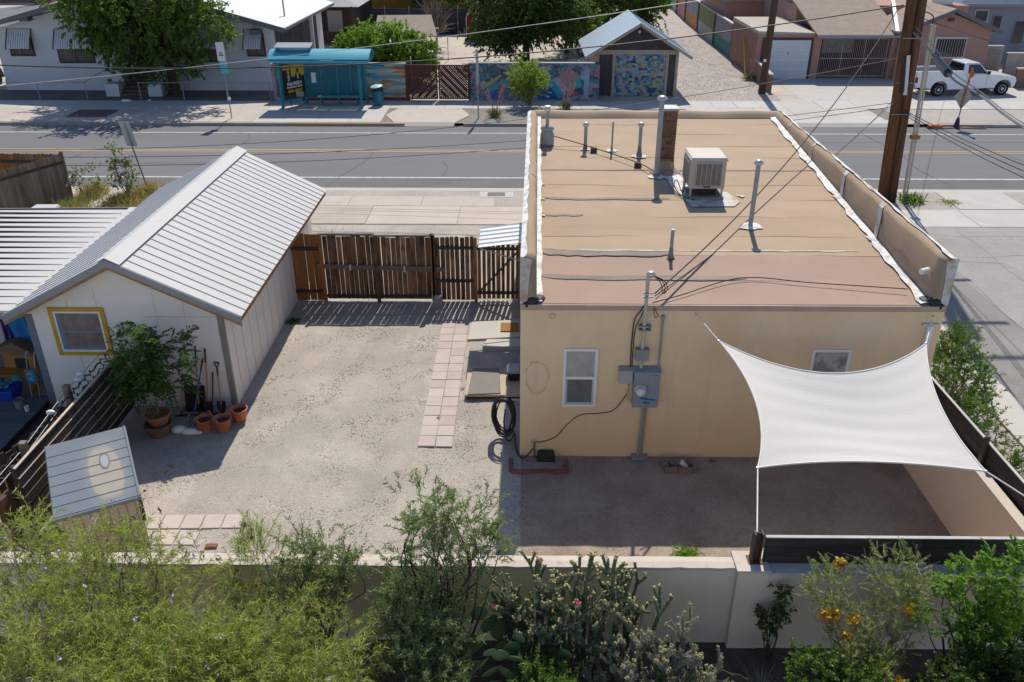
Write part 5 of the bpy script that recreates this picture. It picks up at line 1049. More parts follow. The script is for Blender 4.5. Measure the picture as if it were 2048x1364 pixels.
for pts, c in (([(.9, .05), (2.1, .05), (2.4, .5), (1.0, .85)], (.02, .09, .30)), ([(1.45, .95), (1.75, 1.15), (2.5, .3), (2.15, .12)], (.03, .28, .48)), ([(1.75, 1.15), (2.05, 1.35), (2.75, .55), (2.5, .3)], (.33, .36, .42)), ([(2.05, 1.35), (2.7, 1.85), (3.3, 1.3), (2.6, .75)], (.33, .21, .21)), ([(2.6, .75), (3.3, 1.3), (3.45, .75), (2.9, .62)], (.06, .34, .33)), ([(2.55, .5), (3.0, .58), (3.4, .3), (2.5, .12)], (.28, .10, .14)), ([(3.3, 1.35), (3.75, 1.85), (3.9, 1.6), (3.5, 1.1)], (.22, .33, .42)), ([(3.55, .15), (3.85, .15), (3.85, 1.7), (3.55, 1.5)], (.28, .33, .44)), ([(-2.4, .7), (-1.2, 1.45), (-1.1, 1.35), (-2.2, .6)], (.38, .33, .14)), ([(-2.3, .4), (-.9, 1.2), (-.8, 1.1), (-2.1, .3)], (.08, .30, .34)), ([(-2.2, .05), (-.9, .05), (-1.0, .4), (-1.9, .5)], (.05, .13, .34)), ([(-.1, .05), (.6, .05), (.7, .45), (0, .4)], (.30, .20, .12)), ([(.6, 1.7), (1.6, 1.95), (1.7, 1.75), (.7, 1.5)], (.36, .32, .38)), ([(-.7, 1.5), (.2, 1.8), (.3, 1.6), (-.6, 1.3)], (.32, .27, .36))): mshape(pts, c)
ms_ = thing('striped_wall', 'block wall with horizontal striped mural behind the bus shelter', 'wall', (-10, 49.7, 0))
MB().box(-12.6, -6.6, 49.6, 49.8, 0, 1.98).build('painted_face', m_mur2, ms_); MB().box(-12.62, -6.58, 49.58, 49.82, 1.98, 2.05).build('wall_cap', m_conc, ms_); MB().box(-12.6, -6.4, 49.45, 49.6, 0, .16).build('red_base', mat('red_base_paint', (.28, .035, .035), .2, 3, .8), ms_)
MB().box(-14.2, -12.62, 49.4, 49.75, 0, 1.98).build('painted_pillar', m_mur4, ms_); MB().box(-14.22, -12.6, 49.38, 49.77, 1.98, 2.05).build('wall_cap', m_conc, ms_)
# dark red slatted gate
m_red = mat('dark_red_paint', (.085, .022, .018), .15, 4, .7, objvar=.15)
gt = thing('slatted_gate', 'dark red double gate of diagonal slats in the mural wall', 'gate', (-4.8, 49.6, 0))
for x0, x1, sg in ((-6.53, -4.80, 1), (-4.74, -3.0, -1)):
    for a, c, d_, e in ((x0, x1, .06, .14), (x0, x1, 1.87, 1.96), (x0, x0 + .08, .14, 1.87), (x1 - .08, x1, .14, 1.87)): MB().box(a, c, 49.56, 49.64, d_, e).build('frame', m_red, gt)
    w, h = x1 - x0 - .16, 1.73; n = 24
    for i in range(n):
        c = (i + .5) / n * (w + h)         # diagonal offset; each slat clipped to the frame
        pts = []
        pts.append((min(c, w), max(0, c - w))); pts.append((max(0, c - h), min(c, h)))
        (xa, za), (xb, zb) = pts
        if abs(xa - xb) < .05: continue
        if sg > 0: xa, xb = w - xa, w - xb
        wd = .098 if (i * 7 + (3 if sg > 0 else 5)) % 11 > 3 else .07
        MB().beam((x0 + .08 + xa, 49.60, .14 + za), (x0 + .08 + xb, 49.60, .14 + zb), .02, wd, (0, 0, 1)).build('slat', m_red, gt)
for x in (-6.58, -2.99): MB().box(x - .04, x + .04, 49.55, 49.65, 0, 2.0).build('gate_post', m_red, gt)
tag(MB().tube([(-6.3, 49.9, 0), (-6.3, 49.9, 2.35)], .035, 8).build('pipe_post', m_galv), 'pale pipe post behind the left end of the dark red gate', 'post')
# pitched garage with mural door
m_gd = mat('dark_board_and_batten', (.065, .052, .055), .15, 3, .85, objvar=.12); m_gtrim = mat('beige_timber_trim', (.36, .30, .24), .1, 3, .85); m_gwall = mat('tan_garage_wall', (.30, .23, .17), .1, 2, .9); m_broof = mat('pale_blue_metal_roof', (.42, .49, .54), .05, 1.5, .45, metal=.2, spec=.5)
g2 = thing('mural_garage', 'small pitched garage with pale blue metal roof and mural covered door', 'garage', (6.7, 53, 0))
Y2 = 50.73; MB().prism([(4.35, Y2, 0), (8.98, Y2, 0), (8.98, Y2, 2.55), (6.66, Y2, 3.92), (4.35, Y2, 2.55)], (0, 5.6, 0)).build('wall', m_gwall, g2)
nb = 30
for i in range(nb):
    x = 4.45 + 4.45 * (i + .5) / nb; zt = 3.86 - abs(x - 6.66) * .592
    MB().box(x - .068, x + .068, Y2 - .02 - .004 * (i % 2), Y2, 2.62, zt).build('gable_board', m_gd, g2)
MB().box(4.3, 9.02, Y2 - .06, Y2 - .0, 2.38, 2.62).build('header', m_gtrim, g2)
for x0, x1 in ((4.3, 4.46), (5.24, 5.40), (8.30, 8.46), (8.86, 9.02)): MB().box(x0, x1, Y2 - .055, Y2, 0, 2.38).build('frame_post', m_gtrim, g2)
for i in range(6): MB().box(4.47 + i * .128, 4.59 + i * .128, Y2 - .025 - .004 * (i % 2), Y2, .05, 2.36).build('door_board', m_gd, g2)
for i in range(3): MB().box(8.47 + i * .13, 8.585 + i * .13, Y2 - .025, Y2, .05, 2.36).build('door_board', m_gd, g2)
dr = MB().box(5.41, 8.29, Y2 - .02, Y2, .03, 2.37).build('mural_door', m_mur3, g2)
for i in range(4):
    for j in range(4): MB().box(5.44 + i * .715, 6.13 + i * .715, Y2 - .032, Y2 - .02, .05 + j * .58, .60 + j * .58).build('door_panel', m_mur3, dr)
for sgn in (-1, 1):
    A_, E_ = Vector((6.66, 0, 4.08)), Vector((6.66 + sgn * 3.05, 0, 2.26)); th = Vector((0, 0, .07))
    f = lambda p, y: Vector((p.x, y, p.z))
    rf2 = MB().hexa([f(A_, Y2 - .55), f(E_, Y2 - .55), f(E_, 56.8), f(A_, 56.8)], [f(A_, Y2 - .55) + th, f(E_, Y2 - .55) + th, f(E_, 56.8) + th, f(A_, 56.8) + th]).build('roof_slope', m_broof, g2)
    for i in range(1, 12): y = Y2 - .55 + i * .55; MB().beam(f(A_, y) + th, f(E_, y) + th, .03, .03).build('seam', m_broof, rf2)
    MB().beam(f(A_, Y2 - .56) - Vector((0, 0, .03)), f(E_, Y2 - .56) - Vector((0, 0, .03)), .04, .16).build('barge_board', m_gtrim, rf2)
MB().ball((6.66, Y2 - .1, 3.62), .09, 8, 5).build('gable_lamp', m_white, g2)
# ---------------- bus shelter
m_teal = mat('teal_shelter_paint', (.008, .16, .225), .06, 3, .4, spec=.5); m_tealr = mat('pale_teal_roof', (.045, .32, .42), .05, 2, .35, spec=.5); m_mesh = mat('teal_perforated_panel', (.01, .15, .19), .08, 3, .4, alpha=.8)
bs = thing('bus_shelter', 'teal bus shelter with curved roof and injury lawyer poster panel', 'bus shelter', (-11, 47.8, 0))
for x, y, z in ((-13.13, 47.15, 2.5), (-8.78, 47.15, 2.5), (-13.05, 48.6, 2.5), (-8.72, 48.6, 2.5), (-12.15, 48.6, 2.4), (-10.3, 48.62, 2.4)):
    MB().box(x - .065, x + .065, y - .065, y + .065, .02, z).build('post', m_teal, bs)
n = 14; vs = []; fs = []
for k in range(n + 1):
    t = k / n; y = 46.78 + 2.0 * t; z = 2.52 + .55 * math.sin(math.pi * (.08 + .84 * t)) ** .9
    for x in (-13.58, -8.15): vs.append((x, y, z))
for k in range(n): fs.append((2 * k, 2 * k + 1, 2 * k + 3, 2 * k + 2))
vs += [(v[0], v[1], v[2] - .05) for v in vs[:]]
o_ = 2 * (n + 1)
fs += [tuple(o_ + i for i in f) for f in fs[:]] + [(2 * k, 2 * k + 2, o_ + 2 * k + 2, o_ + 2 * k) for k in range(n)] + [(2 * k + 1, 2 * k + 3, o_ + 2 * k + 3, o_ + 2 * k + 1) for k in range(n)]
rf3 = MB().add(vs, fs).build('roof', m_tealr, bs, smooth=False)
for x in (-13.5, -8.22): MB().prism([(x, 46.85, 2.5)] + [(x, vs[2 * k][1] * .96 + 47.78 * .04, vs[2 * k][2] - .06) for k in range(n + 1)] + [(x, 48.72, 2.5)], (.03, 0, 0)).build('end_panel', m_teal, rf3)
MB().beam((-13.58, 46.8, 2.55), (-8.15, 46.8, 2.55), .06, .12).build('front_gutter', m_tealr, rf3); MB().box(-13.4, -8.4, 47.08, 47.2, 2.38, 2.5).build('beam', m_teal, bs); MB().box(-13.1, -8.7, 48.55, 48.65, 2.38, 2.5).build('beam', m_teal, bs)
MB().hexa([(-13.3, 47.3, 3.17), (-11.35, 47.3, 3.17), (-11.35, 48.1, 3.32), (-13.3, 48.1, 3.32)], [(-13.3, 47.3, 3.21), (-11.35, 47.3, 3.21), (-11.35, 48.1, 3.36), (-13.3, 48.1, 3.36)]).build('solar_panel', mat('dusty_solar_panel', (.30, .30, .31), .1, 2, .3), rf3)
for x in (-13.2, -11.45): MB().box(x - .03, x + .03, 47.35, 48.0, 2.95, 3.18).build('panel_bracket', m_teal, rf3)
for x0, x1 in ((-12.08, -11.25), (-11.2, -10.37), (-10.23, -9.55), (-9.5, -8.8)): MB().box(x0, x1, 48.6, 48.62, .35, 2.15).build('back_panel', m_mesh, bs)
for z in (.30, 2.17): MB().box(-12.15, -8.72, 48.58, 48.64, z, z + .06).build('rail', m_teal, bs)
MB().box(-9.6, -9.5, 48.55, 48.62, .3, 2.2).build('mullion', m_teal, bs)
bn2 = MB().box(-11.4, -8.95, 48.0, 48.4, .46, .50).build('bench_seat', m_tealr, bs)
for x in (-11.2, -10.2, -9.2): MB().box(x - .03, x + .03, 48.05, 48.38, .03, .46).build('bench_leg', m_teal, bs)
for x in (-10.75, -9.75): MB().tube([(x, 48.05, .5), (x, 48.05, .72), (x, 48.38, .72), (x, 48.38, .5)], .02, 6).build('armrest', m_teal, bs)
MB().box(-11.75, -11.5, 48.56, 48.6, 1.15, 1.7).build('timetable', m_white, bs)
# poster panel on the splayed left end
P0, P1 = Vector((-13.02, 47.28, .45)), Vector((-12.12, 48.55, .45)); du = (P1 - P0); Lp = du.length; du.normalize(); nrm = Vector((du.y, -du.x, 0))
if nrm.y > 0: nrm = -nrm
def pp(u, v, h=0.0): return P0 + du * u + Vector((0, 0, v)) + nrm * h
MB().hexa([pp(-.05, -.1, -.06), pp(Lp + .05, -.1, -.06), pp(Lp + .05, -.1, -.004), pp(-.05, -.1, -.004)], [pp(-.05, 2.0, -.06), pp(Lp + .05, 2.0, -.06), pp(Lp + .05, 2.0, -.004), pp(-.05, 2.0, -.004)]).build('poster_case', m_teal, bs)
def pq(u0, u1, v0, v1, c, nm, h, key):
    return MB().add([pp(u0, v0, h), pp(u1, v0, h), pp(u1, v1, h), pp(u0, v1, h)], [(0, 1, 2, 3)]).build(nm, mat(key, c, .04, 3, .5), bs, recalc=False)
pq(0, Lp, 0, 1.92, (.012, .012, .014), 'poster', .002, 'poster_black'); pq(.62, Lp, 1.15, 1.90, (.62, .42, .01), 'poster_yellow', .006, 'poster_yellow')
pq(.05, .72, 1.55, 1.80, (.62, .42, .01), 'poster_yellow', .008, 'poster_yellow')
pq(0, Lp, .0, .22, (.05, .035, .025), 'poster_brown', .005, 'poster_brown')
def figure(u, v, s_, suit, skin):
    for nm, pts, key, c, h in (('poster_figure', [(-.22, 0), (.22, 0), (.2, .28), (.07, .36), (-.07, .36), (-.2, .28)], 'poster_suit', suit, .010), ('poster_figure', [(-.05, .02), (.05, .02), (.07, .34), (-.07, .34)], 'poster_shirt', (.42, .5, .58), .012), ('poster_figure', [(.10 * math.cos(2 * math.pi * k / 12), .50 + .14 * math.sin(2 * math.pi * k / 12)) for k in range(12)], 'poster_skin%d' % int(skin[0] * 100), skin, .014)):
        MB().add([pp(u + a * s_, v + b_ * s_, h) for a, b_ in pts], [tuple(range(len(pts)))]).build(nm, mat(key, c, .1, 5, .6), bs, recalc=False)
figure(.42, .92, 1.0, (.02, .022, .03), (.42, .25, .2)); figure(1.08, .98, .95, (.02, .022, .03), (.10, .055, .035))
MB().add([pp(.85, .05, .012), pp(1.3, -.0, .012), pp(1.42, .22, .012), pp(.8, .4, .012)], [(0, 1, 2, 3)]).build('poster_cards', mat('poster_cards', (.42, .38, .33), .1, 5, .6), bs, recalc=False)
ang = math.atan2(du.y, du.x)
for txt, sz, u, v, c, key in (('LERNER', .185, .385, 1.68, (.25, .02, .02), 'poster_red'), ('INJURED?', .25, .78, .78, (.8, .8, .8), 'poster_white'), ('PERSONAL INJURY LAWYERS', .085, .78, .60, (.8, .8, .8), 'poster_white'), ('444-4444', .27, .78, .39, (.62, .42, .01), 'poster_yellow')):
    me = text_mesh(txt, sz, mat(key, c, .03, 3, .5), 'lettering', .002, bold=.006); o = put('lettering', me); o.rotation_euler = (R(90), 0, ang); o.location = pp(u, v, .018); bpy.context.view_layer.update(); attach(o, bs)
tc = thing('litter_bin', 'teal street litter bin with tilted pale lid beside the bus shelter', 'litter bin', (-8.0, 48.1, 0))
MB().lathe([(.12, .02), (.12, .12), (.28, .16), (.31, .85), (.0, .85)], (-8.0, 48.1, 0), 20).build('body', m_teal, tc); MB().lathe([(.315, .80), (.315, .98), (.29, .98)], (-8.0, 48.1, 0), 20).build('rim', mat('dark_bin_rim', (.02, .022, .024), .2, 3, .6), tc)
for k in range(20): t = 2 * math.pi * k / 20; MB().beam((-8.0 + .295 * math.cos(t), 48.1 + .295 * math.sin(t), .18), (-8.0 + .318 * math.cos(t), 48.1 + .318 * math.sin(t), .8), .05, .012, (math.cos(t), math.sin(t), 0)).build('slat', m_teal, tc)
o = MB().lathe([(0, .06), (.2, .05), (.34, .0), (.34, -.03), (0, -.03)], (0, 0, 0), 20).build('lid', mat('pale_teal_lid', (.32, .48, .50), .05, 3, .5), tc, smooth=False); o.location = (-8.06, 48.08, 1.06); o.rotation_euler = (R(6), R(-7), 0)
# bus stop sign and other posts
bp_ = thing('bus_stop_sign', 'tall leaning bus stop sign post with white and teal plates', 'sign', (-15.25, 44.76, 0))
MB().tube([(-15.25, 44.76, 0), (-15.28, 44.76, 3.75)], .03, 8).build('post', m_galvd, bp_); MB().box(-15.50, -15.10, 44.70, 44.725, 2.9, 3.82).build('plate', mat('white_sign_plate', (.62, .64, .64), .05, 3, .5), bp_); MB().box(-15.42, -15.05, 44.70, 44.725, 2.3, 2.88).build('teal_plate', mat('teal_sign_plate', (.08, .42, .48), .05, 3, .5), bp_)
MB().box(-15.40, -15.18, 44.693, 44.70, 3.18, 3.24).build('plate_text', m_wire, bp_); MB().box(-15.40, -15.22, 44.693, 44.70, 3.30, 3.34).build('plate_text', m_wire, bp_); MB().box(-15.30, -15.16, 44.69, 44.78, .95, 1.1).build('small_plate', m_white, bp_)
pt = thing('grey_post', 'plain grey sign post standing in the planted strip before the mural', 'post', (-2.28, 44.9, 0)); MB().tube([(-2.26, 44.9, 0), (-2.30, 44.9, 3.5)], .035, 8).build('post', m_galvd, pt); MB().box(-2.35, -2.21, 44.85, 44.88, 1.75, 3.45).build('plate', mat('post_plate', (.34, .37, .37), .1, 3, .5, metal=.3), pt)
wp = thing('brown_pole', 'brown timber utility pole at the mouth of the gravel alley', 'utility pole', (14.35, 51.75, 0)); MB().tube([(14.33, 51.75, 0), (14.42, 51.75, 10.5)], [.23, .17], 12).build('pole', mat('creosote_pole', (.075, .045, .03), .25, 3, .85, stretch=(5, 5, .4), bump=.3), wp, smooth=True); MB().box(14.12, 14.28, 51.49, 51.53, 1.85, 2.0).build('tag_plate', m_white, wp)
# ---------------- white house with awnings
m_wh = mat('white_painted_block', (.52, .52, .53), .04, 1.2, .85, bump=.15, bscale=20, layers=[((.46, .46, .475), 1, .5, .72, .5)]); m_dkf = mat('dark_fascia', (.12, .125, .14), .1, 3, .7); m_wroof = mat('white_metal_roof', (.70, .71, .72), .04, 1, .45, spec=.5)
wh = thing('white_house', 'white gabled house with striped window awnings behind a leafy tree', 'house', (-23, 58, 0))
MB().prism([(-31.2, 52.33, 0), (-14.6, 52.33, 0), (-14.6, 52.33, 3.45), (-22.6, 52.33, 5.75), (-31.2, 52.33, 3.45)], (0, 13, 0)).build('wall', m_wh, wh); MB().box(-31.22, -14.58, 52.28, 52.34, 0, .62).build('plinth', m_wh, wh)
for sgn, xe in ((-1, -31.95), (1, -13.75)):
    A_, E_ = Vector((-22.6, 0, 6.02)), Vector((xe, 0, 3.62)); th = Vector((0, 0, .06)); f = lambda p, y: Vector((p.x, y, p.z))
    r4 = MB().hexa([f(A_, 51.6), f(E_, 51.6), f(E_, 66), f(A_, 66)], [f(A_, 51.6) + th, f(E_, 51.6) + th, f(E_, 66) + th, f(A_, 66) + th]).build('roof_slope', m_wroof, wh)
    for i in range(24): y = 51.9 + i * .6; MB().beam(f(A_, y) + th, f(E_, y) + th, .05, .03).build('seam', m_wroof, r4)
    MB().beam(f(A_, 51.58) - Vector((0, 0, .10)), f(E_, 51.58) - Vector((0, 0, .10)), .05, .26).build('fascia', m_dkf, r4); MB().beam(Vector((xe, 51.6, 3.56)), Vector((xe, 66, 3.56)), .05, .14).build('eave_trim', m_dkf, r4)
for x in (-28.9, -15.6): MB().box(x - .25, x + .25, 51.7, 52.35, 3.3 if x > -20 else 4.0, 3.55 if x > -20 else 4.25).build('eave_bracket', m_dkf, wh)
MB().tube([(-14.6, 55.2, 3.7), (-14.62, 55.2, 5.1)], .05, 8).build('vent_pipe', m_galvd, wh)
for i in range(22): MB().box(-14.62, -14.57, 52.5 + i * .5, 52.95 + i * .5, .1, 3.4).build('dark_board', mat('dark_side_board', (.05, .05, .055), .2, 3, .85, objvar=.3), wh)
MB().box(-13.9, -13.7, 58.5, 58.7, 0, 3.5).build('porch_post', m_wh, wh)
m_frm = mat('dark_window_frame', (.05, .04, .038), .2, 3, .7); m_barw = mat('window_bars', (.1, .085, .075), .2, 3, .6); m_curt3 = mat('dim_curtain', (.13, .10, .08), .4, 2, .4, spec=.4, stretch=(4, 1, .4)); m_awn = mat('white_awning_slats', (.50, .50, .52), .05, 3, .6); m_awd = mat('awning_dark_edge', (.08, .08, .09), .1, 3, .6)
def wh_window(x0, x1, z0, z1, aw0, aw1, awz=3.48, awb=2.45):
    w = MB().box(x0, x1, 52.27, 52.34, z0, z1).build('window', m_frm, wh); xm_ = (x0 + x1) / 2
    for a, c in ((x0 + .1, xm_ - .05), (xm_ + .05, x1 - .1)): MB().box(a, c, 52.255, 52.28, z0 + .12, z1 - .05).build('pane', m_curt3, w)
    n_ = int((x1 - x0) / .16)
    for i in range(n_): x = x0 + (x1 - x0) * (i + .5) / n_; MB().box(x - .01, x + .01, 52.20, 52.22, z0 + .02, z1 - .05).build('bar', m_barw, w)
    a = MB().box(aw0, aw1, 52.3, 52.34, awz, awz + .05).build('awning', m_awd, wh); ns = max(6, int((aw1 - aw0) / .13)); 
    for i in range(ns):
        xa, xb = aw0 + (aw1 - aw0) * i / ns, aw0 + (aw1 - aw0) * (i + 1) / ns - .022; v = []; f_ = []
        for k in range(6): t = k / 5; yy_ = 52.3 - .62 * math.sin(t * 1.35) / math.sin(1.35) * t ** .25 * (1 if k else 0); zz = awz + .03 - (awz - awb) * t; v += [(xa, yy_, zz), (xb, yy_, zz)]
        for k in range(5): f_.append((2 * k, 2 * k + 1, 2 * k + 3, 2 * k + 2))
        MB().add(v, f_).build('awning_slat', m_awn, a, recalc=False)
    for xs in (aw0 - .03, aw1 + .03): MB().tube([(xs, 52.3 - .64 * math.sin(k / 5 * 1.35) / math.sin(1.35) * (k / 5) ** .25 - .01, awz + .04 - (awz - awb + .06) * k / 5) for k in range(6)], .04, 5).build('awning_edge', m_awd, a)
wh_window(-30.46, -29.0, 1.98, 3.3, -30.3, -28.95); wh_window(-27.64, -25.49, 1.58, 3.3, -27.5, -25.3); wh_window(-20.1, -17.95, 1.66, 3.3, -20.0, -17.85); wh_window(-16.32, -15.2, 1.98, 3.3, -16.3, -15.3)
dd = MB().box(-23.25, -22.05, 52.22, 52.35, 1.02, 3.2).build('door', mat('dark_door', (.045, .04, .037), .2, 3, .7), wh)
for i in range(7): MB().box(-23.1 + i * .15, -23.08 + i * .15, 52.17, 52.19, 1.1, 3.0).build('security_bar', m_barw, dd)
m_step = mat('brown_step', (.10, .06, .045), .2, 3, .9)
for i in range(6): MB().box(-23.5, -21.9, 50.45 + i * .3, 52.3, .17 * i, .17 * (i + 1)).build('step', m_step, wh)
for x in (-23.95, -21.45):
    MB().box(x - .4, x + .4, 50.4, 51.35, 0, .72).build('step_wall', m_wh, wh); MB().box(x - .36, x + .36, 51.35, 52.3, 0, 1.32).build('step_wall', m_wh, wh)
MB().box(-24.5, -21.3, 52.25, 52.35, .62, 1.02).build('porch_edge', m_wh, wh)
def pipe_fence(x0, x1, y, n_, label, h=.98):
    t = thing('pipe_fence', label, 'fence', (x0, y, 0))
    MB().tube([(x0, y, h), (x1, y, h)], .022, 6).build('rail', m_galvd, t)
    for i in range(n_ + 1): x = x0 + (x1 - x0) * i / n_; MB().tube([(x, y, 0), (x, y, h)], .025, 6).build('post', m_galvd, t)
    return t
t = pipe_fence(-36, -25.0, 49.4, 4, 'grey pipe fence before the white house left of its steps'); MB().tube([(-25.0, 49.4, .98), (-23.9, 51.2, 1.7)], .022, 6).build('hand_rail', m_galvd, t)
pipe_fence(-21.9, -14.4, 49.4, 3, 'grey pipe fence before the white house right of its steps')
tag(MB().ball((-22.6, 49.0, .06), .2, 8, 5, (1.6, .7, .4)).build('litter', m_white, smooth=True), 'white paper litter on the pavement before the house steps', 'litter'); tag(MB().ball((-21.3, 49.1, .05), .1, 8, 5, (1, .8, .6)).build('litter', m_white, smooth=True), 'small white litter right of the paper before the steps', 'litter')
# ---------------- alley fence panels
af = thing('panel_fence', 'long wall of coloured panels along the right side of the gravel alley', 'fence', (15.5, 75, 0))
Q = [(15.2, 64.4), (15.35, 71.4), (15.62, 79.8), (15.8, 87.2), (16.1, 94), (16.47, 101), (16.9, 110)]
pc = [((.25, .22, .22), (.05, .17, .15)), ((.17, .18, .06), (.3, .29, .28)), ((.24, .23, .24), (.50, .19, .04)), ((.42, .20, .17), (.42, .20, .17)), ((.36, .36, .35), (.34, .34, .34)), ((.38, .37, .36), (.34, .34, .34))]
for (a, c), (ct, cb2) in zip(zip(Q, Q[1:]), pc):
    A_, B_ = Vector((*a, 0)), Vector((*c, 0)); d_ = (B_ - A_).normalized(); A2, B2 = A_ + d_ * .12, B_ - d_ * .12; th = Vector((.12, 0, 0))
    for z0_, z1_, cc_ in ((0, 1.0, cb2), (1.0, 2.32, ct)):
        k = 'panel_%02d%02d%02d' % tuple(int(v * 99) for v in cc_); u0, u1 = Vector((0, 0, z0_)), Vector((0, 0, z1_))
        MB().hexa([A2 + u0, B2 + u0, B2 + th + u0, A2 + th + u0], [A2 + u1, B2 + u1, B2 + th + u1, A2 + th + u1]).build('panel', mat(k, cc_, .12, 1, .9), af)
    MB().box(A_.x - .1, A_.x + .2, A_.y - .12, A_.y + .12, 0, 2.4).build('pier', mat('dark_panel_pier', (.09, .085, .085), .1, 2, .9), af); MB().beam(A_ + Vector((.06, 0, 2.38)), B_ + Vector((.06, 0, 2.38)), .25, .08).build('coping', m_conc, af)
tag(MB().box(14.7, 15.1, 94.2, 94.7, 0, 1.6).build('alley_bin', m_blackw, bevel=.05), 'dark upright bin far up the gravel alley', 'bin')
# ---------------- pink house with garage
m_pink = mat('pink_stucco', (.37, .215, .17), .06, 1, .92, bump=.2, bscale=40, layers=[((.34, .18, .15), .9, .5, .72, .5)]); m_pinkd = mat('brown_pink_stucco', (.235, .135, .10), .08, 1, .92, bump=.2, bscale=40); m_mar = mat('maroon_trim', (.10, .04, .035), .1, 3, .8)
m_shing = mat('tan_shingle', (.29, .235, .195), .12, 3, .95, bump=.3, bscale=25, speckle=.22, sscale=16, layers=[((.22, .175, .15), 1.2, .5, .7, .5, (.3, 1, 1))]); m_flat = mat('pale_flat_roof', (.40, .355, .31), .08, 1, .95, speckle=.12)
ph = thing('pink_house', 'pink stucco house with white garage door, barred porch and shingle roof', 'house', (21, 60, 0)); Y3 = 56.67
MB().box(15.05, 18.62, Y3, 64, 0, 2.72).build('garage_wall', m_pink, ph); MB().box(15.04, 15.06, Y3 + .3, 64, 0, 2.7).build('alley_side_wall', m_pinkd, ph)
MB().hexa([(15.0, Y3 - .03, 2.72), (18.66, Y3 - .03, 2.72), (18.66, 64, 2.72), (15.0, 64, 2.72)], [(15.0, Y3 - .03, 2.90), (18.66, Y3 - .03, 2.80), (18.66, 64, 2.95), (15.0, 64, 2.95)]).build('garage_roof', m_flat, ph)
MB().box(15.3, 18.55, Y3 - .04, Y3, 0, 2.52).build('door_surround', m_mar, ph); gd = MB().box(15.62, 18.38, Y3 - .07, Y3 - .04, 0, 2.36).build('garage_door', m_white, ph)
for j in range(4): MB().box(15.64, 18.36, Y3 - .085, Y3 - .07, .02 + j * .59, .57 + j * .59).build('door_panel', mat('white_door_paint', (.55, .57, .58), .04, 2, .6), gd)
MB().box(16.98, 17.02, Y3 - .10, Y3 - .085, 1.5, 1.65).build('handle', m_wire, gd)
MB().box(18.62, 19.05, Y3 - .02, Y3 + .5, 0, 2.6).build('porch_pier', m_pink, ph); MB().box(23.5, 23.9, Y3 - .02, Y3 + .4, 0, 2.6).build('porch_pier', m_pink, ph)
MB().box(19.05, 23.6, 60.2, 60.4, 0, 2.7).build('porch_back_wall', mat('dim_maroon_wall', (.12, .055, .05), .1, 2, .9), ph); MB().box(20.3, 22.4, 60.12, 60.2, 1.1, 2.3).build('porch_window', m_paleglass, ph)
m_iron = mat('pale_iron_bar', (.36, .27, .24), .1, 4, .6); gr = MB().box(19.05, 23.5, Y3 + .18, Y3 + .22, 2.4, 2.46).build('iron_grille', m_iron, ph)
for z in (.12, 1.2): MB().box(19.05, 23.5, Y3 + .18, Y3 + .22, z, z + .05).build('grille_rail', m_iron, gr)
for i in range(37): x = 19.1 + i * .119; w = .03 if i % 12 in (0,) else .012; MB().box(x - w, x + w, Y3 + .185, Y3 + .215, .06, 2.42).build('grille_bar', m_iron, gr)
MB().hexa([(18.6, Y3 - .45, 2.62), (23.95, Y3 - .45, 2.62), (23.95, 66, 5.2), (18.3, 66, 5.2)], [(18.6, Y3 - .45, 2.74), (23.95, Y3 - .45, 2.74), (23.95, 66, 5.32), (18.3, 66, 5.32)]).build('porch_roof', m_shing, ph); MB().box(18.6, 23.95, Y3 - .5, Y3 - .45, 2.56, 2.72).build('gutter', m_trimg, ph)
MB().box(18.5, 30, 61, 70, 0, 4.0).build('rear_wall', m_pink, ph)
MB().prism([(23.8, 56.2, 0), (29.4, 56.2, 0), (29.4, 56.2, 3.05), (26.7, 56.2, 4.05), (23.8, 56.2, 2.95)], (0, 8, 0)).build('gable_wall', m_pink, ph)
for xe, ze_ in ((23.4, 2.85), (29.8, 2.98)):
    A_, E_ = Vector((26.7, 0, 4.22)), Vector((xe, 0, ze_)); th = Vector((0, 0, .12)); f = lambda p, y: Vector((p.x, y, p.z))
    MB().hexa([f(A_, 55.75), f(E_, 55.75), f(E_, 66), f(A_, 66)], [f(A_, 55.75) + th, f(E_, 55.75) + th, f(E_, 66) + th, f(A_, 66) + th]).build('gable_roof', m_shing, ph); MB().beam(f(A_, 55.72) - Vector((0, 0, .02)), f(E_, 55.72) - Vector((0, 0, .02)), .04, .2).build('barge_board', m_dkf, ph)
MB().beam((23.4, 55.9, 3.0), (25.3, 62.5, 4.6), .22, .06).build('white_flashing', m_white, ph)
MB().box(26.5, 26.9, 56.15, 56.21, 3.55, 3.75).build('gable_vent', m_mar, ph)
wn2 = MB().box(26.0, 28.0, 56.14, 56.2, 1.35, 2.62).build('window', m_white, ph); MB().box(26.1, 27.9, 56.11, 56.14, 1.45, 2.52).build('pane', m_glass, wn2)
for i in range(13): MB().box(26.05 + i * .155, 26.075 + i * .155, 56.05, 56.08, 1.38, 2.6).build('bar', m_iron, wn2)
cl2 = thing('roof_cooler', 'small grey cooler box on the pink house roof', 'cooler', (28.6, 62, 4.0)); MB().box(28.1, 29.1, 61.5, 62.5, 4.0, 4.7).build('body', m_galv, cl2); MB().box(28.0, 29.2, 61.4, 62.6, 4.7, 4.78).build('lid', m_galv, cl2)
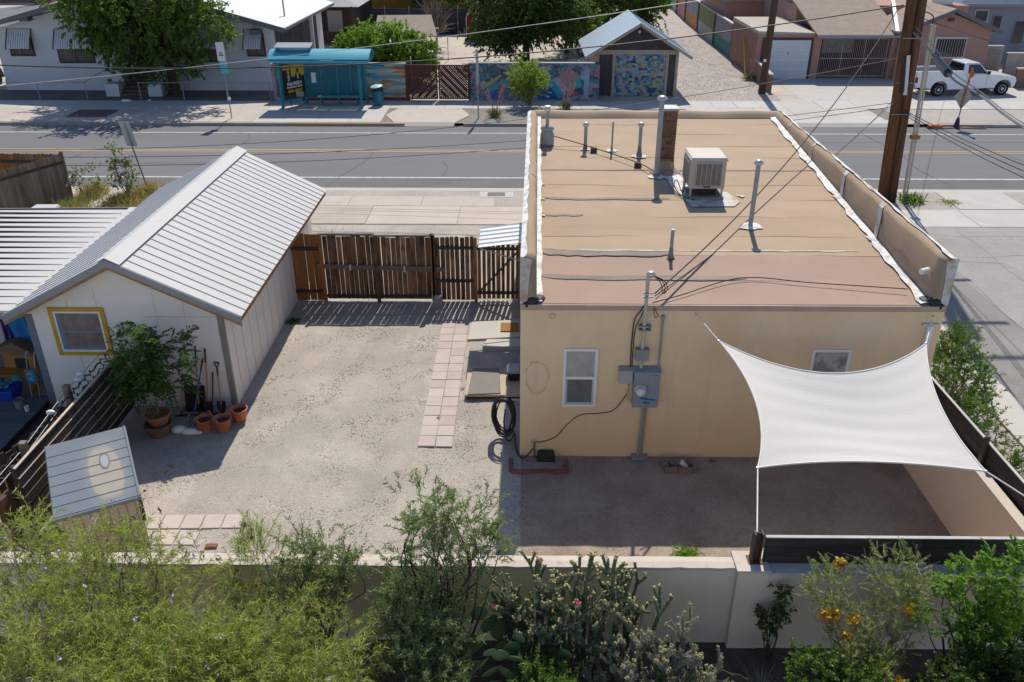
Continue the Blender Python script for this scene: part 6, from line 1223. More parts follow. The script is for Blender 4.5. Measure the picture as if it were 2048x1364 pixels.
lw = thing('low_wall', 'low pink stucco wall stub beside the brown pole and garage drive', 'wall', (14.9, 53, 0)); MB().hexa([(14.75, 52.0, 0), (14.95, 52.0, 0), (15.1, 56.5, 0), (14.95, 56.5, 0)], [(14.75, 52.0, 1.0), (14.95, 52.0, 1.0), (15.1, 56.5, 1.15), (14.95, 56.5, 1.15)]).build('body', m_pinkd, lw); MB().hexa([(14.72, 51.98, 1.0), (14.98, 51.98, 1.0), (15.12, 56.5, 1.15), (14.92, 56.5, 1.15)], [(14.72, 51.98, 1.07), (14.98, 51.98, 1.07), (15.12, 56.5, 1.22), (14.92, 56.5, 1.22)]).build('cap', m_conc, lw)
yp = thing('yellow_pipe', 'slanting yellow guy marker beside the brown alley wall', 'pole guard', (14.7, 58, 0)); MB().tube([(14.72, 57.6, 0), (14.95, 60.0, 2.0)], .045, 8).build('pipe', mat('yellow_plastic', (.50, .26, .01), .05, 3, .5), yp)
ch_ = thing('rear_pink_house', 'pinkish house with flat roof edges behind the garage, up the alley', 'house', (17, 70, 0)); MB().box(15.7, 24, 70, 80, 0, 3.4).build('wall', m_pink, ch_); MB().box(15.4, 24.3, 69.6, 80.4, 3.4, 3.62).build('roof', m_shing, ch_); MB().box(16.3, 17.1, 69.93, 70, .1, 2.3).build('door', m_mar, ch_)
gh = thing('grey_house', 'lavender grey house with dark windows at the far right', 'house', (36, 68, 0)); m_lav = mat('lavender_grey_wall', (.25, .255, .30), .05, 1, .9, bump=.15, bscale=30)
MB().box(31.2, 46, 64, 76, 0, 3.9).build('wall', m_lav, gh); MB().hexa([(30.6, 63.4, 3.85), (47, 63.4, 3.85), (47, 77, 3.85), (30.6, 77, 3.85)], [(33, 67, 5.8), (45, 67, 5.8), (45, 73, 5.8), (33, 73, 5.8)]).build('roof', mat('blue_metal_roof', (.06, .10, .17), .1, 2, .5), gh); MB().box(30.5, 47, 63.35, 63.45, 3.7, 3.9).build('fascia', m_lav, gh)
for x0, x1, z0_, z1_ in ((31.95, 32.95, 2.6, 3.45), (33.3, 34.0, 1.9, 3.1), (34.95, 35.8, 1.1, 2.75)): w_2 = MB().box(x0, x1, 63.94, 64, z0_, z1_).build('window', m_wh if x0 < 33 else m_lav, gh); MB().box(x0 + .08, x1 - .08, 63.91, 63.95, z0_ + .08, z1_ - .08).build('pane', m_glass, w_2)
yw_ = thing('block_wall', 'grey-brown stepped block wall behind the white pickup bonnet', 'wall', (31, 56, 0))
for x0, x1, y, h in ((29.6, 31.0, 57.2, 1.9), (31.0, 33.0, 56.6, 1.55), (30.2, 40, 53.6, 1.1)): MB().box(x0, x1, y, y + .2, 0, h).build('section', m_pinkd if h < 1.2 else m_bwall, yw_); MB().box(x0 - .04, x1 + .04, y - .04, y + .24, h, h + .08).build('cap', m_conc, yw_)
for i in range(10): MB().box(29.45 + i * .14, 29.56 + i * .14, 57.1, 57.13, .1, 1.7).build('plank', m_gtrim, yw_)
# ---------------- houses, screens and sheds behind
rs = thing('red_shed', 'red gambrel barn shed with white trim under the dark tree', 'shed', (-2.8, 75, 0)); m_rb = mat('barn_red', (.16, .02, .022), .12, 3, .8)
prof = [(-4.55, 0), (-1.2, 0), (-1.2, 1.85), (-1.9, 2.75), (-2.88, 3.15), (-3.85, 2.75), (-4.55, 1.85)]
MB().prism([(x, 73.4, z) for x, z in prof], (0, 4, 0)).build('wall', m_rb, rs); MB().box(-4.7, -1.0, 73.3, 73.5, -.1, .2).build('skid', m_wire, rs)
for a, c in ((prof[6], prof[5]), (prof[5], prof[4]), (prof[4], prof[3]), (prof[3], prof[2])): MB().hexa([(a[0], 73.1, a[1] + .03), (c[0], 73.1, c[1] + .03), (c[0], 77.6, c[1] + .03), (a[0], 77.6, a[1] + .03)], [(a[0], 73.1, a[1] + .12), (c[0], 73.1, c[1] + .12), (c[0], 77.6, c[1] + .12), (a[0], 77.6, a[1] + .12)]).build('roof', m_shing, rs)
for a, c in (((-4.55, .1), (-4.55, 1.85)), ((-3.75, .1), (-3.75, 2.4)), ((-2.1, .1), (-2.1, 2.4)), ((-3.75, .15), (-2.1, .15)), ((-3.7, .2), (-2.92, 1.5)), ((-2.15, .2), (-2.92, 1.5)), ((-4.55, 1.85), (-3.85, 2.75)), ((-3.85, 2.75), (-2.88, 3.15))): MB().beam((a[0], 73.37, a[1]), (c[0], 73.37, c[1]), .05, .12, (0, 1, 0)).build('trim', m_white, rs)
ds_ = thing('dark_screen', 'dark blue-grey privacy screen across the yard behind the green shrub', 'fence', (-9, 76, 0)); m_scr = mat('dark_screen_cloth', (.045, .05, .06), .15, 1, .9)
for i in range(6): MB().box(-16 + i * 2.1, -13.95 + i * 2.1, 77.4, 77.45, 0, 2.1).build('screen_panel', m_scr, ds_); MB().tube([(-16 + i * 2.1, 77.35, 0), (-16 + i * 2.1, 77.35, 2.3)], .04, 6).build('post', m_galvd, ds_)
bh = thing('brown_house', 'dark brown house with covered porch beyond the white house', 'house', (-17, 74, 0)); m_brn = mat('dark_brown_siding', (.05, .032, .027), .2, 2, .85)
MB().box(-26, -13.6, 72, 82, 0, 3.2).build('wall', m_brn, bh); MB().hexa([(-27, 70.6, 2.9), (-12.8, 70.6, 2.9), (-12.8, 83, 2.9), (-27, 83, 2.9)], [(-24, 74, 4.4), (-16, 74, 4.4), (-16, 80, 4.4), (-24, 80, 4.4)]).build('roof', m_trimg, bh)
for x0 in (-17.4, -15.6): MB().box(x0, x0 + 1.2, 71.92, 72, .9, 2.5).build('window', mat('pale_blind', (.26, .25, .24), .1, 3, .6), bh)
for i in range(16): MB().box(-18 + i * .32, -17.8 + i * .32, 70.3, 70.36, .1, 1.1).build('porch_rail', m_brn, bh)
for x in (-17.8, -13.4): MB().box(x, x + .14, 70.4, 70.54, 0, 2.95).build('porch_post', m_brn, bh)
tb_ = thing('timber_fence', 'low brown timber fence between the white house and the shrub', 'fence', (-12, 63, 0))
for i in range(26): piece('plank', 'lowplank', lambda: MB().box(-.07, .07, -.01, .01, 0, 1.3), m_cedar, tb_, (-13.5 + i * .16, 63.2, 0))
MB().box(-13.6, -9.2, 63.22, 63.28, 1.25, 1.34).build('rail', m_white, tb_)
yh = thing('ochre_house', 'low ochre house wall among trees at the top of the picture', 'house', (-8, 92, 0)); MB().box(-16, 0, 90, 100, 0, 3.4).build('wall', mat('ochre_wall', (.26, .15, .035), .15, 1, .9), yh); MB().box(-16.5, .5, 89.5, 100.5, 3.4, 3.7).build('roof', m_dkf, yh); MB().box(-11, -9.8, 89.93, 90, 1, 2.4).build('window', m_glass, yh)
sr = thing('tan_tent_roof', 'small tan pitched canopy roof behind the bright green shrub', 'canopy', (-7.5, 64, 0)); MB().add([(-10.5, 62.5, 1.6), (-5.9, 62.0, 1.9), (-6.6, 65.5, 2.9), (-10.6, 66, 2.8)], [(0, 1, 2, 3)]).build('cover', m_shing, sr, recalc=False)
for x, y, z in ((-10.4, 62.6, 1.6), (-6.0, 62.1, 1.9), (-6.7, 65.4, 2.85), (-10.5, 65.9, 2.75)): MB().tube([(x, y, 0), (x, y, z)], .04, 6).build('leg', m_galvd, sr)
cf = thing('chain_link_gate', 'open chain link fence post and bent rail by the bare tree', 'fence', (-6.8, 66, 0)); MB().tube(bez([(-6.9, 64.5, 0), (-6.9, 64.5, 1.7), (-6.6, 64.5, 2.0), (-6.0, 64.5, 2.1)], 5), .04, 8).build('bent_post', m_galv, cf); MB().tube([(-6.9, 64.5, .95), (-5.3, 63.5, .85)], .03, 6).build('rail', m_galv, cf); MB().tube([(-5.3, 63.5, 0), (-5.3, 63.5, 1.7)], .03, 6).build('post', m_galv, cf)
yc = struct(MB().quad((-9.5, 52.8, .012), (4.0, 52.8, .012), (4.0, 55.2, .012), (-9.5, 55.2, .012)).build('yard_concrete', m_conc, recalc=False))
rc = thing('red_corner_building', 'red brick building corner at the top left across the side street', 'building', (-60, 104, 0)); MB().box(-75, -54, 103.5, 112, 0, 4).build('wall', mat('red_brick_wall', (.25, .10, .07), .2, 2, .9), rc); tag(MB().tube([(-54.5, 101.0, 0), (-54.5, 101.0, 5)], .14, 8).build('street_post', mat('rust_post', (.12, .05, .03), .2, 2, .8)), 'brown post on the far corner pavement at the top left', 'post')
# ---------------- white pickup
tk = thing('pickup_truck', 'white single-cab pickup parked in the pink house drive', 'pickup truck', (24.28, 51.85, 0), R(6.0)); m_car = mat('white_car_paint', (.72, .73, .75), .02, 2, .25, spec=.5, coat=.4); m_tyre = mat('tyre_rubber', (.02, .02, .02), .2, 6, .85); m_cglass = glassmat('car_glass', (.02, .025, .03), .05)
W2 = .97
def side(poly, y0_, y1_): return [(x, y0_, z) for x, z in poly], (0, y1_ - y0_, 0)
def arch(cx, r, z0_, n_=8): return [(cx + r * math.cos(math.pi * k / n_), z0_ + r * math.sin(math.pi * k / n_)) for k in range(n_ + 1)]
lower = [(-1.45, .48), (-.50, .48)] + [(x, z) for x, z in reversed(arch(0, .50, .42))][0:0] + []
pl_ = [(-1.48, .55)] + [(-.52, .50)] + [(0 + .52 * math.cos(math.pi - math.pi * k / 8), .40 + .50 * math.sin(math.pi * k / 8)) for k in range(9)] + [(3.40, .45)] + [(3.93 + .53 * math.cos(math.pi - math.pi * k / 8), .40 + .52 * math.sin(math.pi * k / 8)) for k in range(9)] + [(4.62, .55), (4.66, .85), (4.55, 1.06), (3.3, 1.20), (2.72, 1.22), (1.30, 1.22), (1.28, 1.25), (-1.48, 1.22)]
bd = MB().prism([(x, -W2, z) for x, z in pl_], (0, 2 * W2, 0)).build('body', m_car, tk, bevel=.03, local=True)
cabp = [(1.34, 1.20), (2.98, 1.20), (2.35, 1.80), (2.1, 1.86), (1.55, 1.86), (1.40, 1.78)]
cb3 = MB().hexa([(1.34, -.92, 1.2), (2.98, -.92, 1.2), (2.98, .92, 1.2), (1.34, .92, 1.2)], [(1.44, -.74, 1.86), (2.3, -.74, 1.86), (2.3, .74, 1.86), (1.44, .74, 1.86)]).build('cab', m_car, tk, bevel=.05, local=True)
for s_ in (-1, 1):
    MB().add([(1.62, s_ * .905, 1.27), (2.78, s_ * .905, 1.27), (2.30, s_ * .79, 1.76), (1.64, s_ * .79, 1.76)], [(0, 1, 2, 3)]).build('side_window', m_cglass, cb3, local=True, recalc=False)
MB().add([(1.345, -.80, 1.30), (1.345, .80, 1.30), (1.415, .68, 1.76), (1.415, -.68, 1.76)], [(0, 1, 2, 3)]).build('rear_window', m_cglass, cb3, local=True, recalc=False); MB().add([(2.93, -.82, 1.27), (2.93, .82, 1.27), (2.40, .70, 1.80), (2.40, -.70, 1.80)], [(0, 1, 2, 3)]).build('windscreen', m_cglass, cb3, local=True, recalc=False)
MB().box(-1.40, 1.24, -.80, .80, 1.262, 1.285).build('bed_liner', m_tyre, tk, local=True); 
for s_ in (-1, 1): MB().box(-1.47, 1.28, s_ * .80 - (.16 if s_ < 0 else 0), s_ * .80 + (.16 if s_ > 0 else 0), 1.2, 1.44).build('bed_rail', m_car, tk, local=True, bevel=.02)
MB().box(-1.49, -1.41, -.8, .8, .7, 1.43).build('tailgate', m_car, tk, local=True, bevel=.02); MB().box(-1.62, -1.46, -.93, .93, .50, .70).build('rear_bumper', m_galvd, tk, local=True, bevel=.02); MB().box(4.5, 4.76, -.95, .95, .42, .72).build('front_bumper', mat('dark_bumper', (.03, .03, .032), .1, 3, .6), tk, local=True, bevel=.04)
for s_ in (-1, 1):
    MB().box(-1.495, -1.40, s_ * .90 - .075, s_ * .90 + .075, .80, 1.12).build('tail_light', mat('red_tail_light', (.22, .01, .012), .1, 4, .3), tk, local=True); MB().box(4.55, 4.66, s_ * .78 - .13, s_ * .78 + .13, .78, .96).build('headlight', m_paleglass, tk, local=True)
    MB().box(1.66, 1.84, s_ * .975 - .012, s_ * .975 + .012, 1.03, 1.07).build('door_handle', m_wire, tk, local=True); MB().box(2.74, 2.86, s_ * 1.05 - .08, s_ * 1.05 + .08, 1.24, 1.42).build('mirror', m_wire, tk, local=True)
    for x in (1.58, 2.82): MB().box(x - .006, x + .006, s_ * .972 - .004, s_ * .972 + .004, .55, 1.2).build('door_gap', m_wire, tk, local=True)
    for cx in (0, 3.93):
        w = MB().tube([(cx, s_ * .72, .38), (cx, s_ * .95, .38)], .38, 22).build('wheel', m_tyre, tk, local=True)
        o = MB().lathe([(.23, 0), (.225, .012), (.15, -.02), (.09, .0), (.07, .025), (0, .025)], (0, 0, 0), 18).build('rim', m_galv, w, local=True); o.location = (cx, s_ * .952, .38); o.rotation_euler = (R(90 if s_ < 0 else -90), 0, 0)
dkc = thing('dark_parked_car', 'dark car roof glimpsed at the left edge beside the white house', 'car', (-33.2, 52.5, 0)); MB().hexa([(-34.4, 50.5, .35), (-32.6, 50.5, .35), (-32.6, 54.8, .35), (-34.4, 54.8, .35)], [(-34.3, 50.6, .95), (-32.7, 50.6, .95), (-32.7, 54.7, .95), (-34.3, 54.7, .95)]).build('body', m_cglass, dkc, bevel=.08); MB().hexa([(-34.3, 51.4, .95), (-32.7, 51.4, .95), (-32.7, 54.0, .95), (-34.3, 54.0, .95)], [(-34.1, 51.9, 1.5), (-32.9, 51.9, 1.5), (-32.9, 53.6, 1.5), (-34.1, 53.6, 1.5)]).build('cabin', m_cglass, dkc, bevel=.06)
for x in (-34.3, -32.7):
    for y in (51.2, 54.0): MB().tube([(x - .1, y, .33), (x + .1, y, .33)], .33, 16).build('wheel', m_tyre, dkc)
# ---------------- temporary roadworks sign
rw = thing('roadworks_sign', 'diamond roadworks sign seen from behind on a spring stand with orange flag', 'sign', (22.2, 44.0, 0)); m_or = mat('orange_plastic', (.55, .13, .03), .1, 4, .6); m_leg = mat('orange_brown_leg', (.30, .13, .075), .15, 4, .7)
for a in (.25, -.35, math.pi - .1, math.pi + .5): MB().beam((22.2, 43.55, -.10), (22.2 + 1.5 * math.cos(a), 43.55 + .55 * math.sin(a), -.10), .07, .05).build('leg', m_leg, rw)
MB().lathe([(.16, 0), (.08, .45), (.05, .5)], (22.2, 43.6, -.1), 10).build('spring_base', mat('dark_blue_base', (.01, .02, .08), .1, 3, .5), rw); MB().tube([(22.2, 43.6, .3), (22.28, 43.6, 2.1)], .03, 8).build('mast', m_leg, rw)
MB().prism([(22.24 + dx, 43.66, 1.42 + dz) for dx, dz in ((-.46, 0), (0, -.62), (.46, 0), (0, .58))], (0, .02, 0)).build('plate', mat('sign_back_tan', (.42, .35, .29), .08, 3, .7), rw); MB().beam((22.24, 43.64, .85), (22.24, 43.64, 1.98), .04, .02).build('plate_rib', m_leg, rw)
MB().add([(22.22, 43.6, 2.1), (22.36, 43.6, 2.08), (22.33, 43.62, 2.35), (22.48, 43.58, 2.45), (22.34, 43.6, 2.9), (22.26, 43.6, 2.85)], [(0, 1, 2, 5), (2, 3, 4, 5)]).build('flag', m_or, rw, recalc=False)
tag(MB().ball((21.1, 43.55, -.03), .3, 10, 6, (1.4, .7, .4)).build('sandbag', m_or, smooth=True), 'orange sandbag lying in the far gutter beside the roadworks sign', 'sandbag')
# ================================================================ utility poles and wires
m_pole = mat('brown_creosote_timber', (.12, .058, .026), .3, 2.5, .8, bump=.5, bscale=20, stretch=(7, 7, .25), layers=[((.025, .015, .011), 1.2, .46, .62, .9, (6, 6, .25)), ((.22, .11, .05), 2.2, .58, .72, .6, (6, 6, .3))])
up = thing('utility_pole', 'tall twin brown timber utility pole beside the tan house roof', 'utility pole', (14.2, 31.1, 0))
MB().tube([(13.70, 31.1, 0), (12.75, 31.1, 17)], [.20, .15], 14).build('pole', m_pole, up, smooth=True); MB().tube([(14.02, 31.1, 0), (13.24, 31.1, 14.5)], [.19, .16], 14).build('stub_pole', m_pole, up, smooth=True)
MB().beam((13.62, 30.86, 4.0), (13.45, 30.86, 5.35), .13, .1, (0, 1, 0)).build('cable_guard', m_galv, up); MB().beam((13.50, 30.84, 4.1), (13.34, 30.84, 5.3), .1, .1, (0, 1, 0)).build('guard_box', m_wire, up)
for z in (3.3, 4.4, 5.9): MB().tube([(13.5 - z * .056, 30.92, z), (14.2 - z * .056, 30.92, z)], .02, 6).build('through_bolt', m_galvd, up)
for z in (9.3, 13.0, 15.5): MB().box(11.8, 14.4, 30.82, 30.92, z, z + .12).build('crossarm', m_pole, up) if z > 9 else None
cond = thing('conduit_post', 'pale steel conduit riser standing beside the twin utility pole', 'conduit', (14.45, 31.2, 0)); MB().tube([(14.45, 31.0, 0), (14.12, 31.0, 6.35)], .055, 10).build('conduit', m_cond, cond); MB().tube([(14.55, 31.0, 0.3), (14.23, 31.0, 6.3)], .035, 8).build('conduit', m_cond, cond); MB().box(14.22, 14.52, 30.9, 31.1, 2.4, 2.55).build('bracket', mat('rusty_bracket', (.3, .12, .05), .2, 4, .8), cond)
MB().tube(bez([(14.12, 31.0, 6.3), (14.1, 31, 6.6), (13.8, 31, 6.75), (13.3, 31, 6.85)], 5), .02, 6).build('cable', m_wire, cond)
n_w = [0]
def wire(pts, r, label, m=m_wire, grp='overhead wires'):
    t = tag(MB().tube(pts, r, 5, cap=False).build('overhead_wire', m), label, 'wire', grp); return t
m_wg = mat('grey_cable', (.16, .16, .165), .2, 4, .6)
wire(sag((13.1, 31.2, 6.95), (-48, 31.6, 8.6), 2.95, 50), .024, 'thick dark cable crossing the whole top of the picture', m_wire)
wire(sag((16, 31.6, 8.6), (-50, 31.4, 2.6), 1.3, 40), .012, 'thin pale wire rising from the white house steps to the top right', mat('pale_wire', (.4, .4, .4), .2, 4, .5))
wire(sag((13.3, 31.2, 5.2), (-48, 31.2, 4.4), 2.95, 50), .011, 'uppermost thin wire crossing the road to the twin pole')
wire(sag((13.4, 31.2, 3.65), (-48, 31.2, 3.6), 2.05, 50), .012, 'middle thin wire crossing the road to the twin pole')
wire(sag((13.4, 31.2, 3.5), (-48, 31.2, 3.5), 2.25, 50), .012, 'lowest thin wire crossing the road to the twin pole')
mast = Vector((2.45, 14.1, 3.72))
wire(sag((12.9, 31.0, 6.95), mast, .75, 40), .016, 'service cable sagging from the pole top to the house mast')
wire(sag((13.4, 31.0, 3.9), mast + Vector((0, 0, -.06)), .30, 40), .010, 'thin wire from the pole over the roof to the mast')
wire(sag((13.4, 31.0, 3.75), mast + Vector((.02, 0, -.12)), -.02 + .12, 30), .009, 'second thin wire low over the roof to the mast', m_wg)
wire(bez([(2.42, 14.15, 3.50), (3.0, 14.5, 3.50), (4.3, 15.2, 3.56), (5.6, 15.0, 3.55), (7.3, 14.7, 3.56)], 8), .010, 'slack black wire lying across the pink front of the roof')
# bundle going right from the pole
wire(bez([(13.50, 30.92, 6.1), (12.88, 27.78, 5.85), (12.13, 24.62, 5.65), (12.07, 22.88, 5.55), (11.69, 19.87, 5.4), (11.0, 14.0, 5.5), (10.5, 8.0, 6.2)], 8), .032, 'thick grey bundled cable running from the pole to the lower right', m_wg)
wire(bez([(13.50, 30.92, 6.3), (12.85, 27.7, 6.05), (12.1, 24.6, 5.82), (11.95, 22.7, 5.68), (11.64, 19.83, 5.5), (11.0, 14.0, 5.6), (10.5, 8.0, 6.3)], 8), .013, 'thin strand lashed above the grey bundled cable', m_wg)
sp_ = thing('splice_case', 'black cylindrical cable splice case hung beside the pole', 'cable splice', (12.5, 26.3, 5.7)); A_, B_ = Vector((12.72, 27.1, 5.79)), Vector((12.28, 25.25, 5.68)); MB().tube([A_, A_.lerp(B_, .06), A_.lerp(B_, .94), B_], [.05, .13, .13, .05], 12).build('case', mat('black_splice', (.018, .02, .02), .1, 4, .45), sp_); MB().tube([A_.lerp(B_, -.45), A_], [.035, .05], 8).build('sleeve', m_wire, sp_)
for k, (z, e) in enumerate(((6.6, (12.6, 12, 7.2)), (3.45, (11.2, 10, 5.6)), (3.38, (11.05, 10, 5.45)), (3.3, (10.9, 10, 5.3)))):
    wire(sag((13.95 - z * .056, 30.95, z), e, .25, 24), .012, ['upper wire leaving the pole to the right over the grey house', 'first of three wires dropping to the right edge over the alley', 'second of three wires dropping to the right edge over the alley', 'lowest of three wires dropping to the right edge over the alley'][k])
wire(sag((26, 55.6, 4.2), (13.0, 31.2, 8.0), .5, 20), .010, 'wire from the pink house gable up to the twin pole', m_wg)
# ================================================================ vegetation
def unit(a): return a / np.maximum(np.linalg.norm(a, axis=-1, keepdims=True), 1e-9)
def leaf_arrays(P, D, L, Wd, curl=.15, rnd=1.0):
    """one four-sided leaf for each base point P, along D, length L, width Wd"""
    n = len(P); S_ = unit(np.cross(D, unit(nrg.normal(size=(n, 3)) * rnd + np.array([0, 0, .6])))); up_ = np.cross(S_, D)
    L = np.broadcast_to(L, (n,))[:, None]; Wd = np.broadcast_to(Wd, (n,))[:, None]
    mid = P + D * L * .45 + up_ * L * curl * .3; tip = P + D * L - np.array([0, 0, 1]) * L * curl
    V = np.stack([P, mid + S_ * Wd * .5, tip, mid - S_ * Wd * .5], 1).reshape(-1, 3)
    return V, (np.arange(n)[:, None] * 4 + np.arange(4)[None])
def sprays(B, T, Ls, m, leafL, leafW, alpha=.7, droop=.1, curl=.15, lvar=.5, t0=.1):
    """m leaves on each twig: base B, direction T, length Ls"""
    n = len(B); t = nrg.uniform(t0, 1, (n, m)); Ls = np.broadcast_to(Ls, (n,))
    pos = B[:, None] + T[:, None] * (t * Ls[:, None])[..., None] - np.array([0, 0, 1]) * (t ** 2 * Ls[:, None] * droop)[..., None]
    r = unit(nrg.normal(size=(n, m, 3))); perp = unit(r - (r * T[:, None]).sum(-1, keepdims=True) * T[:, None])
    a = alpha * nrg.uniform(.5, 1.3, (n, m, 1)); D = unit(T[:, None] * np.cos(a) + perp * np.sin(a) - np.array([0, 0, droop * .8]))
    k = n * m; return leaf_arrays(pos.reshape(k, 3), D.reshape(k, 3), leafL * nrg.uniform(1 - lvar, 1 + lvar, k), leafW * nrg.uniform(.7, 1.3, k), curl)
def twigs(B, T, Ls, r, droop=.1):
    """thin three-sided tapering twigs"""
    n = len(B); Ls = np.broadcast_to(Ls, (n,))[:, None]; a = unit(np.cross(T, nrg.normal(size=(n, 3)))); b = np.cross(T, a); V = []
    for t, rr in ((0, r), (.5, r * .7), (1, r * .25)):
        c = B + T * Ls * t - np.array([0, 0, 1]) * Ls * droop * t * t
        for k in range(3): w = 2.0944 * k; V.append(c + (a * math.cos(w) + b * math.sin(w)) * rr)
    V = np.stack(V, 1).reshape(-1, 3); F = []
    for s_ in range(2):
        for k in range(3): F.append((s_ * 3 + k, s_ * 3 + (k + 1) % 3, s_ * 3 + 3 + (k + 1) % 3, s_ * 3 + 3 + k))
    return V, (np.array(F)[None] + (np.arange(n) * 9)[:, None, None]).reshape(-1, 4)
def join(parts):
    V = []; F = []; o = 0
    for v, f in parts: V.append(v); F.append(f + o); o += len(v)
    return np.concatenate(V), np.concatenate(F)
def in_ellipsoids(ells, n, shell=.35):
    vol = np.array([e[1][0] * e[1][1] * e[1][2] for e in ells]) ** .8; w = vol / vol.sum(); C = []; O = []
    for (c, r), k in zip(ells, nrg.multinomial(n, w)):
        d = unit(nrg.normal(size=(k, 3))); q = nrg.random(k) ** shell; C.append(np.array(c) + d * q[:, None] * np.array(r)); O.append(d * q[:, None])
    return np.concatenate(C), np.concatenate(O)
def limbs(mb, roots, targets, r0, lift=.3, jit=.12, n=6, sides=5):
    for t in targets:
        p = Vector(min(roots, key=lambda q: (Vector(q) - Vector(t)).length)) if len(roots) > 1 else Vector(roots[0]); t = Vector(t); L_ = (t - p).length
        m1 = p.lerp(t, .35) + Vector((rng.uniform(-1, 1) * jit, rng.uniform(-1, 1) * jit, lift * .35)) * L_; m2 = p.lerp(t, .7) + Vector((rng.uniform(-1, 1) * jit, rng.uniform(-1, 1) * jit, lift * .2)) * L_
        pts = bez([p, m1, m2, t], 3); mb.tube(pts, [r0 * (1 - .85 * i / (len(pts) - 1)) for i in range(len(pts))], sides, cap=False)
def plant(name, label, cat, ells, base, leaf, nclump, per, leafL, leafW, mt, mbark, clumpR=.3, tw=4, twL=.3, alpha=.7, droop=.1, curl=.15, r0=.03, trunk=None, up=.5, out=.8, nl=30, shell=.35, group=None, crown='crown', twr=.004, stems=None, dry=.22):
    t = thing(name, label, cat, base, group=group)
    C, O = in_ellipsoids(ells, nclump, shell); n = len(C)
    B = np.repeat(C, tw, 0) + nrg.normal(size=(n * tw, 3)) * clumpR * .45
    T = unit(np.repeat(O, tw, 0) * out + np.array([0, 0, up]) + nrg.normal(size=(n * tw, 3)) * .45)
    Ls = twL * nrg.uniform(.6, 1.4, n * tw)
    V, F = sprays(B, T, Ls, per, leafL, leafW, alpha, droop, curl); me = np_mesh(crown, V, F, mt); put(crown, me, t)
    if dry:
        k = nrg.choice(len(B), int(len(B) * dry), replace=False); V, F = sprays(B[k], T[k], Ls[k], max(4, per // 3), leafL * .9, leafW * .9, alpha, droop * 1.5, curl); put('dry_leaves', np_mesh('dry_leaves', V, F, m_dryleaf), t, kind='stuff')
    V, F = twigs(B, T, Ls, twr, droop); put('twigs', np_mesh('twigs', V, F, mbark), t, kind='stuff')
    mb = MB(); pick = C[nrg.choice(n, min(nl, n), replace=False)]
    bs_ = stems or [base]
    if trunk:
        mb.tube(bez([base] + [tuple(p) for p in trunk], 5), [r0 * (1 - .55 * i / (5 * len(trunk))) for i in range(5 * len(trunk) + 1)], 9, cap=False); bs_ = trunk[-2:] if len(trunk) > 1 else trunk
    limbs(mb, bs_, [tuple(p) for p in pick], r0 * (.5 if trunk else 1)); mb.build('trunk', mbark, t, smooth=True, recalc=False)
    return t, B, T, Ls
m_willow = leafmat('desert_willow_leaf', (.12, .165, .02), (.44, .475, .13), .4, .5, .28, 34); m_vitex = leafmat('grey_green_leaf', (.10, .15, .055), (.29, .35, .16), .3, .5, .25, 26); m_lime = leafmat('lime_leaf', (.10, .19, .02), (.22, .33, .05), .4)
m_dkleaf = leafmat('dark_leaf', (.035, .07, .016), (.085, .14, .03), .3); m_midleaf = leafmat('mid_green_leaf', (.06, .125, .02), (.15, .23, .05), .35); m_bird = leafmat('feathery_leaf', (.115, .155, .05), (.28, .32, .12), .3, .5, .2, 18); m_mesq = leafmat('bright_pinnate_leaf', (.06, .15, .015), (.19, .32, .04), .4)
m_bark = mat('grey_bark', (.20, .165, .13), .25, 6, .9, bump=.3, bscale=30); m_bark2 = mat('dark_bark', (.07, .05, .04), .25, 6, .9, bump=.3, bscale=30); m_pale = mat('pale_twig', (.36, .29, .21), .2, 6, .9)
m_lil = mat('lilac_petal', (.45, .33, .52), .15, 9, .7); m_pod = mat('dry_pod', (.14, .10, .08), .2, 9, .9)
m_dryleaf = mat('dry_hanging_leaf', (.33, .26, .15), .3, 20, .85)
def dots(t, name, B, T, Ls, k, size, m, end=1.0):
    """small flowers or pods at some twig ends"""
    i = nrg.choice(len(B), k, replace=False); P_ = B[i] + T[i] * Ls[i][:, None] * end; n = 6
    Pr = np.repeat(P_, n, 0) + nrg.normal(size=(k * n, 3)) * size * .3; D = unit(nrg.normal(size=(k * n, 3)) + np.array([0, -.3, .6])); V, F = leaf_arrays(Pr, D, size * nrg.uniform(.7, 1.3, k * n), size * .7, .1); put(name, np_mesh(name, V, F, m), t, kind='stuff')
# desert willows filling the lower left
G1 = 'desert willows in front of the garden wall'
t, B, T, Ls = plant('desert_willow', 'desert willow with lilac flowers rising above the wall at the left edge', 'shrub', [((-6.75, 8.6, 2.30), (.75, .4, .52)), ((-6.0, 8.5, 2.05), (.6, .4, .45))], (-6.4, 8.3, 0), None, 62, 22, .105, .0105, m_willow, m_pale, .22, 5, .36, .6, .22, .22, .025, up=.9, nl=26, group=G1); dots(t, 'flowers', B, T, Ls, 14, .045, m_lil); dots(t, 'pods', B, T, Ls, 24, .05, m_pod)
t, B, T, Ls = plant('desert_willow', 'desert willow of upright sprays just right of the storage shed front', 'shrub', [((-5.25, 8.55, 2.28), (.55, .35, .52)), ((-4.55, 8.6, 2.1), (.4, .35, .42)), ((-4.9, 8.4, 1.8), (.7, .4, .35))], (-4.9, 8.4, 0), None, 56, 20, .105, .0105, m_willow, m_pale, .2, 5, .36, .6, .22, .22, .024, up=1.1, nl=26, group=G1); dots(t, 'flowers', B, T, Ls, 9, .045, m_lil); dots(t, 'pods', B, T, Ls, 24, .05, m_pod)
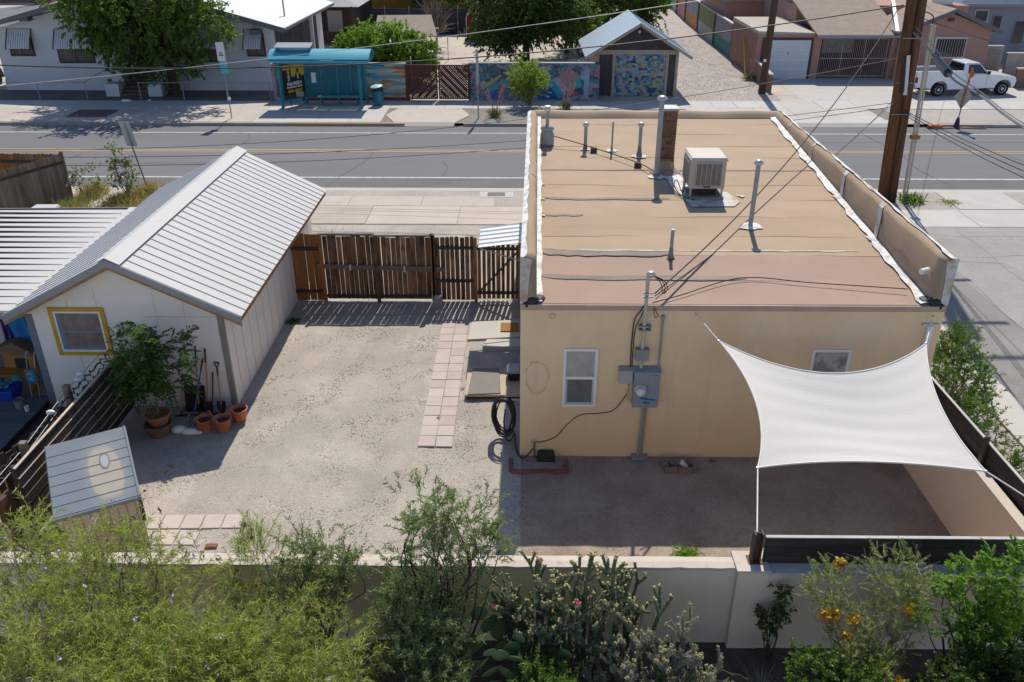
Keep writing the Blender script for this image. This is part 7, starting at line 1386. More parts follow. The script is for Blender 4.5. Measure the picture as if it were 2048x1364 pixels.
t, B, T, Ls = plant('desert_willow', 'narrow desert willow spray before the wall left of the grey-green shrub', 'shrub', [((-3.62, 8.85, 1.98), (.30, .25, .50)), ((-3.7, 8.7, 1.5), (.4, .3, .3))], (-3.6, 8.7, 0), None, 32, 20, .10, .010, m_willow, m_bark, .18, 5, .34, .6, .18, .2, .02, up=1.2, nl=12, group=G1); dots(t, 'pods', B, T, Ls, 8, .05, m_pod)
t, B, T, Ls = plant('desert_willow', 'broad low desert willow mass filling the bottom left corner', 'shrub', [((-5.7, 7.5, 1.92), (1.25, .7, .5)), ((-4.3, 7.3, 1.75), (1.1, .7, .45)), ((-5.2, 6.7, 1.9), (1.6, .7, .45))], (-5.0, 7.4, 0), None, 310, 25, .105, .0105, m_willow, m_pale, .26, 5, .36, .65, .25, .25, .03, up=.8, nl=60, group=G1, shell=.25); dots(t, 'flowers', B, T, Ls, 20, .045, m_lil); dots(t, 'pods', B, T, Ls, 40, .045, m_pod)
t, B, T, Ls = plant('desert_willow', 'low desert willow mass at the bottom left of the middle shrub', 'shrub', [((-2.75, 7.5, 1.62), (.95, .65, .55)), ((-3.6, 7.0, 1.75), (.9, .7, .45)), ((-2.7, 6.9, 1.6), (.7, .6, .4))], (-2.9, 7.4, 0), None, 220, 25, .105, .0105, m_willow, m_pale, .26, 5, .36, .65, .25, .25, .03, up=.8, nl=40, group=G1, shell=.25); dots(t, 'flowers', B, T, Ls, 12, .045, m_lil); dots(t, 'pods', B, T, Ls, 24, .045, m_pod)
# bare pale branches poking out of the willows
bb = MB(); limbs(bb, [(-4.6, 7.9, .2), (-3.4, 7.8, .2)], [(-4.9, 8.3, 2.0), (-4.2, 8.35, 1.9), (-3.5, 8.2, 1.75), (-4.5, 8.45, 1.6), (-3.9, 8.0, 1.9), (-3.2, 7.8, 1.85), (-4.0, 8.5, 1.35), (-5.3, 8.2, 1.9), (-3.0, 8.3, 1.5), (-2.5, 8.2, 1.4)], .02, .25, .2); tag(bb.build('bare_branches', m_pale, smooth=True, recalc=False), 'bare pale branches standing between the willows and the wall', 'branches')
# grey-green shrubs in the middle
G2 = 'grey-green shrubs in front of the garden wall'
plant('grey_green_shrub', 'smaller grey-green shrub before the wall left of the tall one', 'shrub', [((-2.72, 8.8, 2.05), (.46, .3, .52)), ((-3.0, 8.7, 1.6), (.38, .3, .38)), ((-2.4, 8.75, 1.9), (.22, .2, .35))], (-2.75, 8.7, 0), None, 75, 24, .07, .013, m_vitex, m_bark2, .16, 5, .24, .8, .08, .12, .02, up=.7, nl=30, group=G2)
plant('grey_green_shrub', 'tall open grey-green shrub rising above the wall beside the cactus', 'shrub', [((-1.15, 8.85, 2.92), (.42, .32, .34)), ((-.75, 8.9, 2.72), (.40, .3, .40)), ((-1.45, 8.8, 2.45), (.38, .3, .42)), ((-.55, 8.85, 2.25), (.34, .3, .36)), ((-1.15, 8.6, 1.95), (.62, .4, .55)), ((-1.4, 8.3, 1.35), (.66, .45, .55)), ((-1.0, 8.0, 1.35), (.45, .4, .42)), ((-1.3, 7.5, 1.2), (.6, .5, .42))], (-1.1, 8.4, 0), None, 240, 25, .07, .013, m_vitex, m_bark2, .18, 5, .24, .8, .08, .12, .028, up=.6, nl=70, group=G2, shell=.3)
# bright and mid green understorey
G3 = 'leafy low bushes at the bottom edge'
for lb, el, mm, nc in (('bright green small-leaved bush under the cholla cactus', [((.3, 7.6, .98), (.34, .3, .32))], m_midleaf, 90), ('glossy green bush below the yellow-flowered shrub', [((3.9, 7.8, 1.05), (.36, .35, .36)), ((4.3, 7.4, 1.1), (.35, .3, .25))], m_midleaf, 70), ('dark green bush in the shade at the bottom right', [((5.9, 7.7, 1.0), (.75, .5, .5)), ((5.2, 7.5, .9), (.5, .4, .35)), ((6.6, 7.7, 1.0), (.6, .4, .45))], m_dkleaf, 160), ('dark green bush low in the middle under the grey-green shrub', [((-1.4, 7.0, .95), (.6, .5, .4)), ((.1, 7.1, .7), (.3, .3, .3)), ((.8, 7.2, .75), (.6, .4, .35)), ((1.9, 7.3, .7), (.5, .4, .35))], m_dkleaf, 190)):
    plant('leafy_bush', lb, 'bush', el, (el[0][0][0], el[0][0][1], 0), None, nc, 30, .045, .024, mm, m_bark2, .14, 5, .17, 1.0, .05, .1, .014, up=.5, nl=20, group=G3)
# bird of paradise with yellow and red flowers
def pinnate(B, T, Ls, pairs, fl, fw, spread=1.1, droop=.15):
    n = len(B); u = unit(np.cross(T, unit(np.array([0, 0, 1.0]) + nrg.normal(size=(n, 3)) * .35))); out_ = []
    for k in range(pairs):
        t = .12 + .88 * k / max(1, pairs - 1); c = B + T * (Ls * t)[:, None] - np.array([0, 0, 1]) * (Ls * droop * t * t)[:, None]; s_ = fl * (1 - .5 * abs(t - .4))
        for sg in (-1, 1):
            D = unit(u * sg * math.sin(spread) + T * math.cos(spread) + nrg.normal(size=(n, 3)) * .12); out_.append(leaf_arrays(c, D, s_, fw, .12, .4))
    return join(out_)
def pinnate_plant(name, label, cat, ells, base, ncl, tw, twL, pairs, fl, fw, mt, mbark, up=.6, out=.9, nl=25, r0=.02, group=None, clumpR=.16, trunk=None, droop=.15, shell=.35):
    t = thing(name, label, cat, base, group=group); C, O = in_ellipsoids(ells, ncl, shell); n = len(C); B = np.repeat(C, tw, 0) + nrg.normal(size=(n * tw, 3)) * clumpR * .3
    T = unit(np.repeat(O, tw, 0) * out + np.array([0, 0, up]) + nrg.normal(size=(n * tw, 3)) * .6); Ls = twL * nrg.uniform(.65, 1.3, n * tw); V, F = pinnate(B, T, Ls, pairs, fl, fw, droop=droop); put('crown', np_mesh('crown', V, F, mt), t)
    V, F = twigs(B, T, Ls, .0025, droop); put('leaf_stalks', np_mesh('leaf_stalks', V, F, mt), t); mb = MB()
    if trunk: mb.tube(bez([base] + trunk, 5), [r0 * (1 - .5 * i / (5 * len(trunk))) for i in range(5 * len(trunk) + 1)], 8, cap=False)
    limbs(mb, trunk[-2:] if trunk else [base], [tuple(p) for p in C[nrg.choice(n, min(nl, n), replace=False)]], r0 * (.6 if trunk else 1)); mb.build('trunk', mbark, t, smooth=True, recalc=False); return t, B, T, Ls
bpd, B, T, Ls = pinnate_plant('bird_of_paradise', 'feathery grey-green shrub with yellow and red flowers before the black fence', 'shrub', [((5.05, 8.65, 2.0), (.42, .28, .40)), ((4.22, 8.7, 1.72), (.30, .26, .42)), ((4.7, 8.3, 1.28), (.52, .36, .42)), ((4.72, 7.9, 1.05), (.45, .36, .33)), ((5.35, 8.6, 1.62), (.28, .25, .36))], (4.7, 8.2, 0), 210, 5, .19, 11, .038, .011, m_bird, m_pale, nl=45, up=.8)
mb = MB(); limbs(mb, [(4.7, 8.3, .9), (5.0, 8.4, 1.2)], [(4.0, 8.75, 2.15), (4.12, 8.8, 2.3), (4.35, 8.85, 2.25), (5.0, 8.9, 2.4), (5.25, 8.85, 2.45), (5.5, 8.8, 2.2), (5.6, 8.7, 2.25), (3.95, 8.6, 1.45), (5.8, 8.5, 1.55), (5.75, 8.3, 1.35), (4.62, 8.85, 2.35)], .008, .25, .2); mb.build('bare_stems', m_pale, bpd, smooth=True, recalc=False)
m_yfl = mat('yellow_petal', (.62, .38, .02), .15, 12, .6); m_rfl = mat('red_stamen', (.42, .03, .03), .2, 12, .6)
def bloom(c, r_):
    c = np.array(c); n = 60; D = unit(nrg.normal(size=(n, 3)) + np.array([0, -.2, .5])); V, F = leaf_arrays(c + nrg.normal(size=(n, 3)) * r_ * .25, D, r_ * .55, r_ * .42, .1); put('flower', np_mesh('flower', V, F, m_yfl), bpd)
    n = 50; D = unit(nrg.normal(size=(n, 3)) + np.array([0, -.4, .1])); V, F = leaf_arrays(c + nrg.normal(size=(n, 3)) * r_ * .2 - np.array([0, 0, r_ * .35]), D, r_ * 1.05, r_ * .06, .05); put('stamens', np_mesh('stamens', V, F, m_rfl), bpd)
for c in ((4.30, 8.85, 2.12), (4.22, 8.5, 1.52), (4.32, 8.3, 1.35), (4.72, 8.0, 1.12), (4.45, 8.45, 1.48), (4.05, 8.45, 1.6), (4.85, 7.75, 1.15), (5.1, 8.4, 1.75)): bloom((c[0], c[1] - .12, c[2] + .06), .11)
pinnate_plant('mesquite', 'bright green pinnate-leaved mesquite at the right edge before the wall', 'shrub', [((6.1, 8.6, 1.92), (.45, .35, .42)), ((6.45, 8.4, 2.25), (.40, .35, .40)), ((6.3, 8.3, 1.4), (.62, .4, .42)), ((5.75, 8.5, 1.45), (.36, .3, .32)), ((6.6, 8.0, 1.6), (.4, .4, .5))], (6.2, 8.4, 0), 110, 5, .26, 10, .075, .028, m_mesq, m_bark2, nl=30, droop=.3)
# potted tree by the garage
G4 = None
pt_ = pinnate_plant('potted_tree', 'potted leafy tree with long pinnate leaves by the garage gable', 'potted tree', [((-7.55, 15.2, 2.5), (.20, .18, .32)), ((-7.65, 15.15, 1.75), (.48, .32, .48)), ((-7.15, 15.15, 1.92), (.40, .25, .22)), ((-7.95, 14.95, 1.15), (.40, .25, .36)), ((-7.35, 15.2, 1.28), (.36, .25, .3))], (-7.62, 15.0, .45), 64, 4, .40, 9, .13, .042, leafmat('potted_tree_leaf', (.035, .085, .015), (.11, .18, .035), .3), m_bark, up=.35, nl=16, r0=.022, trunk=[(-7.58, 15.05, .9), (-7.62, 15.1, 1.4), (-7.58, 15.15, 1.9)], droop=.35)[0]
m_pot = mat('terracotta_pot', (.30, .13, .07), .15, 4, .85); m_pot2 = mat('old_brown_pot', (.16, .095, .065), .2, 4, .9)
for r_, h, z, m_, x, y in ((.27, .30, .0, m_pot2, -7.63, 14.95), (.245, .27, .24, m_pot, -7.62, 15.0)):
    MB().lathe([(r_ * .7, 0), (r_, h - .05), (r_ * 1.06, h - .05), (r_ * 1.06, h), (r_ * .9, h), (r_ * .86, h - .06), (0, h - .07)], (x, y, z), 20).build('pot', m_, pt_, smooth=False)
MB().lathe([(0, .44), (.21, .445)], (-7.62, 15.0, 0), 16).build('soil', m_soil, pt_)
pinnate_plant('climbing_plant', 'small leafy plant growing up beside the yellow window', 'plant', [((-8.52, 15.85, 1.8), (.14, .1, .24)), ((-8.45, 15.8, 1.45), (.12, .1, .15))], (-8.45, 15.8, 0), 12, 3, .26, 8, .075, .026, m_midleaf, m_bark, nl=6, r0=.01)
# shrub between house and alley pavement
plant('side_shrub', 'loose green shrub growing between the black fence and the alley pavement', 'shrub', [((9.45, 15.9, .95), (.55, .8, .6)), ((9.75, 17.4, .62), (.32, .5, .42)), ((9.1, 14.6, .62), (.42, .6, .5)), ((9.6, 16.4, 1.35), (.3, .4, .45)), ((9.25, 13.4, .35), (.3, .4, .3)), ((8.7, 17.5, .75), (.35, .5, .55))], (9.35, 15.8, 0), None, 210, 20, .075, .024, m_midleaf, m_bark, .2, 4, .28, .8, .1, .1, .022, up=.8, nl=45)
# weeds and tufts
def tuft(name, label, c, n, L_, w, m, spread=.9, cat='weed', group=None, rad=.05, th=None):
    D = unit(np.stack([nrg.normal(size=n) * spread, nrg.normal(size=n) * spread, np.abs(nrg.normal(size=n)) * .6 + .5], 1)); P_ = np.array(c) + np.stack([nrg.normal(size=n) * rad, nrg.normal(size=n) * rad, np.zeros(n)], 1)
    V, F = leaf_arrays(P_, D, L_ * nrg.uniform(.5, 1.2, n), w, .3); me = np_mesh('blades', V, F, m)
    if th is not None: return put('blades', me, th, kind='stuff')
    t_ = thing(name, label, cat, c, group=group); put('blades', me, t_, kind='stuff'); return t_
tuft('weed', 'bright green weed tuft on the dirt strip behind the garden wall', (2.87, 11.25, 0), 260, .26, .022, m_lime, .7, rad=.09); tuft('weed', 'tiny weed left of the bright tuft behind the wall', (1.03, 11.2, 0), 60, .14, .018, m_lime, .7, rad=.03); tuft('weed', 'small weed at the foot of the garage side wall', (-6.1, 20.4, 0), 90, .22, .03, m_dkleaf, .8, rad=.06); tuft('weed', 'small weed in the joint of the paver path', (-1.78, 15.6, .05), 30, .06, .012, m_lime, .9, rad=.02)
for k, (x, y) in enumerate(((-1.32, 16.9), (-1.3, 18.4), (-2.2, 16.3), (3.9, 14.1))): tuft('weed', ['tiny weed right of the paver path near the step platform', 'tiny weed right of the paver path nearer the gate', 'tiny weed at the left edge of the paver path', 'tiny weed at the foot of the tan wall by the planter'][k], (x, y, 0), 40, .07, .012, m_midleaf, .9, rad=.04)
# spiky dark grass clump at the bottom right
m_dgrass = mat('dark_spiky_leaf', (.13, .13, .075), .3, 9, .6); bgr = thing('beargrass', 'dark spiky grass clump before the wall near the steel post', 'grass clump', (3.2, 8.4, .1)); n = 420
for c, L_ in (((3.35, 8.2, .15), 1.05), ((2.7, 8.1, .1), .9), ((3.8, 8.1, .1), .9)):
    mbg = MB()
    for k in range(150):
        a = rng.uniform(0, 6.28); e = rng.uniform(.25, 1.3); l = L_ * rng.uniform(.5, 1.1); d_ = Vector((math.cos(a) * math.cos(e), math.sin(a) * math.cos(e), math.sin(e))); s_ = Vector((-math.sin(a), math.cos(a), 0)) * .006; p = Vector(c); v = []
        for q in range(5): t_ = q / 4; o_ = p + d_ * l * t_ - Vector((0, 0, l * .55 * t_ * t_)); w_ = 1 - t_ * .85; v += [o_ - s_ * w_, o_ + s_ * w_]
        mbg.add(v, [(2 * q, 2 * q + 1, 2 * q + 3, 2 * q + 2) for q in range(4)])
    mbg.build('blades', m_dgrass, bgr, recalc=False)
plant('dark_creeper', 'small dark leafy stem against the wall below the steel post', 'plant', [((3.75, 9.1, 1.15), (.12, .08, .30)), ((3.65, 9.05, .75), (.16, .1, .25))], (3.7, 9.0, 0), None, 16, 10, .06, .035, m_dkleaf, m_bark2, .08, 4, .14, 1, .3, .2, .012, nl=8)
# cholla cactus
m_chol = mat('cholla_green', (.085, .115, .055), .3, 30, .8, bump=.8, bscale=55, layers=[((.21, .21, .12), 45, .55, .65, .6)]); m_spine = mat('pale_spine', (.42, .39, .25), .2, 20, .8); m_fruit = mat('yellow_fruit', (.40, .36, .14), .15, 15, .7); m_mag = mat('magenta_flower', (.42, .015, .14), .15, 15, .6)
def cholla(name, label, base, stems, r0, m_=m_chol, spine=1.0, fruit=.6, flower=.15, seglen=.34):
    t = thing(name, label, 'cactus', base, group='cholla cacti'); mb = MB(); fr = MB(); fl = MB(); sp = []
    def ribbed(p, q, r):
        d_ = (q - p); L_ = d_.length; n_ = max(3, int(L_ / .035)); pts = [p + d_ * i / n_ for i in range(n_ + 1)]; mb.tube(pts, [r * (.86 + .22 * (i % 2)) for i in range(n_ + 1)], 7)
        k = int(26 * spine * L_ / .3); d_.normalize()
        for i in range(k):
            u = d_.cross(Vector((rng.uniform(-1, 1), rng.uniform(-1, 1), rng.uniform(-1, 1)))).normalized(); sp.append((p.lerp(q, rng.random()) + u * r * .95, u))
    def grow(p, d_, r, lv, maxz):
        L_ = seglen * rng.uniform(.7, 1.25) * (1 if lv < 2 else .7); q = p + d_ * L_; ribbed(p, q, r)
        if lv >= 3 or q.z > maxz:
            for k in range(rng.randint(2, 5) if rng.random() < fruit else 0):
                a = q + Vector((rng.uniform(-1, 1), rng.uniform(-1, 1), rng.uniform(.1, 1))) * r * 1.6; fr.ball(a, r * .75, 6, 4)
            if rng.random() < flower:
                a = q + Vector((0, 0, r * 1.8))
                for k in range(9): b_ = Vector((math.cos(k * .7), math.sin(k * .7), .7)) * .035; s_ = Vector((-math.sin(k * .7), math.cos(k * .7), 0)) * .014; fl.add([a, a + b_ * .6 + s_, a + b_, a + b_ * .6 - s_], [(0, 1, 2, 3)])
            return
        for k in range(rng.choice((2, 2, 3)) if lv else 3):
            a = rng.uniform(0, 6.28); dd_ = (d_ + Vector((math.cos(a), math.sin(a), .25)) * rng.uniform(.35, .8)); dd_.z = max(dd_.z, .35); grow(p.lerp(q, rng.uniform(.65, 1)), dd_.normalized(), r * .84, lv + 1, maxz)
    for (x, y, z, mz) in stems:
        d_ = Vector((rng.uniform(-.18, .18), rng.uniform(-.12, .2), 1)).normalized(); p = Vector((x, y, z)); k = 0
        while p.z < mz - .75: q = p + (d_ + Vector((rng.uniform(-.1, .1), rng.uniform(-.1, .1), 0))) * .3; ribbed(p, q, r0 * 1.1); p = q
        grow(p, d_, r0, 0, mz)
    mb.build('stems', m_, t, smooth=False, recalc=False, kind='stuff'); fr.build('fruit', m_fruit, t, smooth=True, recalc=False, kind='stuff') if fr.v else None; fl.build('flowers', m_mag, t, recalc=False, kind='stuff') if fl.v else None
    Pn = np.array([p for p, _ in sp]); Dn = np.array([d for _, d in sp]); Pn = np.repeat(Pn, 3, 0); Dn = unit(np.repeat(Dn, 3, 0) + nrg.normal(size=(len(Pn), 3)) * .5); V, F = leaf_arrays(Pn, Dn, .026, .0028, 0); put('spines', np_mesh('spines', V, F, m_spine), t)
cholla('cholla_cactus', 'tall branching green cholla cactus with pink flowers before the wall', (1.0, 8.6, 0), [(.45, 8.6, 0, 2.2), (.7, 8.65, 0, 1.95), (.95, 8.7, 0, 2.25), (1.15, 8.6, 0, 2.0), (1.4, 8.7, 0, 2.25), (1.65, 8.65, 0, 1.7), (.25, 8.65, 0, 1.9), (1.25, 8.5, 0, 1.75), (.6, 8.4, 0, 1.55), (1.85, 8.75, 0, 1.6), (.1, 8.55, 0, 1.6), (-.1, 8.6, 0, 1.75), (0, 8.5, 0, 1.5), (.2, 8.35, 0, 1.25), (.4, 8.3, 0, 1.3), (.9, 8.25, 0, 1.2), (1.25, 8.25, 0, 1.15), (.0, 8.3, 0, 1.2), (.85, 8.45, 0, 1.75), (.35, 8.5, 0, 1.7), (.55, 8.55, 0, 1.85), (1.0, 8.5, 0, 1.6), (1.5, 8.55, 0, 1.5), (.15, 8.4, 0, 1.35), (.75, 8.3, 0, 1.35), (1.1, 8.35, 0, 1.3), (1.35, 8.4, 0, 1.4), (.5, 8.25, 0, 1.2), (1.7, 8.5, 0, 1.35), (.3, 8.7, 0, 1.6), (.65, 8.5, 0, 1.5), (1.05, 8.7, 0, 1.7), (1.3, 8.6, 0, 1.55), (.8, 8.6, 0, 1.6), (.5, 8.7, 0, 1.7), (1.55, 8.7, 0, 1.65), (.2, 8.5, 0, 1.4), (.95, 8.4, 0, 1.4)], .03, fruit=.8, flower=.05)
m_chol2 = mat('silvery_cholla', (.20, .205, .145), .3, 30, .85, bump=.8, bscale=55, layers=[((.33, .30, .2), 45, .5, .65, .7)])
cholla('cholla_cactus', 'lower silvery spiny cholla cactus at the bottom centre', (1.9, 8.1, 0), [(1.5, 8.1, 0, 1.35), (1.75, 8.25, 0, 1.45), (2.0, 8.3, 0, 1.5), (2.25, 8.2, 0, 1.2), (1.6, 7.9, 0, 1.15), (1.9, 7.9, 0, 1.2), (2.2, 7.8, 0, 1.0), (1.35, 7.8, 0, 1.05), (1.7, 7.6, 0, 1.0), (2.4, 8.1, 0, 1.05), (2.05, 7.6, 0, .95), (1.2, 8.2, 0, 1.3), (1.45, 7.5, 0, .95), (1.85, 8.1, 0, 1.25), (2.1, 8.0, 0, 1.1), (1.55, 8.25, 0, 1.3), (1.3, 8.0, 0, 1.1), (1.8, 7.75, 0, 1.0), (2.3, 7.95, 0, .95), (1.6, 7.7, 0, 1.0), (1.1, 7.7, 0, .9), (2.35, 7.6, 0, .85)], .026, m_chol2, 2.6, .5, .0, .24)
# prickly pear
m_pear = mat('prickly_pear_pad', (.16, .235, .105), .15, 5, .6, bump=.15, bscale=40, layers=[((.24, .26, .12), 3, .5, .7, .6)])
def pear(label, pads):
    t = thing('prickly_pear', label, 'cactus', (pads[0][0], pads[0][1], 0), group='prickly pear cacti')
    for x, y, z, r_, a, b_ in pads:
        if y < 7.78: y += .32; z += .12
        o = MB().ball((0, 0, 0), r_, 16, 10, (.86, .12, 1.12)).build('pad', m_pear, t, smooth=True); o.location = (x, y, z); o.rotation_euler = (a, 0, b_)
pear('prickly pear with round green pads against the wall left of the cholla', [(-.2, 8.75, .5, .2, .1, .3), (-.25, 8.8, .85, .19, -.1, .1), (-.12, 8.78, 1.2, .16, .1, -.3), (-.42, 8.7, 1.05, .17, .2, .6), (-.55, 8.7, 1.25, .14, .1, .2), (.02, 8.72, .95, .17, .15, -.5), (-.05, 8.75, 1.45, .12, 0, .3), (-.3, 8.78, 1.3, .13, .2, 0), (-.62, 8.55, .8, .18, .2, .4)])
pear('pale prickly pear pads in the sun at the bottom middle', [(-.35, 7.7, .45, .2, .3, .2), (-.36, 7.65, .82, .17, .5, .5), (-.16, 7.6, .85, .17, .4, -.5), (-.48, 7.6, 1.02, .14, .5, .9), (-.24, 7.65, 1.12, .14, .3, 0), (-.05, 7.65, 1.05, .13, .5, -.2), (-.38, 7.6, 1.22, .11, .4, .3), (.55, 7.8, .85, .13, .4, .2), (.62, 7.75, 1.05, .11, .3, -.4), (-.1, 8.2, 1.12, .14, .2, .2), (.0, 8.2, 1.3, .11, .3, -.3)])
# dark soil sheet of the planting bed in front of the wall
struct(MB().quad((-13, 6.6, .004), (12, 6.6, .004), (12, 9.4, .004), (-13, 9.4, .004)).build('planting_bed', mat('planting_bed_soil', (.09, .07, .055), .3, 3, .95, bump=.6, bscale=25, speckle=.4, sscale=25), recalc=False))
# ---------------- street side plants on the left
m_dry = leafmat('dry_grass', (.30, .22, .10), (.40, .32, .17), .3); m_ygr = leafmat('yellow_green_grass', (.15, .19, .05), (.27, .27, .10), .3)
drg = put('dry_grass', None) if False else None
parts = []; n = 9000; X = nrg.uniform(-17.0, -13.2, n); Yv = nrg.uniform(27.6, 32.1, n); k_ = ~((np.abs(X + 15.85 - (Yv - 31) * .1) < .32)); X, Yv = X[k_], Yv[k_]; n = len(X); D = unit(np.stack([nrg.normal(size=n) * .5, nrg.normal(size=n) * .5, np.full(n, 1.0)], 1)); V, F = leaf_arrays(np.stack([X, Yv, np.zeros(n)], 1), D, nrg.uniform(.12, .45, n), .02, .3); tag(put('dry_grass', np_mesh('dry_grass', V, F, m_dry), kind='stuff'), 'dry yellow grass growing beside the street on the left', 'grass')
for k, (x, y, h, m_) in enumerate(((-16.35, 29.6, .75, m_ygr), (-16.6, 31.6, .7, m_dry), (-15.0, 30.2, .7, m_dry), (-16.0, 28.9, .8, m_dry), (-14.4, 31.6, .75, m_dry))): tuft('grass_clump', ['yellow-green grass clump left of the narrow dirt path', 'dry clump near the kerb left of the dirt path', 'dry clump right of the narrow dirt path', 'dry clump in front of the yellow-green one', 'dry orange clump by the leaning street sign'][k], (x, y, 0), 420, h, .022, m_, .35, 'grass clump', 'roadside grass clumps', .28)
plant('hollyhock', 'tall hollyhock with pale flowers by the leaning street sign', 'plant', [((-14.95, 31.0, .8), (.35, .3, .7)), ((-15.05, 31.0, 1.5), (.35, .2, .5))], (-14.95, 31, 0), None, 34, 8, .075, .06, m_midleaf, m_bark, .2, 4, .25, 1.1, .1, .1, .018, up=1.2, nl=14)
plant('hollyhock', 'smaller hollyhock with pink flowers by the cedar fence corner', 'plant', [((-16.85, 31.0, .6), (.25, .25, .6)), ((-16.3, 31.4, .7), (.15, .15, .6))], (-16.7, 31, 0), None, 18, 7, .07, .055, m_midleaf, m_bark, .2, 4, .22, 1.1, .1, .1, .014, up=1.2, nl=8)
m_pflo = mat('pale_pink_flower', (.62, .5, .5), .1, 9, .7)
for nm_ in ('hollyhock', 'hollyhock.001'):
    o = bpy.data.objects[nm_]; mbf = MB()
    for k in range(9): x, y, z = o.location.x + rng.uniform(-.4, .4), o.location.y + rng.uniform(-.2, .2), rng.uniform(.6, 1.9 if nm_ == 'hollyhock' else 1.2); mbf.ball((x, y - .1, z), .065, 7, 4, (1, .6, 1))
    mbf.build('flowers', m_pflo, o, smooth=True, recalc=False, kind='stuff')
tuft('weed', 'green weed at the foot of the conduit by the utility pole', (14.75, 31.0, 0), 220, .55, .05, m_midleaf, .8, rad=.18); tuft('weed', 'low weed at the end of the gravel patch beside the pole', (16.2, 30.9, 0), 120, .2, .03, m_ygr, .9, rad=.2); tuft('weed', 'low yellowish weed on the street side of the plank fence', (-6.6, 27.9, 0), 40, .12, .02, m_ygr, .9, rad=.35)
# ---------------- trees across the street
def tree(name, label, ells, base, trunk, r0, ncl, per, lL, lW, mt, mb_=m_bark2, clumpR=.6, tw=5, twL=.7, nl=40, up=.15, shell=.3, group=None): return plant(name, label, 'tree', ells, base, None, ncl, per, lL, lW, mt, mb_, clumpR, tw, twL, .9, .2, .15, r0, trunk, up, .7, nl, shell, group, twr=.008, dry=.0)
m_treeA = leafmat('street_tree_leaf', (.05, .10, .018), (.15, .22, .045), .4)
tree('street_tree', 'large leafy tree shading the front of the white house', [((-21.2, 49.8, 5.6), (3.9, 3.0, 2.3)), ((-23.6, 50.0, 5.2), (2.2, 2.2, 1.6)), ((-18.2, 49.6, 4.3), (1.9, 1.8, 1.5)), ((-21.8, 50.6, 3.0), (2.6, 1.5, 1.3)), ((-20.6, 50.7, 1.7), (1.1, .9, .8)), ((-23.3, 50.6, 1.9), (.9, .8, .8)), ((-24.4, 49.8, 3.8), (1.0, 1.1, .9)), ((-19.6, 49.8, 2.7), (1.3, 1.2, 1.0))], (-20.6, 51.2, 0), [(-20.6, 51.1, 1.5), (-21.0, 50.8, 2.8), (-21.5, 50.4, 4.5)], .3, 430, 26, .17, .085, m_treeA, nl=60)
tree('dark_tree', 'dark dense tree beside the red shed behind the mural wall', [((-.1, 63, 4.2), (3.3, 2.8, 2.6)), ((-1.7, 62.5, 2.1), (1.6, 1.5, 1.3)), ((2.4, 64, 3.6), (2.1, 2, 1.9)), ((.3, 62.3, 2.4), (2.2, 1.6, 1.2))], (.3, 62.6, 0), [(.3, 62.6, 1.5), (.1, 62.8, 3.0)], .3, 480, 26, .17, .09, m_dkleaf, nl=30)
tree('back_tree', 'leafy tree behind the pitched mural garage', [((8.2, 73, 4.0), (3.0, 2.2, 2.6)), ((5.2, 70, 3.3), (2.0, 2.0, 2.2)), ((10.2, 74, 2.8), (1.6, 1.5, 1.6)), ((4.0, 66, 2.2), (1.6, 1.5, 1.6))], (7.4, 72, 0), [(7.4, 72, 1.6), (7.3, 72, 3.0)], .28, 420, 26, .19, .10, m_treeA, nl=30)
tree('back_tree', 'green tree crowns at the top centre behind the ochre house', [((-3.5, 84, 4.5), (4.5, 3, 2.4)), ((-12, 86, 4.8), (3.2, 3, 2.0)), ((-7.5, 85, 3.4), (2.0, 2, 1.6))], (-5, 85, 0), [(-5, 85, 2), (-5, 85, 3.5)], .28, 330, 24, .24, .13, m_treeA, nl=30)
plant('round_shrub', 'large bright lime green shrub behind the striped wall', 'shrub', [((-8.5, 54.6, 2.1), (2.4, 1.7, 1.35)), ((-6.7, 54.2, 1.8), (1.25, 1.2, 1.0)), ((-10.3, 54.6, 1.8), (1.25, 1.2, 1.0)), ((-8.4, 54.2, 1.0), (3.0, 1.5, .9))], (-8.4, 54.6, 0), None, 560, 24, .13, .075, m_lime, m_bark2, .35, 5, .45, .9, .15, .1, .06, up=.3, nl=40, shell=.25)
plant('small_tree', 'small yellow-green sapling before the long mural', 'tree', [((.35, 47.9, 1.55), (1.05, .8, .75)), ((.6, 47.9, .95), (.65, .5, .4))], (.45, 47.9, 0), None, 120, 18, .11, .04, leafmat('sapling_leaf', (.13, .20, .03), (.27, .34, .06), .4), m_bark, .25, 5, .36, .8, .1, .1, .03, up=.5, nl=30)
dtr = thing('bare_tree', 'bare leafless grey tree beside the chain link post', 'tree', (-6.6, 68.5, 0)); mbb = MB(); limbs(mbb, [(-6.6, 68.5, .3), (-6.5, 68.5, 1.2)], [(-6.6 + rng.gauss(0, .8), 68.5 + rng.gauss(0, .6), rng.uniform(1.2, 4.4)) for _ in range(120)], .05, .3, .1, 5, 4); mbb.tube([(-6.6, 68.5, 0), (-6.5, 68.5, 2.2)], [.12, .06], 6); mbb.build('branches', mat('bare_grey_twig', (.22, .17, .14), .2, 4, .9), dtr, recalc=False)
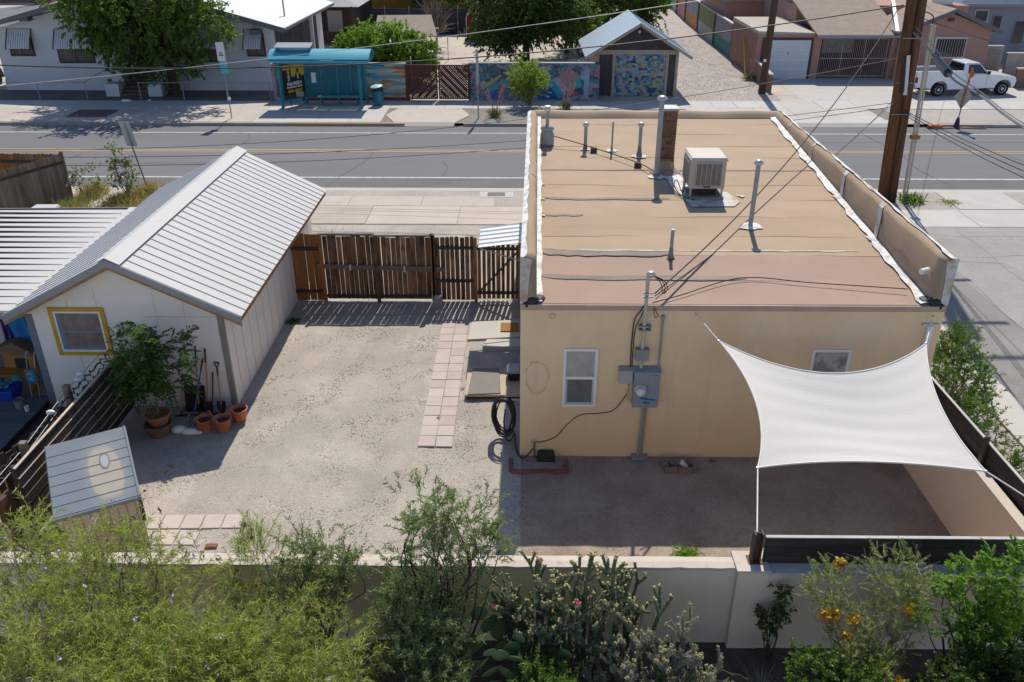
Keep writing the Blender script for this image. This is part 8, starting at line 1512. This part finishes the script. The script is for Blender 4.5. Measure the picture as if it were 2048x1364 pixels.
def yucca(label, x, y, flower, z=0.0):
    t = thing('red_yucca', label, 'plant', (x, y, z), group='red yucca plants'); tuft('b', '', (x, y, z), 170, .75, .035, leafmat('yucca_leaf_%d' % int(x * 10), (.10, .12, .06), (.2, .2, .11), .2), .5, th=t, rad=.12); mb_s = MB(); fb = MB()
    for k in range(flower):
        a = rng.uniform(0, 6.28); tip = Vector((x + .5 * math.cos(a), y + .4 * math.sin(a), z + rng.uniform(1.1, 1.7))); mb_s.tube(bez([(x, y, z), Vector((x, y, z)).lerp(tip, .5) + Vector((0, 0, .2)), tip], 4), .012, 4)
        for q in range(14): c = Vector((x, y, z)).lerp(tip, .65 + .35 * q / 14) + Vector((rng.uniform(-.06, .06), rng.uniform(-.06, .06), .02)); fb.ball(c, .022, 5, 3, (1, 1, 1.4))
    if flower: mb_s.build('flower_stalks', m_pale, t, recalc=False, kind='stuff'); fb.build('flowers', mat('coral_flower', (.50, .14, .10), .15, 9, .7), t, recalc=False, kind='stuff')
yucca('red yucca with coral flower stalks in the planted strip by the kerb', -1.4, 45.3, 7); yucca('red yucca beside the sapling, half hidden by the roof parapet', 2.45, 47.3, 8); yucca('red yucca with coral flowers by the brown alley wall', 14.55, 56.0, 5)

# dry leaf litter gathered along edges (uncountable)
def litter_strip(n, x0, x1, y0, y1, z): return np.stack([nrg.uniform(x0, x1, n), nrg.uniform(y0, y1, n), np.full(n, z)], 1)
Pl = np.concatenate([litter_strip(260, -8.4, 3.0, 9.62, 10.6, .02), litter_strip(90, -2.4, -2.12, 14.5, 21, .02), litter_strip(90, -1.38, -1.05, 14.5, 21, .02), litter_strip(160, -6.2, -5.7, 16, 21.5, .02), litter_strip(120, .2, 7.4, 13.5, 14.2, .02), litter_strip(120, -8.4, -6.2, 13, 15.8, .02), litter_strip(160, -8, -.3, 11, 21, .02)])
V, F = leaf_arrays(Pl, unit(nrg.normal(size=(len(Pl), 3)) * np.array([1, 1, .25])), nrg.uniform(.02, .055, len(Pl)), .018, .1); tag(put('leaf_litter', np_mesh('leaf_litter', V, F, mat('dry_litter', (.27, .19, .11), .4, 15, .9)), kind='stuff'), 'dry leaf litter scattered along the edges of the yard', 'leaf litter')
